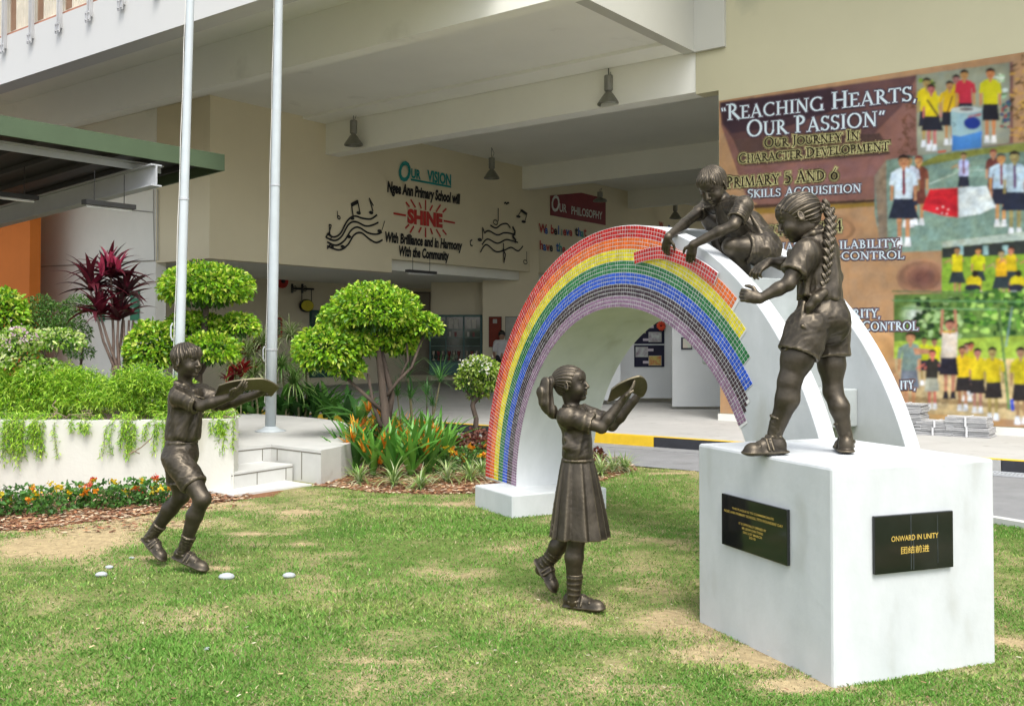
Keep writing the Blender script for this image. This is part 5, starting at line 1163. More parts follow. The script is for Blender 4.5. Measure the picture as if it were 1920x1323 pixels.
# ===== girl with ponytail, centre
def girl_ponytail():
    D = 5.45; P = Pn(D)
    base = (P(1095, 1140, -.03)+P(1035, 1105, .12))/2; base[2] = 0
    t = thing('statue_girl', 'bronze girl with ponytail and pleated skirt lifting a plate before the rainbow', 'statue', base)
    f = unit([.90, -.40, .15]); Rm = headframe(f, (-.13, .03, 1)); S = .198; hc = P(1071, 720, 0)
    shN, shF = P(1064, 779, -.09), P(1091, 776, .10); elN, elF = P(1128, 801, -.13), P(1147, 797, .05); wrN, wrF = P(1165, 753, -.14), P(1190, 750, .01)
    hipN, hipF = P(1080, 905, -.035), P(1078, 905, .045); knF, anN = P(1081, 1010, -.06), P(1076, 1112, -.04); knB, anB = P(1068, 1000, .08), P(1022, 1058, .16)
    v = Vol(*bodybox([hc, shN, shF, wrN, wrF, anN, anB, P(1210, 715, 0), P(1131, 1145, -.08), P(1020, 760, 0)], .12), HV)
    sculpt_head(v, hc, Rm, S, smile=.3)
    v.cone(P(1073, 762, .005), .040, hc-Rm[2]*.06-Rm[0]*.025, .037, .03)
    v.cone(P(1078, 785, 0), .060, P(1083, 860, 0), .060, .03); v.cone(shN, .042, shF, .042, .03); v.cone(P(1083, 860, 0), .06, P(1082, 900, 0), .075, .03)
    for sh, el, wr in ((shN, elN, wrN), (shF, elF, wrF)):
        limb(v, [sh, sh*.4+el*.6, el], [.040, .037, .031]); limb(v, [el, el*.65+wr*.35, wr], [.031, .032, .021])
    limb(v, [hipN, hipN*.4+knF*.6, knF], [.060, .060, .047]); limb(v, [knF, knF*.66+anN*.34+[-.008, 0, 0], anN], [.046, .050, .031])
    limb(v, [hipF, knB], [.060, .048]); limb(v, [knB, knB*.6+anB*.4+[-.01, 0, 0], anB], [.047, .048, .031])
    hand(v, wrN, P(1192, 722, -.13)-wrN, [.3, -.25, -1], .145, curl=.20, side=-1, thumbcurl=-.2)
    hand(v, wrF, P(1207, 724, .02)-wrF, [.7, -.2, -.7], .145, curl=.28, side=1, thumbcurl=-.2)
    v.build('body', BRZ, t)
    L = lambda x, y, z: hc+S*(Rm[0]*x+Rm[1]*y+Rm[2]*z)
    h = Vol(bodybox([hc, P(1024, 750, 0), P(1042, 784, 0)], .15)[0], bodybox([hc, P(1024, 750, 0), P(1042, 784, 0)], .15)[1], .003)
    h.ell(L(-.075, 0, .145), np.array([.475, .395, .395])*S, Rm); h.ell(L(-.24, 0, -.06), np.array([.22, .27, .24])*S, Rm, .05*S)
    h.ell(L(.46, 0, -.12), np.array([.42, .60, .52])*S, Rm, .015*S, 's'); h.ell(L(-.02, 0, -.38), np.array([.2, .6, .24])*S, Rm, .03*S, 's')
    for s in (1, -1): h.ell(L(.0, s*.42, -.07), np.array([.11, .09, .15])*S, Rm, .02*S, 's')
    tie = P(1034, 714, .0); h.ripple(grooves(tie, hc-tie, 23, .0017, 4.))
    pt = [tie, P(1026, 719, 0), P(1021, 735, 0), P(1024, 755, .0), P(1034, 771, .0), P(1043, 784, -.0)]
    g2 = Vol(bodybox(pt, .09)[0], bodybox(pt, .09)[1], .003); g2.chain(pt, [.022, .029, .035, .034, .026, .010], .03); g2.cone(tie-[.004, 0, 0], .021, hc*.15+tie*.85, .024, .01)
    q0 = pt[2]
    g2.ripple(lambda X: .0035*np.sin((X[:, 0]*150+X[:, 1]*110+3*vnoise(X*20)))); g2.build('ponytail', BRZ, t)
    h.build('hair', BRZ, t)
    # blouse
    q = bodybox([shN, shF, elN, elF, P(1083, 860, 0)], .13); c = Vol(q[0], q[1], .0050)
    c.cone(P(1079, 790, 0), .082, P(1083, 830, 0), .074, .03); c.cone(shN+[0, 0, -.01], .055, shF+[0, 0, -.01], .055, .03); c.cone(P(1083, 830, 0), .074, P(1083, 850, 0), .081, .02); c.cone(P(1073, 764, 0), .052, P(1076, 785, 0), .078, .03)
    for sh, el in ((shN, elN), (shF, elF)):
        e = sh*.30+el*.70; c.cone(sh, .054, e, .054, .02); ax = unit(el-sh); c.cutlocal(e+ax*.005, ax, .09); sockring(c, e-ax*.002, ax, .052, .005)
    c.cut(P(1083, 861, 0), (0, 0, -1)); c.cut(P(1074, 762, 0), Rm[2])
    nb = P(1075, 766, 0); c.chain([nb+[.055, -.03, -.03], nb+[.02, -.06, .0], nb+[-.03, -.05, .012], nb+[-.045, 0, .012], nb+[-.03, .05, .01], nb+[.02, .055, -.005], nb+[.055, .03, -.03]], [.011]*7, .006)
    for a, b, r in ((P(1060, 820, -.06), P(1080, 848, -.07), .012), (P(1057, 838, -.06), P(1082, 840, -.07), .009), (P(1102, 812, -.05), P(1097, 850, -.06), .010)): c.cone(a, r*.5, b, r, .03)
    c.ripple(folds(.009, 16, 2.4, (.3, 0, 1))); c.ripple(folds(.003, 55, 2.5, (1, 0, .6))); c.build('blouse', BRZ, t)
    # pleated skirt
    top_, bot = P(1083, 857, 0), P(1087, 1006, 0); zt_, zb_ = top_[2], bot[2]
    def skirt(off, under=False):
        def fn(X):
            tz = np.clip((zt_-X[..., 2])/(zt_-zb_), 0, 1.15); cx = top_[0]+(bot[0]-top_[0])*tz; cy = top_[1]; x = (X[..., 0]-cx)/1.0; y = (X[..., 1]-cy)/.92; th = np.arctan2(y, x)
            r = .085+(.156-.085)*(tz**.75)-off; w = (th*13/(2*math.pi)+.35*np.sin(th*2.+.6))%1; pl_ = np.where(w < .78, w/.78, (1-w)/.22)*.020*(.25+tz)+.006*np.sin(th*5+1)*tz
            return (np.hypot(x, y)-(r+pl_-.008))*.8
        return fn
    q = bodybox([top_, bot], .24); c = Vol(q[0]+[0, 0, .2], q[1]-[0, 0, .15], .0050)
    c.field(skirt(0), c.lo, c.lo+c.n*c.h, 0); c.d = np.maximum(c.d, 0) if False else c.d
    c.cut(bot, (0, 0, -1)); c.cut(top_, (0, 0, 1)); c.field(skirt(.012), c.lo, [c.lo[0]+9, c.lo[1]+9, zb_+.10], .0, 'u') if False else None
    sl, X = c.win(c.lo, [c.lo[0]+9, c.lo[1]+9, zb_+.09], 0); inner = skirt(.014)(X).astype(np.float32); c.d[sl] = np.maximum(c.d[sl], -inner)
    sockring(c, top_-[0, 0, .012], (0, 0, 1), .083, .007); c.ripple(folds(.003, 22, 3)); c.build('pleated_skirt', BRZ, t)
    for an, hl, to, kn, nrr in ((anN, P(1057, 1138, .02), P(1134, 1146, -.12), knF, 4), (anB, P(1003, 1052, .20), P(1038, 1112, .10), knB, 4)):
        up = unit(kn-an); s = Vol(*bodybox([an, hl, to], .11), .0038); up2 = unit(np.cross(np.cross(to-hl, up), to-hl)); shoe(s, an-up*.04, hl, to, up2, .039); s.build('shoe', BRZ, t)
        s = Vol(*bodybox([an, an*.6+kn*.4], .08), .0042); s.cone(an-up*.04, .034, an+up*.105, .045, 0)
        for k in range(nrr): sockring(s, an+up*(.0+.03*k), up+np.array([.15*math.sin(k*2), 0, .1]), .036+.0023*k, .005)
        s.cut(an+up*.11, up); s.build('sock', BRZ, t)
girl_ponytail(); P_ = Pn(5.45)
plate([(1140, 754), (1147, 731), (1160, 721), (1176, 713), (1190, 708), (1201, 706), (1210, 711), (1214, 721), (1213, 732), (1207, 743), (1200, 746), (1192, 739), (1180, 737), (1166, 742), (1152, 750)], P_, lambda x, y: -.13+(x-1140)*.0012+(y-730)*.0035, 'curved bronze plate lifted overhead by the ponytail girl in the centre', corners=(0, 1, 10))

# ===== boy crouching on the arch
def boy_crouching():
    W = lambda px, py, w: onA(px, py, w)
    base = W(1400, 525, .4)
    t = thing('statue_boy', 'bronze boy crouching on top of the arch and pressing down red mosaic tiles', 'statue', base)
    hc = W(1336, 349, .22); S = .245; f = unit([-.50, -.62, -.55]); Rm = headframe(f, (-.25, -.15, 1))
    shN, shF = W(1394, 386, .20), W(1325, 384, .42); elN, elF = W(1376, 422, .10), W(1298, 407, .24); wrN, wrF = W(1300, 458, -.09), W(1253, 444, -.09)
    hpN, hpF = W(1432, 468, .36), W(1415, 462, .56); knN, knF = W(1372, 462, .14), W(1331, 412, .52); anN, anF = W(1405, 528, .36), W(1356, 486, .52)
    v = Vol(*bodybox([hc, shN, shF, wrN, wrF, hpN, hpF, anN, anF, W(1293, 500, -.08), W(1240, 485, -.06)], .11), HV+.0002)
    sculpt_head(v, hc, Rm, S, smile=.4)
    v.cone(W(1370, 384, .30), .045, hc-Rm[2]*.07-Rm[0]*.03, .043, .03)
    ch, wa = W(1372, 405, .34), W(1418, 446, .42)
    v.cone(ch, .075, wa, .075, .03); v.cone(shN, .045, shF, .045, .03)
    for sh, el, wr in ((shN, elN, wrN), (shF, elF, wrF)):
        limb(v, [sh, sh*.4+el*.6, el], [.044, .042, .036]); limb(v, [el, el*.65+wr*.35, wr], [.036, .037, .026])
    for hp, kn, an in ((hpN, knN, anN), (hpF, knF, anF)):
        limb(v, [hp, hp*.5+kn*.5, kn], [.088, .076, .058]); limb(v, [kn, kn*.62+an*.38+[.01, 0, 0], an], [.054, .056, .038]); v.ell(kn, (.06, .06, .058), k=.02)
    hand(v, wrN, W(1292, 497, -.085)-wrN, [-.3, -.9, .25], .150, curl=.28, side=1, thumbcurl=.35, spread=.1)
    hand(v, wrF, W(1243, 484, -.085)-wrF, [-.5, -.8, .2], .150, curl=.32, side=-1, thumbcurl=.4, spread=.1)
    v.build('body', BRZ, t)
    L = lambda x, y, z: hc+S*(Rm[0]*x+Rm[1]*y+Rm[2]*z)
    h = Vol(hc-.17, hc+.17, .003); h.ell(L(-.075, 0, .15), np.array([.476, .396, .398])*S, Rm); h.ell(L(-.22, 0, -.08), np.array([.26, .30, .28])*S, Rm, .05*S); h.ell(L(.20, 0, .24), np.array([.22, .31, .23])*S, Rm, .05*S)
    h.ell(L(.38, 0, -.20), np.array([.38, .50, .38])*S, Rm, .02*S, 's'); h.ell(L(-.02, .0, -.30), np.array([.16, .6, .24])*S, Rm, .03*S, 's'); h.cut(L(0, 0, -.34), -Rm[2])
    for s in (1, -1): h.ell(L(0, s*.44, -.04), np.array([.11, .10, .15])*S, Rm, .02*S, 's')
    for k in range(8): y = -.28+k*.08; h.cone(L(.30, y*.8, .34), .03*S, L(.385-.25*abs(y), y+.02, .16+.03*(k % 2)), .010*S, .01*S)
    h.ripple(grooves(L(-.15, 0, .5), Rm[2]*.9-Rm[0]*.3, 27, .0020, 12.)); h.build('hair', BRZ, t)
    q = bodybox([shN, shF, ch, wa, elN, elF], .14); c = Vol(q[0], q[1], .0051)
    c.cone(ch, .100, W(1400, 425, .38), .105, .03); c.cone(W(1400, 425, .38), .105, wa, .112, .03); c.cone(shN, .058, shF, .058, .04); c.cone(W(1370, 385, .30), .062, ch, .09, .03)
    for sh, el in ((shN, elN), (shF, elF)):
        e = sh*.35+el*.65; c.cone(sh, .060, e, .058, .02); ax = unit(el-sh); c.cutlocal(e+ax*.01, ax, .10)
        for k in range(3): sockring(c, e-ax*(.018*k-.004), ax, .057, .0055)
    hx = unit(wa-ch); c.cut(wa+hx*.045, hx)
    sockring(c, wa+hx*.03, hx, .115, .006); c.cut(W(1365, 372, .28), Rm[2]*.8-hx*.4)
    nb = W(1368, 384, .28); a1, b1 = unit(np.cross(hx, [0, 0, 1])), None; b1 = np.cross(hx, a1)
    c.chain([nb+a1*.058*math.cos(k)+b1*.058*math.sin(k) for k in np.linspace(0, 6.28, 12)], [.012]*12, .006)
    for a, b, r in ((W(1402, 396, .27), W(1430, 438, .32), .011), (W(1394, 412, .27), W(1424, 442, .31), .011)): c.cone(a, r*.5, b, r, .035)
    c.ripple(folds(.010, 15, 2.4, (.6, 0, -.7))); c.ripple(folds(.003, 55, 3, (.6, 0, -.7))); c.build('shirt', BRZ, t)
    q = bodybox([hpN, hpF, knN, knF], .15); c = Vol(q[0], q[1], .0051)
    c.cone(hpN, .108, hpN*.42+knN*.58, .096, .02); c.cone(hpF, .105, hpF*.5+knF*.5, .09, .02); c.cone(hpN, .11, wa+hx*.02, .11, .03)
    for hp, kn in ((hpN, knN), (hpF, knF)): ax = unit(kn-hp); e = hp*.48+kn*.52; c.cutlocal(e+ax*.01, ax, .13); c.cone(e-ax*.02, .075, e+ax*.05, .078, .003, 's'); sockring(c, e, ax, .094, .006)
    c.ripple(folds(.012, 15, 1.8, (.3, 0, 1))); c.ripple(folds(.004, 50, 2)); c.build('shorts', BRZ, t)
    for an, kn, to in ((anN, knN, W(1350, 535, .28)), (anF, knF, W(1320, 500, .50))):
        up = unit(kn-an); to = an+unit((to-an)*[1, 1, 0])*.16-[0, 0, .07]; hl = an+unit((an-to)*[1, 1, 0])*.06-[0, 0, .07]; s = Vol(*bodybox([an, hl, to], .11), .004); shoe(s, an-[0, 0, .03], hl, to, (0, 0, 1), .042); s.build('shoe', BRZ, t)
boy_crouching()

# ===== girl with a braid standing on the plinth
def girl_braid():
    D = 4.72; P = Pn(D)
    t = thing('statue_girl', 'bronze girl with a long braid and shorts standing on the white plinth', 'statue', [P(1530, 850)[0], P(1530, 850)[1], ZP])
    f = unit([-.90, .12, -.36]); Rm = headframe(f, (-.25, .1, 1)); S = .214; hc = P(1496, 408, 0)
    shN, shF = P(1508, 472, -.09), P(1512, 476, .13); elN, elF = P(1478, 532, -.13), P(1478, 496, .17); wrN, wrF = P(1424, 560, -.12), P(1443, 491, .16)
    hpN, hpF = P(1513, 618, -.06), P(1556, 622, .06); knN, knF = P(1480, 716, -.08), P(1562, 735, .05); anN, anF = P(1455, 806, -.05), P(1585, 815, .02)
    v = Vol(*bodybox([hc, shN, shF, wrN, wrF, hpN, hpF, anN, anF, P(1390, 553, -.1), P(1412, 508, .16)], .11), HV-.0001)
    sculpt_head(v, hc, Rm, S, smile=.2)
    v.cone(P(1522, 438, .0), .044, hc-Rm[2]*.06-Rm[0]*.03, .042, .03)
    v.cone(P(1530, 470, 0), .07, P(1536, 560, 0), .07, .03); v.cone(shN, .045, shF, .045, .03); v.ell(P(1538, 600, 0), (.09, .10, .09), k=.03)
    for sh, el, wr in ((shN, elN, wrN), (shF, elF, wrF)):
        limb(v, [sh, sh*.4+el*.6, el], [.042, .038, .032]); limb(v, [el, el*.65+wr*.35, wr], [.032, .031, .0205])
    for hp, kn, an, b, q_ in ((hpN, knN, anN, (.010, -.01, 0), 1), (hpF, knF, anF, (.004, -.018, 0), .84)):
        limb(v, [hp, hp*.45+kn*.55, kn], [.085*q_, .072*q_, .050*q_], .03); limb(v, [kn, kn*.66+an*.34+np.array(b), an], [.049*q_, .051*q_, .036*q_], .03)
    hand(v, wrN, P(1396, 553, -.12)-wrN, [-.1, -1, .1], .142, curl=1.15, side=1, thumbcurl=.7, spread=.05)
    hand(v, wrF, P(1418, 506, .15)-wrF, [-.1, -.5, 1.], .142, curl=.6, side=1, thumbcurl=.8, spread=.2, fcurl=[.45, .7, .8, .85])
    v.build('body', BRZ, t)
    L = lambda x, y, z: hc+S*(Rm[0]*x+Rm[1]*y+Rm[2]*z)
    tie = P(1537, 390, .02)
    h = Vol(*bodybox([hc, tie], .15), .003)
    h.ell(L(-.075, 0, .145), np.array([.485, .400, .40])*S, Rm); h.ell(L(-.24, 0, -.06), np.array([.24, .29, .27])*S, Rm, .05*S); h.ell(L(.26, 0, .22), np.array([.16, .28, .20])*S, Rm, .05*S)
    h.ell(L(.46, 0, -.16), np.array([.42, .60, .50])*S, Rm, .015*S, 's'); h.ell(L(.0, 0, -.40), np.array([.2, .6, .24])*S, Rm, .03*S, 's')
    for s in (1, -1): h.ell(L(.0, s*.42, -.07), np.array([.11, .09, .15])*S, Rm, .02*S, 's')
    for k in range(6): y = -.25+k*.1; h.cone(L(.30, y*.8, .36), .03*S, L(.40-.25*abs(y), y, .13+.03*(k % 2)), .010*S, .01*S)
    h.cone(tie, .026, hc*.3+tie*.7, .04, .02); h.ripple(grooves(tie, hc-tie, 23, .0022, 4.)); h.build('hair', BRZ, t)
    # braid
    bp = smooth([(1537, 388), (1548, 386), (1556, 402), (1557, 430), (1554, 462), (1551, 495), (1546, 525), (1541, 545), (1531, 566)], 8)
    pts = [P(x, y, -.035-.06*min(1, max(0, (y-395)/60.))) for x, y in bp]
    g = Vol(*bodybox(pts, .06), .0028)
    seg = np.cumsum([0]+[np.linalg.norm(pts[i+1]-pts[i]) for i in range(len(pts)-1)]); n = int(seg[-1]/.0185)
    for k in range(n):
        s_ = seg[-1]*(k+.5)/n; i = min(len(seg)-2, int(np.searchsorted(seg, s_))-1); i = max(i, 0); tt = (s_-seg[i])/(seg[i+1]-seg[i]); p = pts[i]*(1-tt)+pts[i+1]*tt; d = unit(pts[i+1]-pts[i])
        y = np.array([0, 1., 0]); x = unit(np.cross(d, y)); y = np.cross(x, d); sg = 1 if k % 2 else -1; w = 1.0-.42*max(0, (s_/seg[-1]-.55)/.45)
        ax = unit(d*.80-x*sg*.60); bx = unit(np.cross(ax, y)); g.ell(p+x*sg*.0090*w, (.029*w, .0150*w, .020*w), np.array([ax, bx, y]), .0035)
    g.ripple(lambda X: .0012*np.sin(X[:, 0]*520+X[:, 2]*260+2*vnoise(X*30))); g.build('braid', BRZ, t)
    # shirt
    q = bodybox([shN, shF, elN, elF, P(1537, 566, 0)], .14); c = Vol(q[0], q[1], .0050)
    c.cone(P(1533, 475, .01), .100, P(1536, 520, .0), .094, .03); c.cone(P(1536, 520, .0), .094, P(1537, 562, 0), .102, .02); c.cone(shN+[.01, 0, -.01], .058, shF+[.01, 0, -.01], .058, .03); c.cone(P(1524, 440, 0), .055, P(1530, 468, 0), .08, .03)
    for sh, el, w in ((shN, elN, .058), (shF, elF, .055)):
        e = sh*.38+el*.62; c.cone(sh, w, e, w+.002, .02); ax = unit(el-sh); c.cutlocal(e+ax*.01, ax, .10); sockring(c, e, ax, w, .005)
    c.cut(P(1537, 561, 0), (0, 0, -1)); c.cut(P(1523, 432, 0), Rm[2]*.9-np.array([.4, 0, 0]))
    nb = P(1524, 440, 0); c.chain([nb+[-.055, -.03, -.02], nb+[-.02, -.058, -.0], nb+[.035, -.05, .012], nb+[.052, 0, .014], nb+[.03, .05, .01], nb+[-.02, .055, 0], nb+[-.055, .02, -.02]], [.012]*7, .005)
    for a, b, r in ((P(1505, 500, -.07), P(1500, 552, -.06), .012), (P(1520, 480, -.10), P(1512, 550, -.09), .010), (P(1570, 490, -.05), P(1562, 556, -.07), .012), (P(1575, 520, -.03), P(1540, 552, -.10), .011), (P(1568, 540, -.06), P(1530, 558, -.10), .009)): c.cone(a, r*.5, b, r, .035)
    # knotted end of the shirt
    c.ripple(folds(.010, 15, 2.6, (-.1, 0, 1))); c.ripple(folds(.0035, 50, 3.5, (.1, 0, 1)))
    c.chain([P(1545, 548, -.12), P(1530, 560, -.135), P(1519, 574, -.13), P(1512, 592, -.12)], [.018, .026, .022, .010], .008); c.chain([P(1528, 557, -.14), P(1517, 580, -.14)], [.006, .004], .003); c.build('shirt', BRZ, t)
    # shorts
    q = bodybox([hpN, hpF, P(1537, 560, 0), P(1500, 670, 0), P(1560, 675, 0)], .14); c = Vol(q[0], q[1], .0050)
    c.cone(P(1536, 560, 0), .100, P(1540, 590, 0), .122, .03, flat=((0, 1, 0), .92)); c.ell(P(1524, 604, -.035), (.095, .095, .10), k=.03); c.ell(P(1556, 604, -.015), (.095, .095, .10), k=.03)
    eN, eF = P(1497, 664, -.075), P(1559, 668, .055)
    c.cone(hpN, .100, eN, .097, .015); c.cone(hpF, .094, eF, .084, .015)
    for e, hp, r in ((eN, hpN, .097), (eF, hpF, .087)):
        ax = unit(e-hp); c.cutlocal(e, ax, .13); c.cone(e-ax*.03, r-.014, e+ax*.06, r-.012, .003, 's'); sockring(c, e-ax*.008, ax, r-.002, .005)
    c.chain([P(1507, 568, -.11), P(1500, 610, -.14), P(1489, 648, -.14), P(1472, 656, -.10)], [.005]*4, .004); c.chain([P(1504, 610, -.155), P(1535, 632, -.15)], [.005, .005], .004)
    c.cut(P(1536, 560, 0), (0, 0, 1)); c.ripple(folds(.008, 14, 1.8, (-.3, 0, 1))); c.ripple(folds(.0035, 45, 2, (1, 0, .5))); c.build('shorts', BRZ, t)
    zs_ = lambda p: np.array([p[0], p[1], ZP+.002])
    hN, tN = zs_(P(1474, 848, -.04)), zs_(P(1395, 845, -.10)); hF, tF = zs_(P(1588, 851, -.04)), zs_(P(1578, 842, .17))
    for an, hl, to, kn in ((anN, hN, tN, knN), (anF, hF, tF, knF)):
        up = unit(kn-an); s = Vol(*bodybox([an, hl, to], .11), .0032); shoe(s, an-up*.03, hl, to, (0, 0, 1), .043); s.build('shoe', BRZ, t)
        s = Vol(*bodybox([an, an*.6+kn*.4], .08), .0042); q_ = 1. if an is anN else .88; s.cone(an-up*.04, .034*q_, an+up*.065, .040*q_, 0); sockring(s, an+up*.060, up, .040*q_, .005); s.ripple(folds(.0035, 45, .6)); s.cut(an+up*.068, up); s.build('sock', BRZ, t)
girl_braid()

# ---- passer-by in the corridor, half hidden behind the arch
def passer_by():
    D = 28.0; b = at(941, 735, D); b[2] = .152; t = thing('person', 'person in a pale shirt and dark trousers standing in the corridor behind the rainbow', 'person', b)
    Z_ = lambda z, x=0, y=0: b+np.array([x, y, z])
    v = Vol(b-[.35, .3, 0], b+[.35, .3, 1.65], .012); v.ell(Z_(1.46), (.085, .095, .115)); v.cone(Z_(1.3), .05, Z_(1.42), .05, .02); v.cone(Z_(1.2), .11, Z_(.85), .12, .02); v.cone(Z_(1.25, -.17), .045, Z_(1.0, -.22), .04, .02); v.cone(Z_(1.0, -.22), .038, Z_(.78, -.2, -.05), .03, .02)
    v.cone(Z_(1.25, .17), .045, Z_(1.0, .22), .04, .02); v.cone(Z_(1.0, .22), .038, Z_(.78, .2, -.05), .03, .02)
    for s_ in (-1, 1): v.chain([Z_(.85, s_*.08), Z_(.45, s_*.085), Z_(.06, s_*.085)], [.085, .06, .045], .02)
    v.build('body', mat('brown skin', (.30, .18, .12), .6), t)
    h = Vol(b-[.2, .2, -1.2], b+[.2, .2, 1.68], .012); h.ell(Z_(1.50, 0, .02), (.10, .11, .115)); h.cut(Z_(1.42), (0, 0, -1)); h.build('hair', mat('black hair', (.01, .01, .01), .6), t)
    c = Vol(b-[.35, .3, -.7], b+[.35, .3, 1.45], .012); c.cone(Z_(1.22), .145, Z_(.88), .145, .03, flat=((0, 1, 0), .8)); c.cone(Z_(1.26, -.17), .07, Z_(1.05, -.21), .06, .02); c.cone(Z_(1.26, .17), .07, Z_(1.05, .21), .06, .02); c.cone(Z_(1.28, -.15), .06, Z_(1.28, .15), .06, .03); c.build('shirt', mat('pale shirt', (.6, .6, .62), .8), t)
    c = Vol(b-[.3, .3, 0], b+[.3, .3, .95], .012)
    for s_ in (-1, 1): c.chain([Z_(.85, s_*.07), Z_(.45, s_*.085), Z_(.08, s_*.085)], [.11, .085, .07], .02)
    c.build('trousers', mat('dark trousers', (.02, .02, .03), .8), t)
passer_by()
# ------------------------------------------------------------------ planter, steps, flagpoles
PLW = mat('stained cream planter render', (.56, .56, .50), .8, var=.05, scale=2.0, bump=.2, bscale=24, dirt=((.34, .33, .25), 2.2, .60), streak=(1, 1, .4))
TILE = mat('white glazed step tile', (.55, .55, .52), .5, var=.06, scale=4, dirt=((.42, .41, .36), 5, .64))
GR = mat('dirty tile joint', (.16, .15, .12), .8)
zPL = 0.70
plt = thing('planter', 'long curved cream planter wall with ferns spilling over it, on the left', 'planter', ground(200, 928))
wpts = [ground(438, 921), ground(330, 926), ground(200, 928), ground(60, 926), ground(-120, 920), ground(-420, 905)]
wpts = [np.array([p[0], p[1], 0]) for p in wpts]; sm = smooth([tuple(p[:2]) for p in wpts], 6)
mb = MB(); dep = .16
outer = [np.array([x, y, 0]) for x, y in sm]
inner = [p+np.array([0, dep, 0]) for p in outer]
for i in range(len(outer)-1):
    mb.add([outer[i]-[0, 0, .05], outer[i+1]-[0, 0, .05], inner[i+1]-[0, 0, .05], inner[i]-[0, 0, .05], outer[i]+[0, 0, zPL], outer[i+1]+[0, 0, zPL], inner[i+1]+[0, 0, zPL], inner[i]+[0, 0, zPL]],
           [(1, 0, 4, 5), (3, 2, 6, 7), (5, 4, 7, 6)]+([(0, 3, 7, 4)] if i == 0 else []))
e0 = outer[0]; sidep = np.array([-.82, 2.6, 0]); mb.box(inner[0]-[.16, 0, .05], (.16, 0, 0), sidep, (0, 0, zPL+.05)); mb.build('planter_wall', PLW, plt)
EARTH = mat('brown planter soil', (.085, .055, .035), .95, var=.25, scale=12, bump=.6, bscale=60)
mb = MB(); L_ = [p for p in inner]; mb.add([(*p[:2], zPL-.08) for p in L_]+[(L_[-1][0], 12.6, zPL-.08), (e0[0]-.84, 12.1, zPL-.08)], [tuple(range(len(L_)+2))]); mb.build('planter_soil', EARTH, plt)
# flagpole platform and steps (faces follow the photograph's step corner)
ZS = .35
ps = thing('flagpole_platform', 'white tiled platform with two steps in front of the flagpoles', 'platform', ground(560, 905))
q0 = ground(438, 840, ZS); q1 = ground(508, 833, ZS); q2 = ground(602, 844, ZS); q3 = ground(668, 826, ZS); arc = [ground(x, y, ZS) for x, y in ((681, 814), (672, 800), (640, 790), (600, 784), (540, 779), (470, 775), (400, 776))]
top = [q0, q1, q2, ground(640, 836, ZS), q3]+arc+[np.array([-4.6, arc[-1][1], ZS]), np.array([-3.9, 12.9, ZS]), np.array([q0[0]-.06, q0[1]+.02, ZS])]
MB().prism([p*[1, 1, 0]+[0, 0, -.05] for p in top], (0, 0, ZS+.05)).build('platform_block', [TILE], ps)
dst = (q1-q0)*[1, 1, 0]; dst /= np.linalg.norm(dst); dso = np.array([dst[1], -dst[0], 0]); Ws = np.linalg.norm((q1-q0)[:2])
dwn = (q2-q1)*[1, 1, 0]; dwn /= np.linalg.norm(dwn)
s1a, s1b = ground(436, 884, .25), ground(550, 866+0, .25)
def stepblk(a, b, depth, z, name='step'):
    d = (b-a)*[1, 1, 0]; n = np.array([d[1], -d[0], 0]); n /= np.linalg.norm(n); mb = MB(); mb.box(a*[1, 1, 0]-[0, 0, .05], d, -n*depth, (0, 0, z+.05)); return mb.build(name, TILE, ps, bevel=.004)
t1 = ground(434, 886, .182); t2 = ground(549, 869, .182); stepblk(t1, t2, .9, .182)
t1 = ground(434, 928, .02); t2 = ground(585, 908, .02); stepblk(t1, t2, .75, .025)
# tile joints on the risers and the platform edge
mb = MB()
def joint(a, b, w=.006):
    d = b-a; n = np.array([0, 0, w]) if abs(d[2]) < .05 else unit(np.cross(d, [0, 1, 0]))*w; mb.add([a-n+[0, -.004, 0], b-n+[0, -.004, 0], b+n+[0, -.004, 0], a+n+[0, -.004, 0]], [(0, 1, 2, 3)])
def vj(px, yb, z0, z1, P, Q):
    n = np.array([(Q-P)[1], -(Q-P)[0], 0]); p = onplane(px, yb, P, unit(n)); joint(np.array([p[0], p[1], z0]), np.array([p[0], p[1], z1]))
vj(492, 850, .19, ZS-.03, q0, q1); vj(520, 850, .19, ZS-.03, q1, q2); vj(566, 860, .03, ZS-.03, q1, q2)
a_, b_ = ground(434, 886, .182), ground(549, 869, .182)
for x in (482, 536): vj(x, 890, .03, .155, a_, b_)
joint(q0-[0, 0, .035]+dso*0, q1-[0, 0, .035]); joint(q1-[0, 0, .035], q2-[0, 0, .035]); joint(a_-[0, 0, .03], b_-[0, 0, .03])
kind(mb.build('tile_joints', GR, ps), 'stuff')
POLE = mat('white grey pole paint', (.50, .55, .57), .38, var=.05, scale=5, spec=.6)
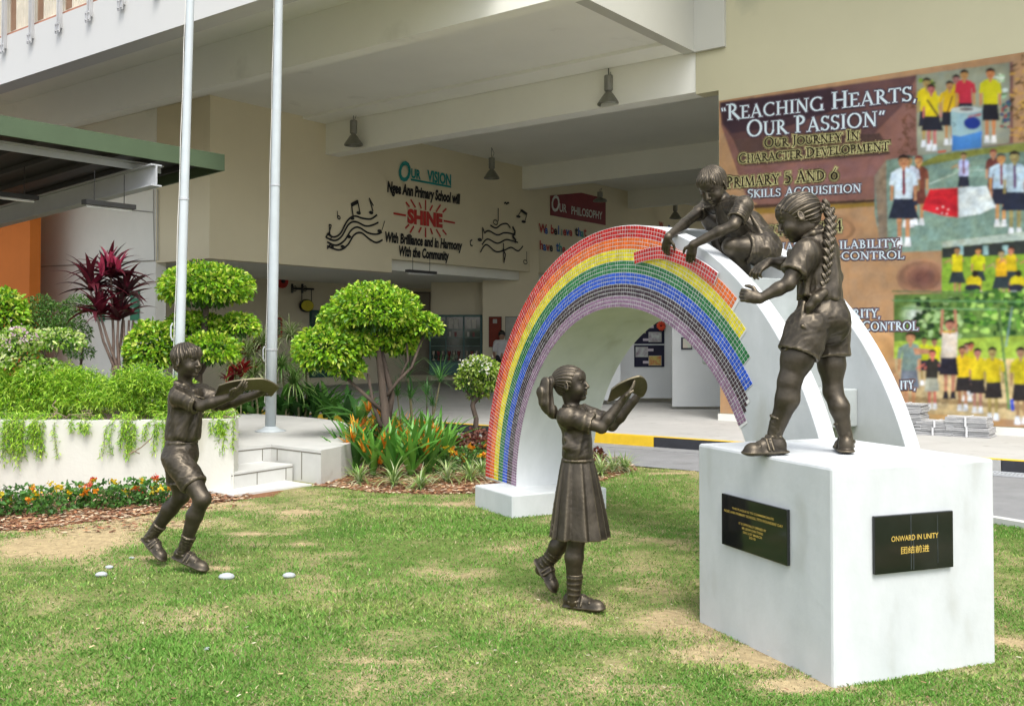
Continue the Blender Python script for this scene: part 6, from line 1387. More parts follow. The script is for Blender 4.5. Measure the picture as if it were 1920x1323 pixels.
def flagpole(px_b, py_b, px_t, D, zb, label, joints, r0, r1, dt=.05):
    b = at(px_b, py_b, D); b[2] = zb; tp = at(px_t, 0, D-dt); t = thing('flagpole', label, 'flagpole', b, 'white flagpoles'); d = (tp-b)/(tp[2]-b[2]); top = b+d*(tp[2]-b[2]+3.5)
    mb = MB(); n = 8; mb.tube([b+(top-b)*k/n for k in range(n+1)], [r0+(r1-r0)*k/n for k in range(n+1)], 20); mb.build('pole', POLE, t, smooth=True)
    mb = MB(); mb.lathe(b, [(.19, 0), (.19, .008), (.11, .03), (r0+.01, .06), (r0, .062)], 24); mb.build('base_flange', POLE, t, smooth=True)
    for y in joints:
        z = at(px_b, y, D)[2]; c = b+d*(z-zb); rr = r0+(r1-r0)*(z-zb)/(top[2]-zb); mb = MB(); mb.lathe(c, [(rr, -.012), (rr+.005, -.010), (rr+.005, .010), (rr, .012)], 20); mb.build('joint_ring', GREYST, t)
    rp_ = []
    for k in range(30):
        q = b+(top-b)*(.04+.96*k/29); rp_.append(q+[-(r0+(r1-r0)*k/29+.008), -.01, 0]+np.array([.003*math.sin(k*1.7), 0, 0]))
    mb = MB(); mb.tube(rp_, .0045, 5); mb.build('halyard', mat('thin white rope', (.7, .7, .66), .8), t)
    mb = MB(); c = b+d*.95; mb.tube([c+[-(r0+.02), -.02, -.09], c+[-(r0+.035), -.03, -.05], c+[-(r0+.035), -.03, .05], c+[-(r0+.02), -.02, .09]], .008, 6); mb.build('cleat', GREYST, t)
    return t
flagpole(507, 806, 523, 12.25, ZS+.001, 'white flagpole with a round base plate standing on the tiled platform', (655, 352), .066, .036, .32)
flagpole(333, 735, 357, 10.3, .60, 'left white flagpole rising behind the walking boy and in front of the topiary', (374,), .051, .029)

# ------------------------------------------------------------------ lawn, soil, mulch
def blob(px, py, rx, ry):      # patch centred on a photo point: radii in metres (across, away)
    g_ = ground(px, py); return (g_[0], g_[1], rx, ry)
BARE = [(*blob(x, y, rx, ry), w) for x, y, rx, ry, w in ((175, 1010, .55, .8, 1), (90, 955, 1.5, .32, 1), (240, 975, .55, .35, 1), (430, 945, .35, .22, .8), (340, 985, .55, .35, .85), (470, 1003, .5, .10, .75), (560, 1022, .5, .07, .7), (270, 1045, .35, .10, .8),  (545, 960, .30, .16, .7), (60, 1075, .45, .05, .6), (1280, 1170, .34, .33, .8), (1420, 1235, .34, .22, 1), (1500, 1285, .25, .12, .9),
        (850, 945, .9, .20, .75), (880, 1080, .6, .35, .45), (640, 1110, .7, .2, .4), (1260, 888, .45, .10, .8), (1905, 1210, .2, .4, .7), (410, 1065, .2, .08, .8), (720, 1240, .9, .12, .35), (400, 1180, .7, .12, .35), (1190, 1290, .6, .08, .4), (620, 1040, .5, .2, .5))]
def bare(x, y):
    v = np.zeros_like(x)
    for cx, cy, rx, ry, w_ in BARE: v = np.maximum(v, 1.15*w_-np.sqrt(((x-cx)/rx)**2+((y-cy)/ry)**2)*.85)
    n = vnoise(np.stack([x*2.3, y*2.3, x*0], -1)); n2 = vnoise(np.stack([x*6+4, y*6, x*0+3], -1)); n3 = vnoise(np.stack([x*21+4, y*21, x*0+6], -1)); n4 = vnoise(np.stack([x*.9+4, y*.9, x*0+8], -1))
    return np.clip(np.clip(v, 0, 1.2)*.95+(n-.5)*.6+(n2-.5)*.5+(n3-.5)*.35+(n4-.5)*.25+.10, 0, 1)
road_edge = [B(24, 9.9, 0), B(6.5, 10.08, 0), B(5.2, 10.12, 0), B(1.85, 8.75, 0), B(-3, 6.6, 0)]
def lawn_in(x, y):
    u = x*dL[0]+y*dL[1]; v = x*dR[0]+y*dR[1]; ve = np.interp(u, [-14, -3, 1.85, 5.2, 6.5, 24], [1.5, 6.6, 8.7, 10.1, 10.06, 9.88]); return v < ve
SOILB = [ground(x, y) for x, y in ((585, 912), (700, 925), (800, 928), (900, 925), (960, 915), (1060, 905), (1130, 902), (1195, 880), (1150, 866), (1090, 862))]
def soil(x, y):
    """mulched bed in front of the heliconias and behind the arch, and the strip along the planter"""
    xs = np.array([p[0] for p in SOILB[:8]]); ys = np.array([p[1] for p in SOILB[:8]]); near = np.interp(x, xs, ys); w = .06*(vnoise(np.stack([x*5, y*5, x*0], -1))-.5)
    a = (x > xs[0]) & (x < xs[-1]) & (y > near+w)
    pw = np.interp(x, [p[0] for p in outer[::-1]], [p[1] for p in outer[::-1]]); m2 = 1.75-1.30*np.clip((x+3.7)/1.4, 0, 1)+.25*(vnoise(np.stack([x*3, y*3, x*0+5], -1))-.5)
    b = (x < -2.25) & (y > pw-m2) & (y < pw+.02)
    return a | b
NX, NY = 420, 300
gx = np.linspace(-9, 9, NX); gy = np.linspace(1.2, 15.2, NY); X, Y = np.meshgrid(gx, gy, indexing='ij'); hb = bare(X, Y); sl_ = soil(X, Y)
Z = .004+.012*(vnoise(np.stack([X*2, Y*2, X*0], -1))-.5)+.006*(vnoise(np.stack([X*9, Y*9, X*0], -1))-.5); Z = np.maximum(Z, .001)
ok = lawn_in(X, Y); Z = np.where(ok, Z, -.03)
idx = np.arange(NX*NY).reshape(NX, NY); Fq = np.stack([idx[:-1, :-1], idx[1:, :-1], idx[1:, 1:], idx[:-1, 1:]], -1).reshape(-1, 4)
keep = (ok[:-1, :-1] & ok[1:, :-1] & ok[1:, 1:] & ok[:-1, 1:]).reshape(-1)
bc = .25*(hb[:-1, :-1]+hb[1:, :-1]+hb[1:, 1:]+hb[:-1, 1:]).reshape(-1)[:, None]; sc = (sl_[:-1, :-1]).reshape(-1)[:, None]
c_g, c_b, c_s = np.array([.14, .19, .05]), np.array([.46, .36, .20]), np.array([.25, .125, .065])
cc = c_g+(c_b-c_g)*np.clip(bc*1.5, 0, 1); cc = np.where(sc, c_s, cc); cc *= (1+.25*(np.random.rand(len(cc), 1)-.5))
LAWN = mat('lawn earth', (1, 1, 1), .95, attr='tint', var=.18, scale=30, bump=.8, bscale=90, spec=.1)
kind(fastmesh('lawn', np.stack([X, Y, Z], -1).reshape(-1, 3), Fq[keep], LAWN, None, cc[keep], smooth=True), 'structure')
# blades
rs = np.random.RandomState(3)
def blades(n, sampler, hgt, wid, seed=0):
    px_, py_ = sampler(n); r = (px_-960)/F; # ground intersection vectorised
    uu = (PY-py_)/F; c, s = math.cos(TH), math.sin(TH); rx, ry, rz = r, c-uu*s, s+uu*c; t = -H/rz; x = rx*t; y = ry*t
    x += rs.normal(0, .01, len(x)); y += rs.normal(0, .02, len(y))
    ok = lawn_in(x, y) & (~soil(x, y)) & (y < 12.6); b_ = bare(x, y); ok &= rs.rand(len(x)) > np.clip((b_-.48)*2.0, 0, .96)
    dp = np.stack([x-P0[0], y-P0[1]], -1); i1 = dp@e1[:2]/(e1@e1); i2 = dp@e2[:2]/(e2@e2); ok &= ~((i1 > 0) & (i1 < 1) & (i2 > 0) & (i2 < 1))
    i1 = np.stack([x-b1[0], y-b1[1]], -1)@(b0-b1)[:2]/((b0-b1)@(b0-b1)); i2 = np.stack([x-b1[0], y-b1[1]], -1)@dn[:2]; ok &= ~((i1 > 0) & (i1 < 1) & (i2 > 0) & (i2 < .93))
    pw = np.interp(x, [p[0] for p in outer[::-1]], [p[1] for p in outer[::-1]]); ok &= ~((x < outer[0][0]+.02) & (y > pw-.01)); ok &= ~((x > -2.7) & (x < -1.5) & (y > 9.35+(x+2.7)*.55))
    x, y, b_ = x[ok], y[ok], b_[ok]; n = len(x)
    lush = vnoise(np.stack([x*1.3+11, y*1.3, x*0], -1)); h = hgt*(.45+.9*rs.rand(n))*(1-.45*b_)*(.75+.6*lush); a = rs.rand(n)*2*np.pi; lean = h*(.3+1.0*rs.rand(n)); d = np.stack([np.cos(a), np.sin(a)], -1)
    f2 = rs.rand(n)*np.pi; w = wid*(.6+.8*rs.rand(n)); wv = np.stack([np.cos(f2)*w/2, np.sin(f2)*w/2, 0*w], -1); base = np.stack([x, y, 0*x], -1)
    mid = base+np.stack([d[:, 0]*lean*.35, d[:, 1]*lean*.35, h*.62], -1); tip = base+np.stack([d[:, 0]*lean, d[:, 1]*lean, h*.92], -1)
    V = np.stack([base-wv, base+wv, mid+wv*.7, tip, mid-wv*.7], 1).reshape(-1, 3); Fq = (np.arange(n)*5)[:, None]+np.arange(5)[None]
    g1, g2, dry, yel = np.array([.11, .27, .04]), np.array([.20, .41, .07]), np.array([.52, .46, .28]), np.array([.34, .45, .12])
    tt_ = np.clip(rs.rand(n)*.6+lush*.6-.1, 0, 1)[:, None]; col = g1+(g2-g1)*tt_; dz = vnoise(np.stack([x*1.1, y*3.1, x*0+2], -1))
    yy = rs.rand(n) < np.clip((dz-.36)*1.2+b_*.6, 0.08, .8); col[yy] = yel*(.6+.7*rs.rand(yy.sum(), 1)); dd = rs.rand(n) < np.clip((b_-.25)*1.2, .06, .93); col[dd] = dry*(.55+.7*rs.rand(dd.sum(), 1)); return V, Fq, col
def samp(y0, y1, p, xa=-60, xb=1980):
    def f(n):
        t = rs.rand(n)**p; return rs.uniform(xa, xb, n), y0+(y1-y0)*t
    return f
G1 = blades(140000, samp(835, 1010, 1.), .022, .006); G2 = blades(170000, samp(990, 1380, 1.), .020, .0050)
GS = [G1, G2, blades(16000, samp(860, 1500, 1., -1100, -60), .024, .009), blades(16000, samp(900, 1500, 1., 1980, 3000), .024, .009), blades(9000, samp(1380, 1750, 1.), .022, .006)]
V = np.concatenate([g_[0] for g_ in GS]); of_ = np.cumsum([0]+[len(g_[0]) for g_ in GS]); Fq = np.concatenate([g_[1]+o_ for g_, o_ in zip(GS, of_)]); cl = np.concatenate([g_[2] for g_ in GS])
GRASS = mat('grass blades', (1, 1, 1), .7, attr='tint', var=.05, spec=.25, trans=.25)
kind(fastmesh('grass', V, Fq, GRASS, None, cl), 'stuff')
# mulch chips and dead leaves
def chips(n, cond_px, size, cols, name, m, zoff=.004):
    P = []
    while len(P) < n:
        x, y = cond_px(); P.append((x, y))
    P = np.array(P); n = len(P); a = rs.rand(n)*2*np.pi; s_ = size*(.4+rs.rand(n)); d = np.stack([np.cos(a), np.sin(a), .25*(rs.rand(n)-.3)], -1)*s_[:, None]; e = np.stack([-np.sin(a), np.cos(a), .4*(rs.rand(n)-.5)], -1)*s_[:, None]*.45
    c = np.stack([P[:, 0], P[:, 1], zoff+.02*rs.rand(n)], -1); V = np.stack([c-d-e, c+d-e*.7, c+d*.8+e, c-d*.9+e], 1).reshape(-1, 3); Fq = (np.arange(n)*4)[:, None]+np.arange(4)
    col = np.array(cols)[rs.randint(len(cols), size=n)]*(.6+.8*rs.rand(n, 1)); return kind(fastmesh(name, V, Fq, m, None, col), 'stuff')
def in_soil():
    while True:
        if rs.rand() < .4: px_, py_ = rs.uniform(585, 1200), rs.uniform(858, 932)
        else: px_, py_ = rs.uniform(-40, 470), rs.uniform(905, 1030)
        g_ = ground(px_, py_)
        if soil(np.array(g_[0]), np.array(g_[1])) or (py_ > 935 and py_ < 1000 and px_ < 470 and rs.rand() < .12 and bare(np.array(g_[0]), np.array(g_[1])) > .5): return g_[0], g_[1]
MULCH = mat('wood chip mulch', (1, 1, 1), .9, attr='tint', var=.1)
chips(14000, in_soil, .022, [(.30, .13, .06), (.42, .24, .12), (.20, .08, .04), (.60, .47, .32)], 'mulch', MULCH)
def anyl():
    while True:
        g_ = ground(rs.uniform(-40, 1960), rs.uniform(900, 1320))
        if lawn_in(g_[0], g_[1]): return g_[0], g_[1]
chips(260, anyl, .010, [(.45, .33, .18), (.55, .5, .35), (.22, .12, .06)], 'dead_leaves', MULCH, .012)
STONE = mat('pale grey pebble', (.42, .45, .46), .6, var=.1, scale=20)
for px_, py_, r_, lb in ((425, 1086, .042, 'bluish grey pebble on the lawn right of the walking boy'), (542, 1083, .034, 'flat white pebble furthest right on the lawn'), (190, 1081, .032, 'small white stone at the left, lower of two'), (205, 1066, .022, 'small white stone at the left, upper of two'), (247, 1048, .016, 'tiny pale stone just left of the boy\'s back shoe'), (388, 1219, .014, 'tiny white stone in the foreground grass')):
    c = ground(px_, py_); t_ = bmesh.new(); bmesh.ops.create_icosphere(t_, subdivisions=2, radius=r_)
    for v in t_.verts: v.co = Vector((v.co.x*1.2, v.co.y*.9, v.co.z*.55))*(1+.15*(vnoise(np.array([v.co.x*40+px_, v.co.y*40, v.co.z*40]))-.5))
    me = bpy.data.meshes.new('pebble'); t_.to_mesh(me); t_.free(); me.materials.append(STONE); me.polygons.foreach_set('use_smooth', [True]*len(me.polygons)); tag(link('pebble', me, None, c+[0, 0, r_*.35+.004]), lb, 'stone', 'pebbles on the lawn')

# ------------------------------------------------------------------ foliage tools
LEAFM = mat('glossy leaf', (1, 1, 1), .38, attr='tint', var=.08, scale=8, spec=.5, trans=.38)
BARK = mat('brown grey bark', (.11, .08, .06), .9, var=.25, scale=14, bump=.7, bscale=50, streak=(1, 1, .3))
STEMM = mat('green brown stem', (.20, .18, .09), .7, var=.2, scale=9)
def leafset(P, N, L, W, cols, fold=.25, droop=.2, jit=.5, six=True):
    """many leaves: P base points, N outward directions"""
    n = len(P); N = N+rs.normal(0, jit, (n, 3)); N /= np.linalg.norm(N, axis=1)[:, None]+1e-9
    s = np.cross(N, rs.normal(0, 1, (n, 3))); s /= np.linalg.norm(s, axis=1)[:, None]+1e-9; up = np.cross(s, N)
    flip = np.sign(up[:, 2]+1e-6)[:, None]; up = up*flip; s = s*flip
    l = (L*(.65+.6*rs.rand(n)))[:, None]; w = (W*(.7+.5*rs.rand(n)))[:, None]; g = np.array([0, 0, -1.])
    a = P; b = P+N*l*.35+s*w*.5+up*w*fold; c = P+N*l*.72+s*w*.42+up*w*fold+g*l*droop*.5; d = P+N*l+g*l*droop; e = P+N*l*.72-s*w*.42+up*w*fold+g*l*droop*.5; f = P+N*l*.35-s*w*.5+up*w*fold; m1 = P+N*l*.5+g*l*droop*.2
    V = np.stack([a, b, c, d, e, f, m1], 1).reshape(-1, 3); i = (np.arange(n)*7)[:, None]
    Fq = np.concatenate([i+np.array([[0, 1, 2, 6]]), i+np.array([[6, 2, 3, 3]])*1, i+np.array([[0, 6, 4, 5]]), i+np.array([[6, 3, 4, 4]])])
    F3 = np.concatenate([i+np.array([[0, 1, 2]]), i+np.array([[0, 2, 6]]), i+np.array([[6, 2, 3]]), i+np.array([[6, 3, 4]]), i+np.array([[0, 6, 4]]), i+np.array([[0, 4, 5]])])
    cols = np.array(cols); ci = rs.randint(len(cols), size=n); col = cols[ci]*(.75+.5*rs.rand(n, 1)); return V, F3, np.tile(col, (6, 1))
def joinsets(S):
    V = []; Fs = []; C_ = []; o = 0
    for v, f, c in S: V.append(v); Fs.append(f+o); C_.append(c); o += len(v)
    return np.concatenate(V), np.concatenate(Fs), np.concatenate(C_)
def lobe_points(c, r, n, shell=.35, cutlow=-.55):
    P = []; N = []
    v = rs.normal(0, 1, (n*3, 3)); v /= np.linalg.norm(v, axis=1)[:, None]; v = v[v[:, 2] > cutlow][:n]
    bump = 1+.10*(vnoise(v*3.1+c[0]*3)-.5)*2+.05*(vnoise(v*8+c[2]*3)-.5)*2; rad = (1-shell*rs.rand(len(v))**2.2)*bump
    P = np.array(c)+v*rad[:, None]*np.array(r); N = v/np.array(r); N /= np.linalg.norm(N, axis=1)[:, None]; return P, N
TOPC = [(.24, .48, .02), (.36, .60, .03), (.16, .36, .02), (.50, .68, .05), (.28, .54, .03), (.62, .70, .12), (.11, .26, .02)]
def topiary(name, lobes, D, trunk, label, zb, leafL=.062, leafW=.034, dens=1.0, cols=TOPC, group=None, fl=None, cat='tree'):
    """lobes: (px, py, rx_px, ry_px, dy); trunk: list of polylines [(px,py,dy,r)]"""
    b = at(trunk[0][0][0], trunk[0][0][1], D); b[2] = zb; t = thing(name, label, cat, b, group)
    mbt = MB()
    for br in trunk:
        pts = [at(x, y, D+dy) for x, y, dy, r in br]
        if br is trunk[0]: pts[0][2] = zb-.03
        mbt.tube(pts, [r for *_, r in br], 8)
    mbt.build('trunk', BARK, t, smooth=True)
    for lx, ly, rx, ry, dy in lobes:
        c = at(lx, ly, D+dy); r = np.array([rx, rx*.9, ry])*(D+dy)/F; area = r[0]*r[0]*3+r[0]*r[2]*6; n = int(area*1750*dens)
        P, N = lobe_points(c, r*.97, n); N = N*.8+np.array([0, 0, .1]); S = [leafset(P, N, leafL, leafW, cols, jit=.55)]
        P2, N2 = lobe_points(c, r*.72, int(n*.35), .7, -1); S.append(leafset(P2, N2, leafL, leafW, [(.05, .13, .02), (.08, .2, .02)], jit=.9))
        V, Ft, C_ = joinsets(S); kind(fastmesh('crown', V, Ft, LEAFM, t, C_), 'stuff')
    return t
topiary('topiary_tree', [(388, 540, 86, 47, .1), (290, 655, 55, 52, 0), (365, 608, 52, 22, .25), (447, 612, 38, 24, .2), (395, 656, 54, 32, -.1)], 10.9,
        [[(372, 760, .1, .05), (372, 690, .1, .045), (382, 630, .1, .04), (388, 560, .1, .03)], [(372, 700, .1, .03), (330, 680, 0, .028), (292, 660, 0, .02)], [(375, 700, .1, .03), (395, 670, -.05, .02)]],
        'clipped topiary with one big domed crown over three lower lobes, behind the walking boy', .6, group='clipped cloud topiary trees')
topiary('topiary_tree', [(702, 583, 84, 52, 0), (795, 612, 33, 24, .1), (612, 655, 62, 44, -.15), (650, 690, 32, 26, -.1), (640, 600, 40, 34, .1), (725, 632, 60, 28, .25), (672, 650, 34, 26, -.05), (745, 650, 34, 18, .3), (590, 680, 26, 16, -.1)], 11.4,
        [[(722, 870, 0, .060), (724, 790, 0, .056), (718, 735, 0, .046), (712, 680, 0, .036), (700, 600, 0, .025)], [(725, 800, .05, .04), (735, 740, .08, .035), (715, 660, .1, .03)], [(722, 775, 0, .025), (690, 745, -.05, .022), (640, 700, -.1, .016)],
         [(722, 745, 0, .022), (748, 712, 0, .02), (772, 688, .05, .016), (793, 630, .1, .012)], [(748, 712, 0, .014), (765, 675, .05, .012), (762, 640, .1, .01)], [(715, 800, -.05, .03), (700, 760, 0, .02), (690, 700, 0, .014)]],
        'clipped topiary tree with a wide dome and a low left lobe, in the middle', 0, group='clipped cloud topiary trees')
topiary('topiary_tree', [(-2, 590, 50, 50, 0), (5, 655, 28, 26, -.1)], 10.8, [[(-5, 760, 0, .05), (-5, 600, 0, .04)]], 'clipped round bush cut off by the left edge of the picture', .6, group='clipped cloud topiary trees')
# feathery aralia
topiary('aralia_tree', [(95, 598, 42, 32, .1), (60, 620, 40, 36, .15), (130, 625, 40, 34, 0), (150, 660, 26, 16, -.1), (150, 575, 30, 22, .2), (75, 570, 26, 16, .1)], 11.2, [[(150, 745, 0, .02), (150, 700, 0, .017), (155, 650, 0, .014), (130, 610, 0, .01)], [(155, 660, 0, .01), (140, 620, 0, .008)]],
        'fine leaved dark green aralia behind the pink flowering shrub', .6, .042, .013, 1.0, [(.08, .20, .03), (.13, .28, .05), (.19, .34, .08), (.05, .13, .02)])
# variegated flowering shrub
fs_ = topiary('bougainvillea', [(40, 640, 50, 26, 0), (112, 640, 46, 24, 0), (30, 672, 46, 24, -.1), (82, 690, 40, 16, -.1), (60, 715, 16, 16, -.1)], 10.2, [[(108, 755, 0, .018), (92, 735, 0, .016), (96, 690, 0, .016), (108, 660, 0, .012)], [(92, 735, 0, .012), (65, 722, 0, .01), (58, 690, 0, .01)], [(96, 690, 0, .01), (75, 650, 0, .008)]],
        'pale variegated flowering shrub with light pink blossoms over the planter at far left', .6, .052, .026, .62, [(.42, .60, .10), (.58, .70, .22), (.28, .50, .05), (.66, .72, .38), (.18, .38, .04)], cat='shrub')
def flowers(t, D, spots, n, r, col, size, name='flower_cluster'):
    for x, y in spots:
        c = at(x, y, D); P = c+rs.normal(0, r, (n, 3)); N = rs.normal(0, .5, (n, 3))+np.array([0, -.6, .5]); V, Ft, C_ = leafset(P, N, size, size*.8, col, jit=.3); fastmesh(name, V, Ft, LEAFM, t, C_)
flowers(fs_, 9.95, [(20, 632), (45, 640), (30, 618), (70, 634), (12, 645), (48, 622)], 16, .028, [(.72, .52, .60), (.76, .66, .68), (.6, .4, .5)], .032)
flowers(fs_, 10.0, [(30, 700), (110, 700)], 16, .03, [(.5, .16, .05), (.55, .25, .08)], .03)
# small white flowered bonsai by the arch
wt = topiary('flowering_bonsai', [(899, 690, 36, 22, 0), (878, 714, 24, 24, 0), (918, 718, 22, 20, 0), (897, 738, 20, 12, .05), (930, 698, 18, 18, .1)], 12.2, [[(886, 812, 0, .035), (893, 785, 0, .032), (886, 760, 0, .03), (894, 730, 0, .024), (892, 700, 0, .014)], [(886, 760, 0, .016), (905, 738, 0, .012), (914, 715, 0, .008)], [(888, 752, 0, .012), (872, 730, 0, .008)]],
        'small twisted bonsai with white flowers growing beside the left foot of the rainbow', 0, .05, .026, .8, [(.26, .42, .04), (.40, .55, .08), (.14, .26, .03), (.5, .6, .18)])
flowers(wt, 11.9, [(905, 674), (890, 672), (918, 682), (866, 685), (880, 680), (915, 700), (905, 690)], 9, .03, [(.8, .8, .74), (.7, .74, .6)], .034)
# ---- strap leaves (each an own leaf object where it is large enough)
_lm = {}
def strap_mesh(kind_, L, W, bend, fold, col, col2=None, n=6):
    key = (kind_, round(L, 3), round(W, 3), round(bend, 2))
    if key in _lm: return _lm[key]
    mb = MB(); V = []; ang = 0; x = z = 0
    for i in range(n+1):
        t = i/n; w = W*math.sin(math.pi*min(1, .12+t*.88)**.8)*(1 if t < .999 else .05)+.0008; V += [(x, -w/2, z+w*fold), (x, 0, z), (x, w/2, z+w*fold)]; ang = bend*t; x += L/n*math.cos(ang); z -= L/n*math.sin(ang)
    Fs = []; cs = []
    for i in range(n):
        a = 3*i; Fs += [(a, a+1, a+4, a+3), (a+1, a+2, a+5, a+4)]
    me = bpy.data.meshes.new('leaf'); me.from_pydata(V, [], Fs); me.materials.append(LEAFM); me.polygons.foreach_set('use_smooth', [True]*len(Fs))
    ca = me.color_attributes.new('tint', 'FLOAT_COLOR', 'CORNER'); dat = []
    for k, f in enumerate(Fs):
        for vi in f: c = col if (vi % 3 == 1 or col2 is None) else col2; dat += [*c, 1]
    ca.data.foreach_set('color', dat); me.update(); _lm[key] = me; return me
def rosette(t, c, n, L, W, cols, bend=(.5, 1.6), tilt=(10, 80), fold=.2, col2=None, kind_='l', tag_=''):
    o0 = origin(t)
    for k in range(n):
        i = rs.randint(4); Ls = L*(.7+.15*i); b = bend[0]+(bend[1]-bend[0])*i/3; me = strap_mesh(kind_+tag_+str(i)+str(rs.randint(2)), Ls, W, b, fold, cols[rs.randint(len(cols))], col2)
        o = bpy.data.objects.new('leaf', me); COL.objects.link(o); o.parent = t; o.location = Vector(np.array(c)-o0+rs.normal(0, .008, 3)); el = R(rs.uniform(*tilt)); az = k*2.4+rs.rand()*.6
        o.rotation_euler = (rs.normal(0, .2), -el, az)
def bladeset(c, n, L, W, cols, bend=(.5, 1.6), tilt=(10, 85), nseg=5, edge=None):
    """one rosette of narrow strap blades as arrays"""
    S = []
    for k in range(n):
        l = L*(.6+.5*rs.rand()); b = rs.uniform(*bend); el = R(rs.uniform(*tilt)); az = k*2.4+rs.rand(); d = np.array([math.cos(az), math.sin(az), 0]); s = np.array([-d[1], d[0], 0]); p = np.array(c)+rs.normal(0, .01, 3); V = []; a = el
        for i in range(nseg+1):
            t_ = i/nseg; w = W*(1-.9*t_**2)*(.6+.4*min(1, t_*4)); V += [p-s*w/2, p+s*w/2]; p = p+(d*math.cos(a)+UZ*math.sin(a))*l/nseg; a -= b/nseg
        Fq_ = np.array([[2*i, 2*i+1, 2*i+3] for i in range(nseg)]+[[2*i, 2*i+3, 2*i+2] for i in range(nseg)]); col = np.array(cols[rs.randint(len(cols))])*(.75+.5*rs.rand()); cf = np.tile(col, (len(Fq_), 1))
        if edge is not None: cf[nseg:] = edge
        S.append((np.array(V), Fq_, cf))
    return S
# cordyline
cd = thing('cordyline', 'tall cordyline with dark red and purple strap leaves on bare stems', 'plant', at(222, 730, 10.9)*[1, 1, 0]+[0, 0, .6])
mb = MB()
heads = [(208, 520, 0, 34), (170, 545, -.1, 26), (235, 555, .1, 28), (188, 590, -.1, 20), (222, 600, 0, 20)]
for i, (x, y, dy, n) in enumerate(heads): mb.tube([at(220+i*2-4, 735, 10.9), at(218+i*3-6, 690, 10.9), at((x+218)/2, 640, 10.9+dy), at(x, y, 10.9+dy)], [.022, .018, .015, .012], 7)
for x in (232, 242, 250): mb.tube([at(226, 735, 10.95), at((x+226)/2+4, 680, 10.95), at(x, 600, 10.95)], [.02, .015, .012], 6)
mb.build('stem', mat('grey brown cane', (.22, .15, .12), .8, var=.2, scale=20), cd, smooth=True)
CR = [(.10, .012, .022), (.045, .012, .018), (.16, .016, .035), (.06, .028, .032), (.05, .02, .02)]
for x, y, dy, n in heads: rosette(cd, at(x, y, 10.9+dy), n+6, .44, .060, CR, (.3, 1.3), (5, 88), .25, kind_='cord')
rosette(cd, at(245, 590, 10.95), 8, .28, .05, CR, (.3, 1.2), (0, 50), .25, kind_='cord')
for x, y in ((205, 500), (222, 508), (192, 515)): rosette(cd, at(x, y, 10.7), 4, .26, .055, [(.36, .03, .08), (.24, .02, .055)], (.1, .4), (60, 88), .3, kind_='cordpink')
# trailing fern mound over the planter
FERN = [(.34, .60, .03), (.45, .70, .06), (.24, .50, .03), (.56, .76, .10), (.13, .32, .02)]
fm = thing('trailing_fern', 'bright green feathery asparagus fern heaped over the planter edge', 'fern', np.array([-3.6, 9.9, zPL-.08]))
S = []
mounds = [(52, 722, 60, 22), (128, 716, 40, 22), (165, 748, 80, 20), (40, 755, 80, 20), (250, 724, 50, 20), (222, 746, 50, 18), (285, 752, 70, 16), (338, 742, 32, 18), (100, 772, 90, 10), (300, 772, 60, 9), (385, 756, 34, 12), (-30, 740, 50, 30), (398, 768, 26, 9), (428, 775, 12, 7), (92, 738, 30, 24), (188, 722, 22, 12), (318, 722, 20, 12), (10, 708, 26, 16), (105, 706, 38, 22), (262, 710, 44, 22), (158, 712, 26, 18), (342, 728, 22, 18), (60, 712, 30, 22)]
for x, y, rx, ry in mounds:
    Dm = 9.95+rs.rand()*.25; c = at(x, y, Dm); r = np.array([rx, rx*.55, ry*1.1])*Dm/F; n = int(rx*ry*1.45); P, N = lobe_points(c, r, n, .55, -.7)
    P += .035*rs.normal(0, 1, P.shape)*np.array([1, 1, .6]); S.append(leafset(P, N*.5+np.array([0, -.25, .35]), .058, .0082, FERN, jit=.9, droop=.35)); S.append(leafset(P[::2]+.02*rs.normal(0, 1, P[::2].shape), N[::2]*.4+np.array([0, -.3, .1]), .04, .008, FERN, jit=1., droop=.3))
V, Ft, C_ = joinsets(S); kind(fastmesh('fronds', V, Ft, LEAFM, fm, C_), 'stuff')
S = []; mb = MB()
for (x0_, x1_, ln, k_) in ((-20, 60, .44, 24), (60, 100, .34, 8), (205, 240, .34, 9), (275, 308, .26, 6), (120, 180, .06, 4), (320, 345, .10, 3), (430, 438, .40, 3), (405, 430, .12, 5)):
    for k in range(k_):
        x = rs.uniform(x0_, x1_); g_ = outer[int(np.argmin([abs(p[0]-at(x, 790, 9.5)[0]) for p in outer]))]; p = np.array([at(x, 790, g_[1])[0], g_[1]+.03, zPL+.02]); l = ln*(.45+.6*rs.rand()); pts = [p+[0, .1, .03]]; d = np.array([rs.normal(0, .3), -.6, .1])
        for j in range(9):
            pts.append(pts[-1]+unit(d)*(l+.15)/9); d = d*[.7, .35, 1]+[rs.normal(0, .12), 0, -.32]
            if pts[-1][2] < zPL: pts[-1][1] = min(pts[-1][1], g_[1]-.02-.02*rs.rand())
        pts = np.array(pts); mb.tube(pts, .0025, 4, cap=False); q = np.concatenate([pts[:-1]+(pts[1:]-pts[:-1])*t_ for t_ in np.linspace(0, 1, 11)]); q = q+rs.normal(0, .012, q.shape)*[1, .8, 1]; S.append(leafset(q, np.tile([0, -.3, -.5], (len(q), 1)), .042, .0085, FERN, jit=.9, droop=.2))
V, Ft, C_ = joinsets(S); kind(fastmesh('hanging_fronds', V, Ft, LEAFM, fm, C_), 'stuff'); kind(mb.build('fern_stems', STEMM, fm), 'stuff')
mb = MB()      # dead twigs under the fern
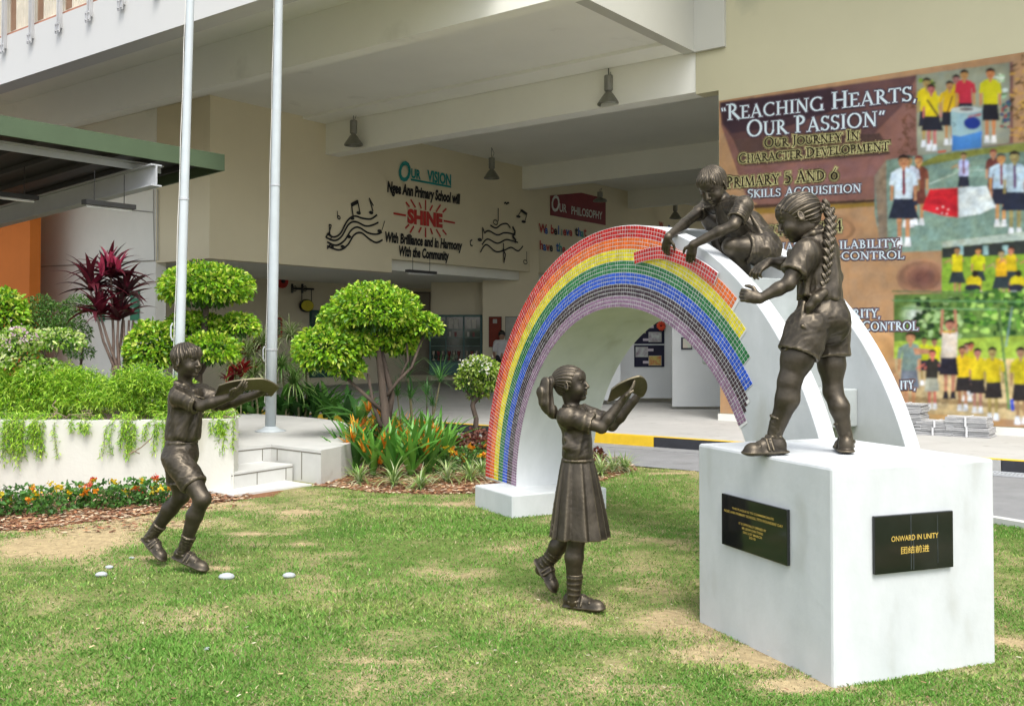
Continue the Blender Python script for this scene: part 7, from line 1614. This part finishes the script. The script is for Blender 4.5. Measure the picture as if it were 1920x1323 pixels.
for k in range(14):
    x = rs.uniform(100, 180) if k < 10 else rs.uniform(380, 430); y = rs.uniform(770, 782); p = at(x, y, 9.52); mb.tube([p, p+[rs.uniform(-.1, .1), 0, rs.uniform(-.03, .03)], p+[rs.uniform(-.2, .2), .02, rs.uniform(-.05, .04)]], .0035, 4)
for a_, b_, c_ in (((262, 850), (250, 845), (240, 852)), ((285, 820), (265, 838), (245, 850)), ((105, 750), (98, 760), (108, 768)), ((108, 768), (102, 778), (90, 785))):
    mb.tube([at(*a_, 9.42), at(*b_, 9.4), at(*c_, 9.38)], .005, 4)
kind(mb.build('dead_twigs', mat('dry twig', (.24, .18, .12), .9), fm), 'stuff')
# lantana bushes along the planter foot
LC = [(.07, .20, .035), (.11, .28, .05), (.16, .34, .08), (.05, .14, .03)]
FC = {'yellow': [(.85, .55, .02), (.8, .68, .05)], 'orange': [(.85, .28, .02), (.8, .4, .03)], 'red': [(.7, .08, .06), (.75, .2, .1)], 'white': [(.75, .75, .68)]}
lant = [(15, 955, 'yellow orange'), (50, 950, 'yellow white'), (88, 955, 'orange yellow'), (128, 943, 'yellow'), (165, 942, 'orange'), (200, 944, 'red yellow'), (238, 940, 'yellow white'), (262, 935, 'orange white'), (290, 938, 'yellow red'), (318, 935, 'orange yellow'), (-25, 960, 'orange')]
def flowering(px_, py_, cols, label, hh_=.22, rr_=.15, n=170, name='lantana_bush', group='low flowering lantana bushes along the planter foot', leaf=.05):
    g_ = ground(px_, py_); t = thing(name, label, 'flower', g_, group); S = []; P, N = lobe_points(g_+[0, 0, hh_*.5], np.array([rr_, rr_, hh_*.55]), n, .9, -.9); S.append(leafset(P, N*.6+np.array([0, 0, .3]), leaf, leaf*.55, LC, jit=.6)); V, Ft, C_ = joinsets(S); kind(fastmesh('foliage', V, Ft, LEAFM, t, C_), 'stuff')
    mb = MB()
    for k in range(7): mb.tube([g_+[rs.normal(0, .02), rs.normal(0, .02), 0], g_+[rs.normal(0, rr_*.5), rs.normal(0, rr_*.4), hh_*.8]], .003, 4)
    kind(mb.build('stems', STEMM, t), 'stuff')
    for k in range(4):
        cc_ = cols.split()[k % len(cols.split())]; c = g_+[rs.uniform(-rr_, rr_)*.9, -rs.uniform(.2, 1)*rr_, hh_*rs.uniform(.55, 1.15)]; P = c+rs.normal(0, .012, (16, 3)); V, Ft, C_ = leafset(P, rs.normal(0, .4, (16, 3))+[0, -.5, .6], .026, .026, FC[cc_], jit=.3); fastmesh('flower_head', V, Ft, LEAFM, t, C_)
    return t
side = ['first', 'second', 'third', 'fourth', 'fifth', 'sixth', 'seventh', 'eighth', 'ninth', 'tenth']
for i, (x, y, c_) in enumerate(lant):
    flowering(x, y+13-x*.012, c_, ('low lantana bush with %s flowers, %s from the left under the planter' % (c_.replace(' ', ' and '), side[i])) if i < 10 else 'low lantana bush with orange flowers cut off by the left picture edge', n=190)
# marigold patch by the arch
for i, (x, y, c_) in enumerate(((830, 888, 'yellow'), (858, 884, 'orange'), (880, 880, 'orange yellow'), (905, 878, 'orange'), (845, 862, 'yellow'), (872, 858, 'yellow orange'), (903, 865, 'yellow'))):
    flowering(x, y, c_, 'leafy %s flowering bush beside the rainbow foot, %s of its patch' % (c_.replace(' ', ' and '), side[i]), .26, .15, 260, 'marigold_bush', 'orange and yellow flowering bushes left of the rainbow foot', .045)
# dark red croton bush and small red one
for px_, py_, r_, hh_, lb in ((893, 868, .24, .38, 'dark reddish brown leafy bush behind the orange flowers'), (1118, 880, .10, .22, 'small dark red leafy plant right of the ponytail girl')):
    g_ = ground(px_, py_); t = thing('red_leaf_bush', lb, 'shrub', g_, 'dark red leafy bushes'); P, N = lobe_points(g_+[0, 0, hh_*.55], np.array([r_, r_, hh_*.5]), int(900*r_*3), .7, -.8); V, Ft, C_ = leafset(P, N, .05, .035, [(.16, .04, .03), (.26, .09, .06), (.09, .03, .025), (.34, .17, .12)], jit=.6); kind(fastmesh('foliage', V, Ft, LEAFM, t, C_), 'stuff')
# heliconias
HL = [(.08, .25, .04), (.12, .33, .05), (.17, .42, .06), (.05, .16, .03), (.24, .48, .09)]
HO = [(.85, .30, .02), (.88, .42, .04), (.80, .22, .02)]
hsp = [(668, 888), (700, 894), (735, 896), (770, 894), (803, 890), (830, 884), (690, 872), (725, 874), (760, 872), (795, 870), (650, 878), (715, 858), (750, 856), (785, 862), (820, 868)]
hfl_extra = {0: [(655, 826)], 1: [(683, 838)], 3: [(768, 838)], 4: [(800, 842)], 7: [(716, 806)], 8: [(742, 822)], 9: [(783, 808)], 12: [(738, 790)], 13: [(770, 792), (783, 800)], 14: [(822, 812)], 10: [(664, 800)], 5: [(826, 830)]}
hfl = {0: [(663, 818)], 1: [(703, 858), (712, 860)], 2: [(723, 828)], 4: [(775, 832)], 5: [(810, 808), (815, 815)], 6: [(677, 800), (693, 812)], 7: [(692, 762), (706, 775)], 8: [(735, 800)], 9: [(792, 820), (760, 812)], 11: [(701, 792), (716, 783)], 12: [(755, 792), (752, 812)], 13: [(772, 803)], 14: [(796, 800)], 10: [(672, 808)]}
for i, (x, y) in enumerate(hsp):
    g_ = ground(x, y); t = thing('heliconia', 'upright heliconia with orange flowers, %s' % (['front row, leftmost', 'front row, second from left', 'front row, third from left', 'front row, fourth from left', 'front row, fifth from left', 'front row, rightmost', 'middle row, leftmost', 'middle row, second from left', 'middle row, third from left', 'middle row, rightmost', 'left edge of the clump beside the platform', 'back row, left', 'back row, middle', 'back row, right', 'far right of the back row'][i]), 'plant', g_, 'heliconias with orange flowers')
    rosette(t, g_+[0, 0, .03], 19, .66, .072, HL, (.10, .9), (50, 88), .25, kind_='hel')
    mb = MB(); fl_ = []
    for (fx, fy) in hfl.get(i, [])+hfl_extra.get(i, []):
        c = at(fx, fy, g_[1]-.05); mb.tube([g_+[0, 0, .05], (g_+c)/2+[.02, 0, .05], c], .006, 5); fl_.append(c)
    if fl_: mb.build('flower_stem', STEMM, t)
    for c in fl_:
        S = bladeset(c-[0, 0, .05], 10, .20, .034, HO, (-.2, .5), (25, 85), 4); V, Ft, C_ = joinsets(S); fastmesh('flower', V, Ft, LEAFM, t, C_)
# spider plants
SPC = [(.30, .46, .12), (.42, .52, .22), (.20, .36, .08), (.50, .56, .34)]
for i, (x, y, s_) in enumerate(((632, 893, .9), (674, 908, .95), (738, 912, 1.05), (788, 918, .95), (838, 905, 1.05), (882, 902, 1.1), (903, 892, .8), (1128, 893, .9), (1150, 885, 1.0), (1172, 884, .9), (1112, 888, .8))):
    g_ = ground(x, y); nm = ['leftmost, touching the platform wall', 'second from the left', 'third from the left, below the heliconias', 'nearest the lawn edge', 'fifth from the left', 'large one left of the arch base', 'small one against the arch foot', 'right of the ponytail girl, nearest her', 'right of the ponytail girl, middle', 'right of the ponytail girl, outermost', 'right of the ponytail girl, behind her skirt'][i]
    t = thing('spider_plant', 'pale striped spider plant, '+nm, 'plant', g_, 'pale striped spider plants edging the bed'); S = bladeset(g_+[0, 0, .02], 70, .33*s_, .015, SPC, (.9, 2.1), (20, 88), 5); V, Ft, C_ = joinsets(S); kind(fastmesh('leaves', V, Ft, LEAFM, t, C_), 'stuff')
# pandanus tufts behind the flagpole and dwarf papyrus palms by the topiary
PN = [(.30, .44, .12), (.46, .54, .26), (.20, .34, .07), (.52, .56, .32)]
for i, (x, y, d_, s_) in enumerate(((440, 695, 15.2, 1.05), (465, 668, 15.3, 1.2), (492, 645, 15.4, 1.15), (475, 705, 15.2, 1.1), (545, 632, 15.4, 1.1), (528, 690, 15.3, 1.), (575, 695, 15.5, 1.), (552, 722, 15.3, 1.))):
    c = at(x, y, d_); b = np.array([at(x+8*(1 if i % 2 else -1), y, d_)[0], d_+.05, .0]); nm = ['lowest on the left', 'large one left of the flagpole', 'top one left of the flagpole', 'just above the bronze plate', 'right of the flagpole, topmost', 'right of the flagpole, low', 'furthest right of its group', 'lowest right of the flagpole'][i]
    t = thing('pandanus', 'tuft of narrow cream striped pandanus leaves, '+nm, 'plant', b, 'striped pandanus tufts around the flagpole'); mb = MB(); mb.tube([b, (b+c)/2+[.03, 0, 0], c], [.020, .016, .012], 6); mb.build('stem', STEMM, t); S = bladeset(c, 120, .50*s_, .022, PN if i < 5 else [(.12, .26, .05), (.2, .36, .08), (.3, .44, .14)], (.8, 2.2), (-5, 85), 5); V, Ft, C_ = joinsets(S); kind(fastmesh('leaves', V, Ft, LEAFM, t, C_), 'stuff')
PP = [(.05, .17, .04), (.08, .24, .05), (.12, .30, .07), (.16, .34, .12)]
for i, (x, y, bx_, by_, d_, s_) in enumerate(((765, 705, 765, 800, 12.0, 1.1), (825, 715, 785, 812, 12.1, 1.15), (745, 740, 748, 812, 11.9, .8), (770, 745, 770, 815, 11.8, .8), (800, 740, 790, 815, 12.3, .8), (812, 760, 795, 815, 12.2, .7))):
    c = at(x, y, d_); b = at(bx_, by_, d_); b[2] = 0; nm = ['tall one right of the topiary trunk', 'tallest with the bent stem', 'low one against the trunk', 'low one in the middle', 'second from the right', 'lowest on the right'][i]
    t = thing('papyrus_palm', 'dark green umbrella leaved plant on thin stems, '+nm, 'plant', b, 'umbrella leaved plants right of the middle topiary'); mb = MB(); mb.tube([b, (b+c)/2+[.04, 0, 0], c], [.014, .011, .008], 6); mb.build('stem', STEMM, t); S = bladeset(c, 46, .36*s_, .011, PP, (.3, 1.5), (-10, 85), 5); V, Ft, C_ = joinsets(S); kind(fastmesh('leaves', V, Ft, LEAFM, t, C_), 'stuff')
# broad dark leaved plants behind the platform, red leaved ones behind the boy
for i, (x, y, d_, s_) in enumerate(((530, 785, 15.4, 1.5), (560, 780, 15.5, 1.55), (590, 780, 15.4, 1.55), (620, 785, 15.2, 1.5), (650, 790, 14.9, 1.45), (676, 800, 14.3, 1.4), (575, 745, 15.9, 1.45), (545, 765, 15.9, 1.5), (610, 755, 15.8, 1.5), (480, 770, 15.4, 1.5), (455, 765, 15.4, 1.5))):
    b = at(x, y, d_); b[2] = .05; nm = side[i] if i < 10 else 'eleventh'
    t = thing('peace_lily', 'broad dark green leafy plant behind the tiled platform, %s of its row' % nm, 'plant', b, 'broad leaved plants behind the platform'); rosette(t, b+[0, 0, .05+.1*s_], 14, .50*s_, .11, [(.04, .13, .025), (.07, .20, .035), (.12, .30, .05)], (.5, 1.6), (40, 88), .2, kind_='lily')
for i, (x, y, d_) in enumerate(((452, 705, 15.0), (442, 668, 15.2), (432, 722, 15.0), (478, 660, 15.6))):
    b = at(x, y+40, d_); b[2] = 0; t = thing('red_ti_plant', 'dark crimson leaved plant behind the striped pandanus, %s' % ['right of the boy\'s plate', 'upper left', 'lowest, behind the boy\'s arm', 'upper right'][i], 'plant', b, 'crimson leaved plants behind the walking boy'); rosette(t, at(x, y, d_), 16, .36, .09, [(.30, .01, .015), (.12, .01, .012), (.3, .02, .02)], (.3, 1.3), (10, 85), .2, kind_='ti'); mb = MB(); mb.tube([b, at(x, y, d_)], .01, 5); mb.build('stem', STEMM, t)
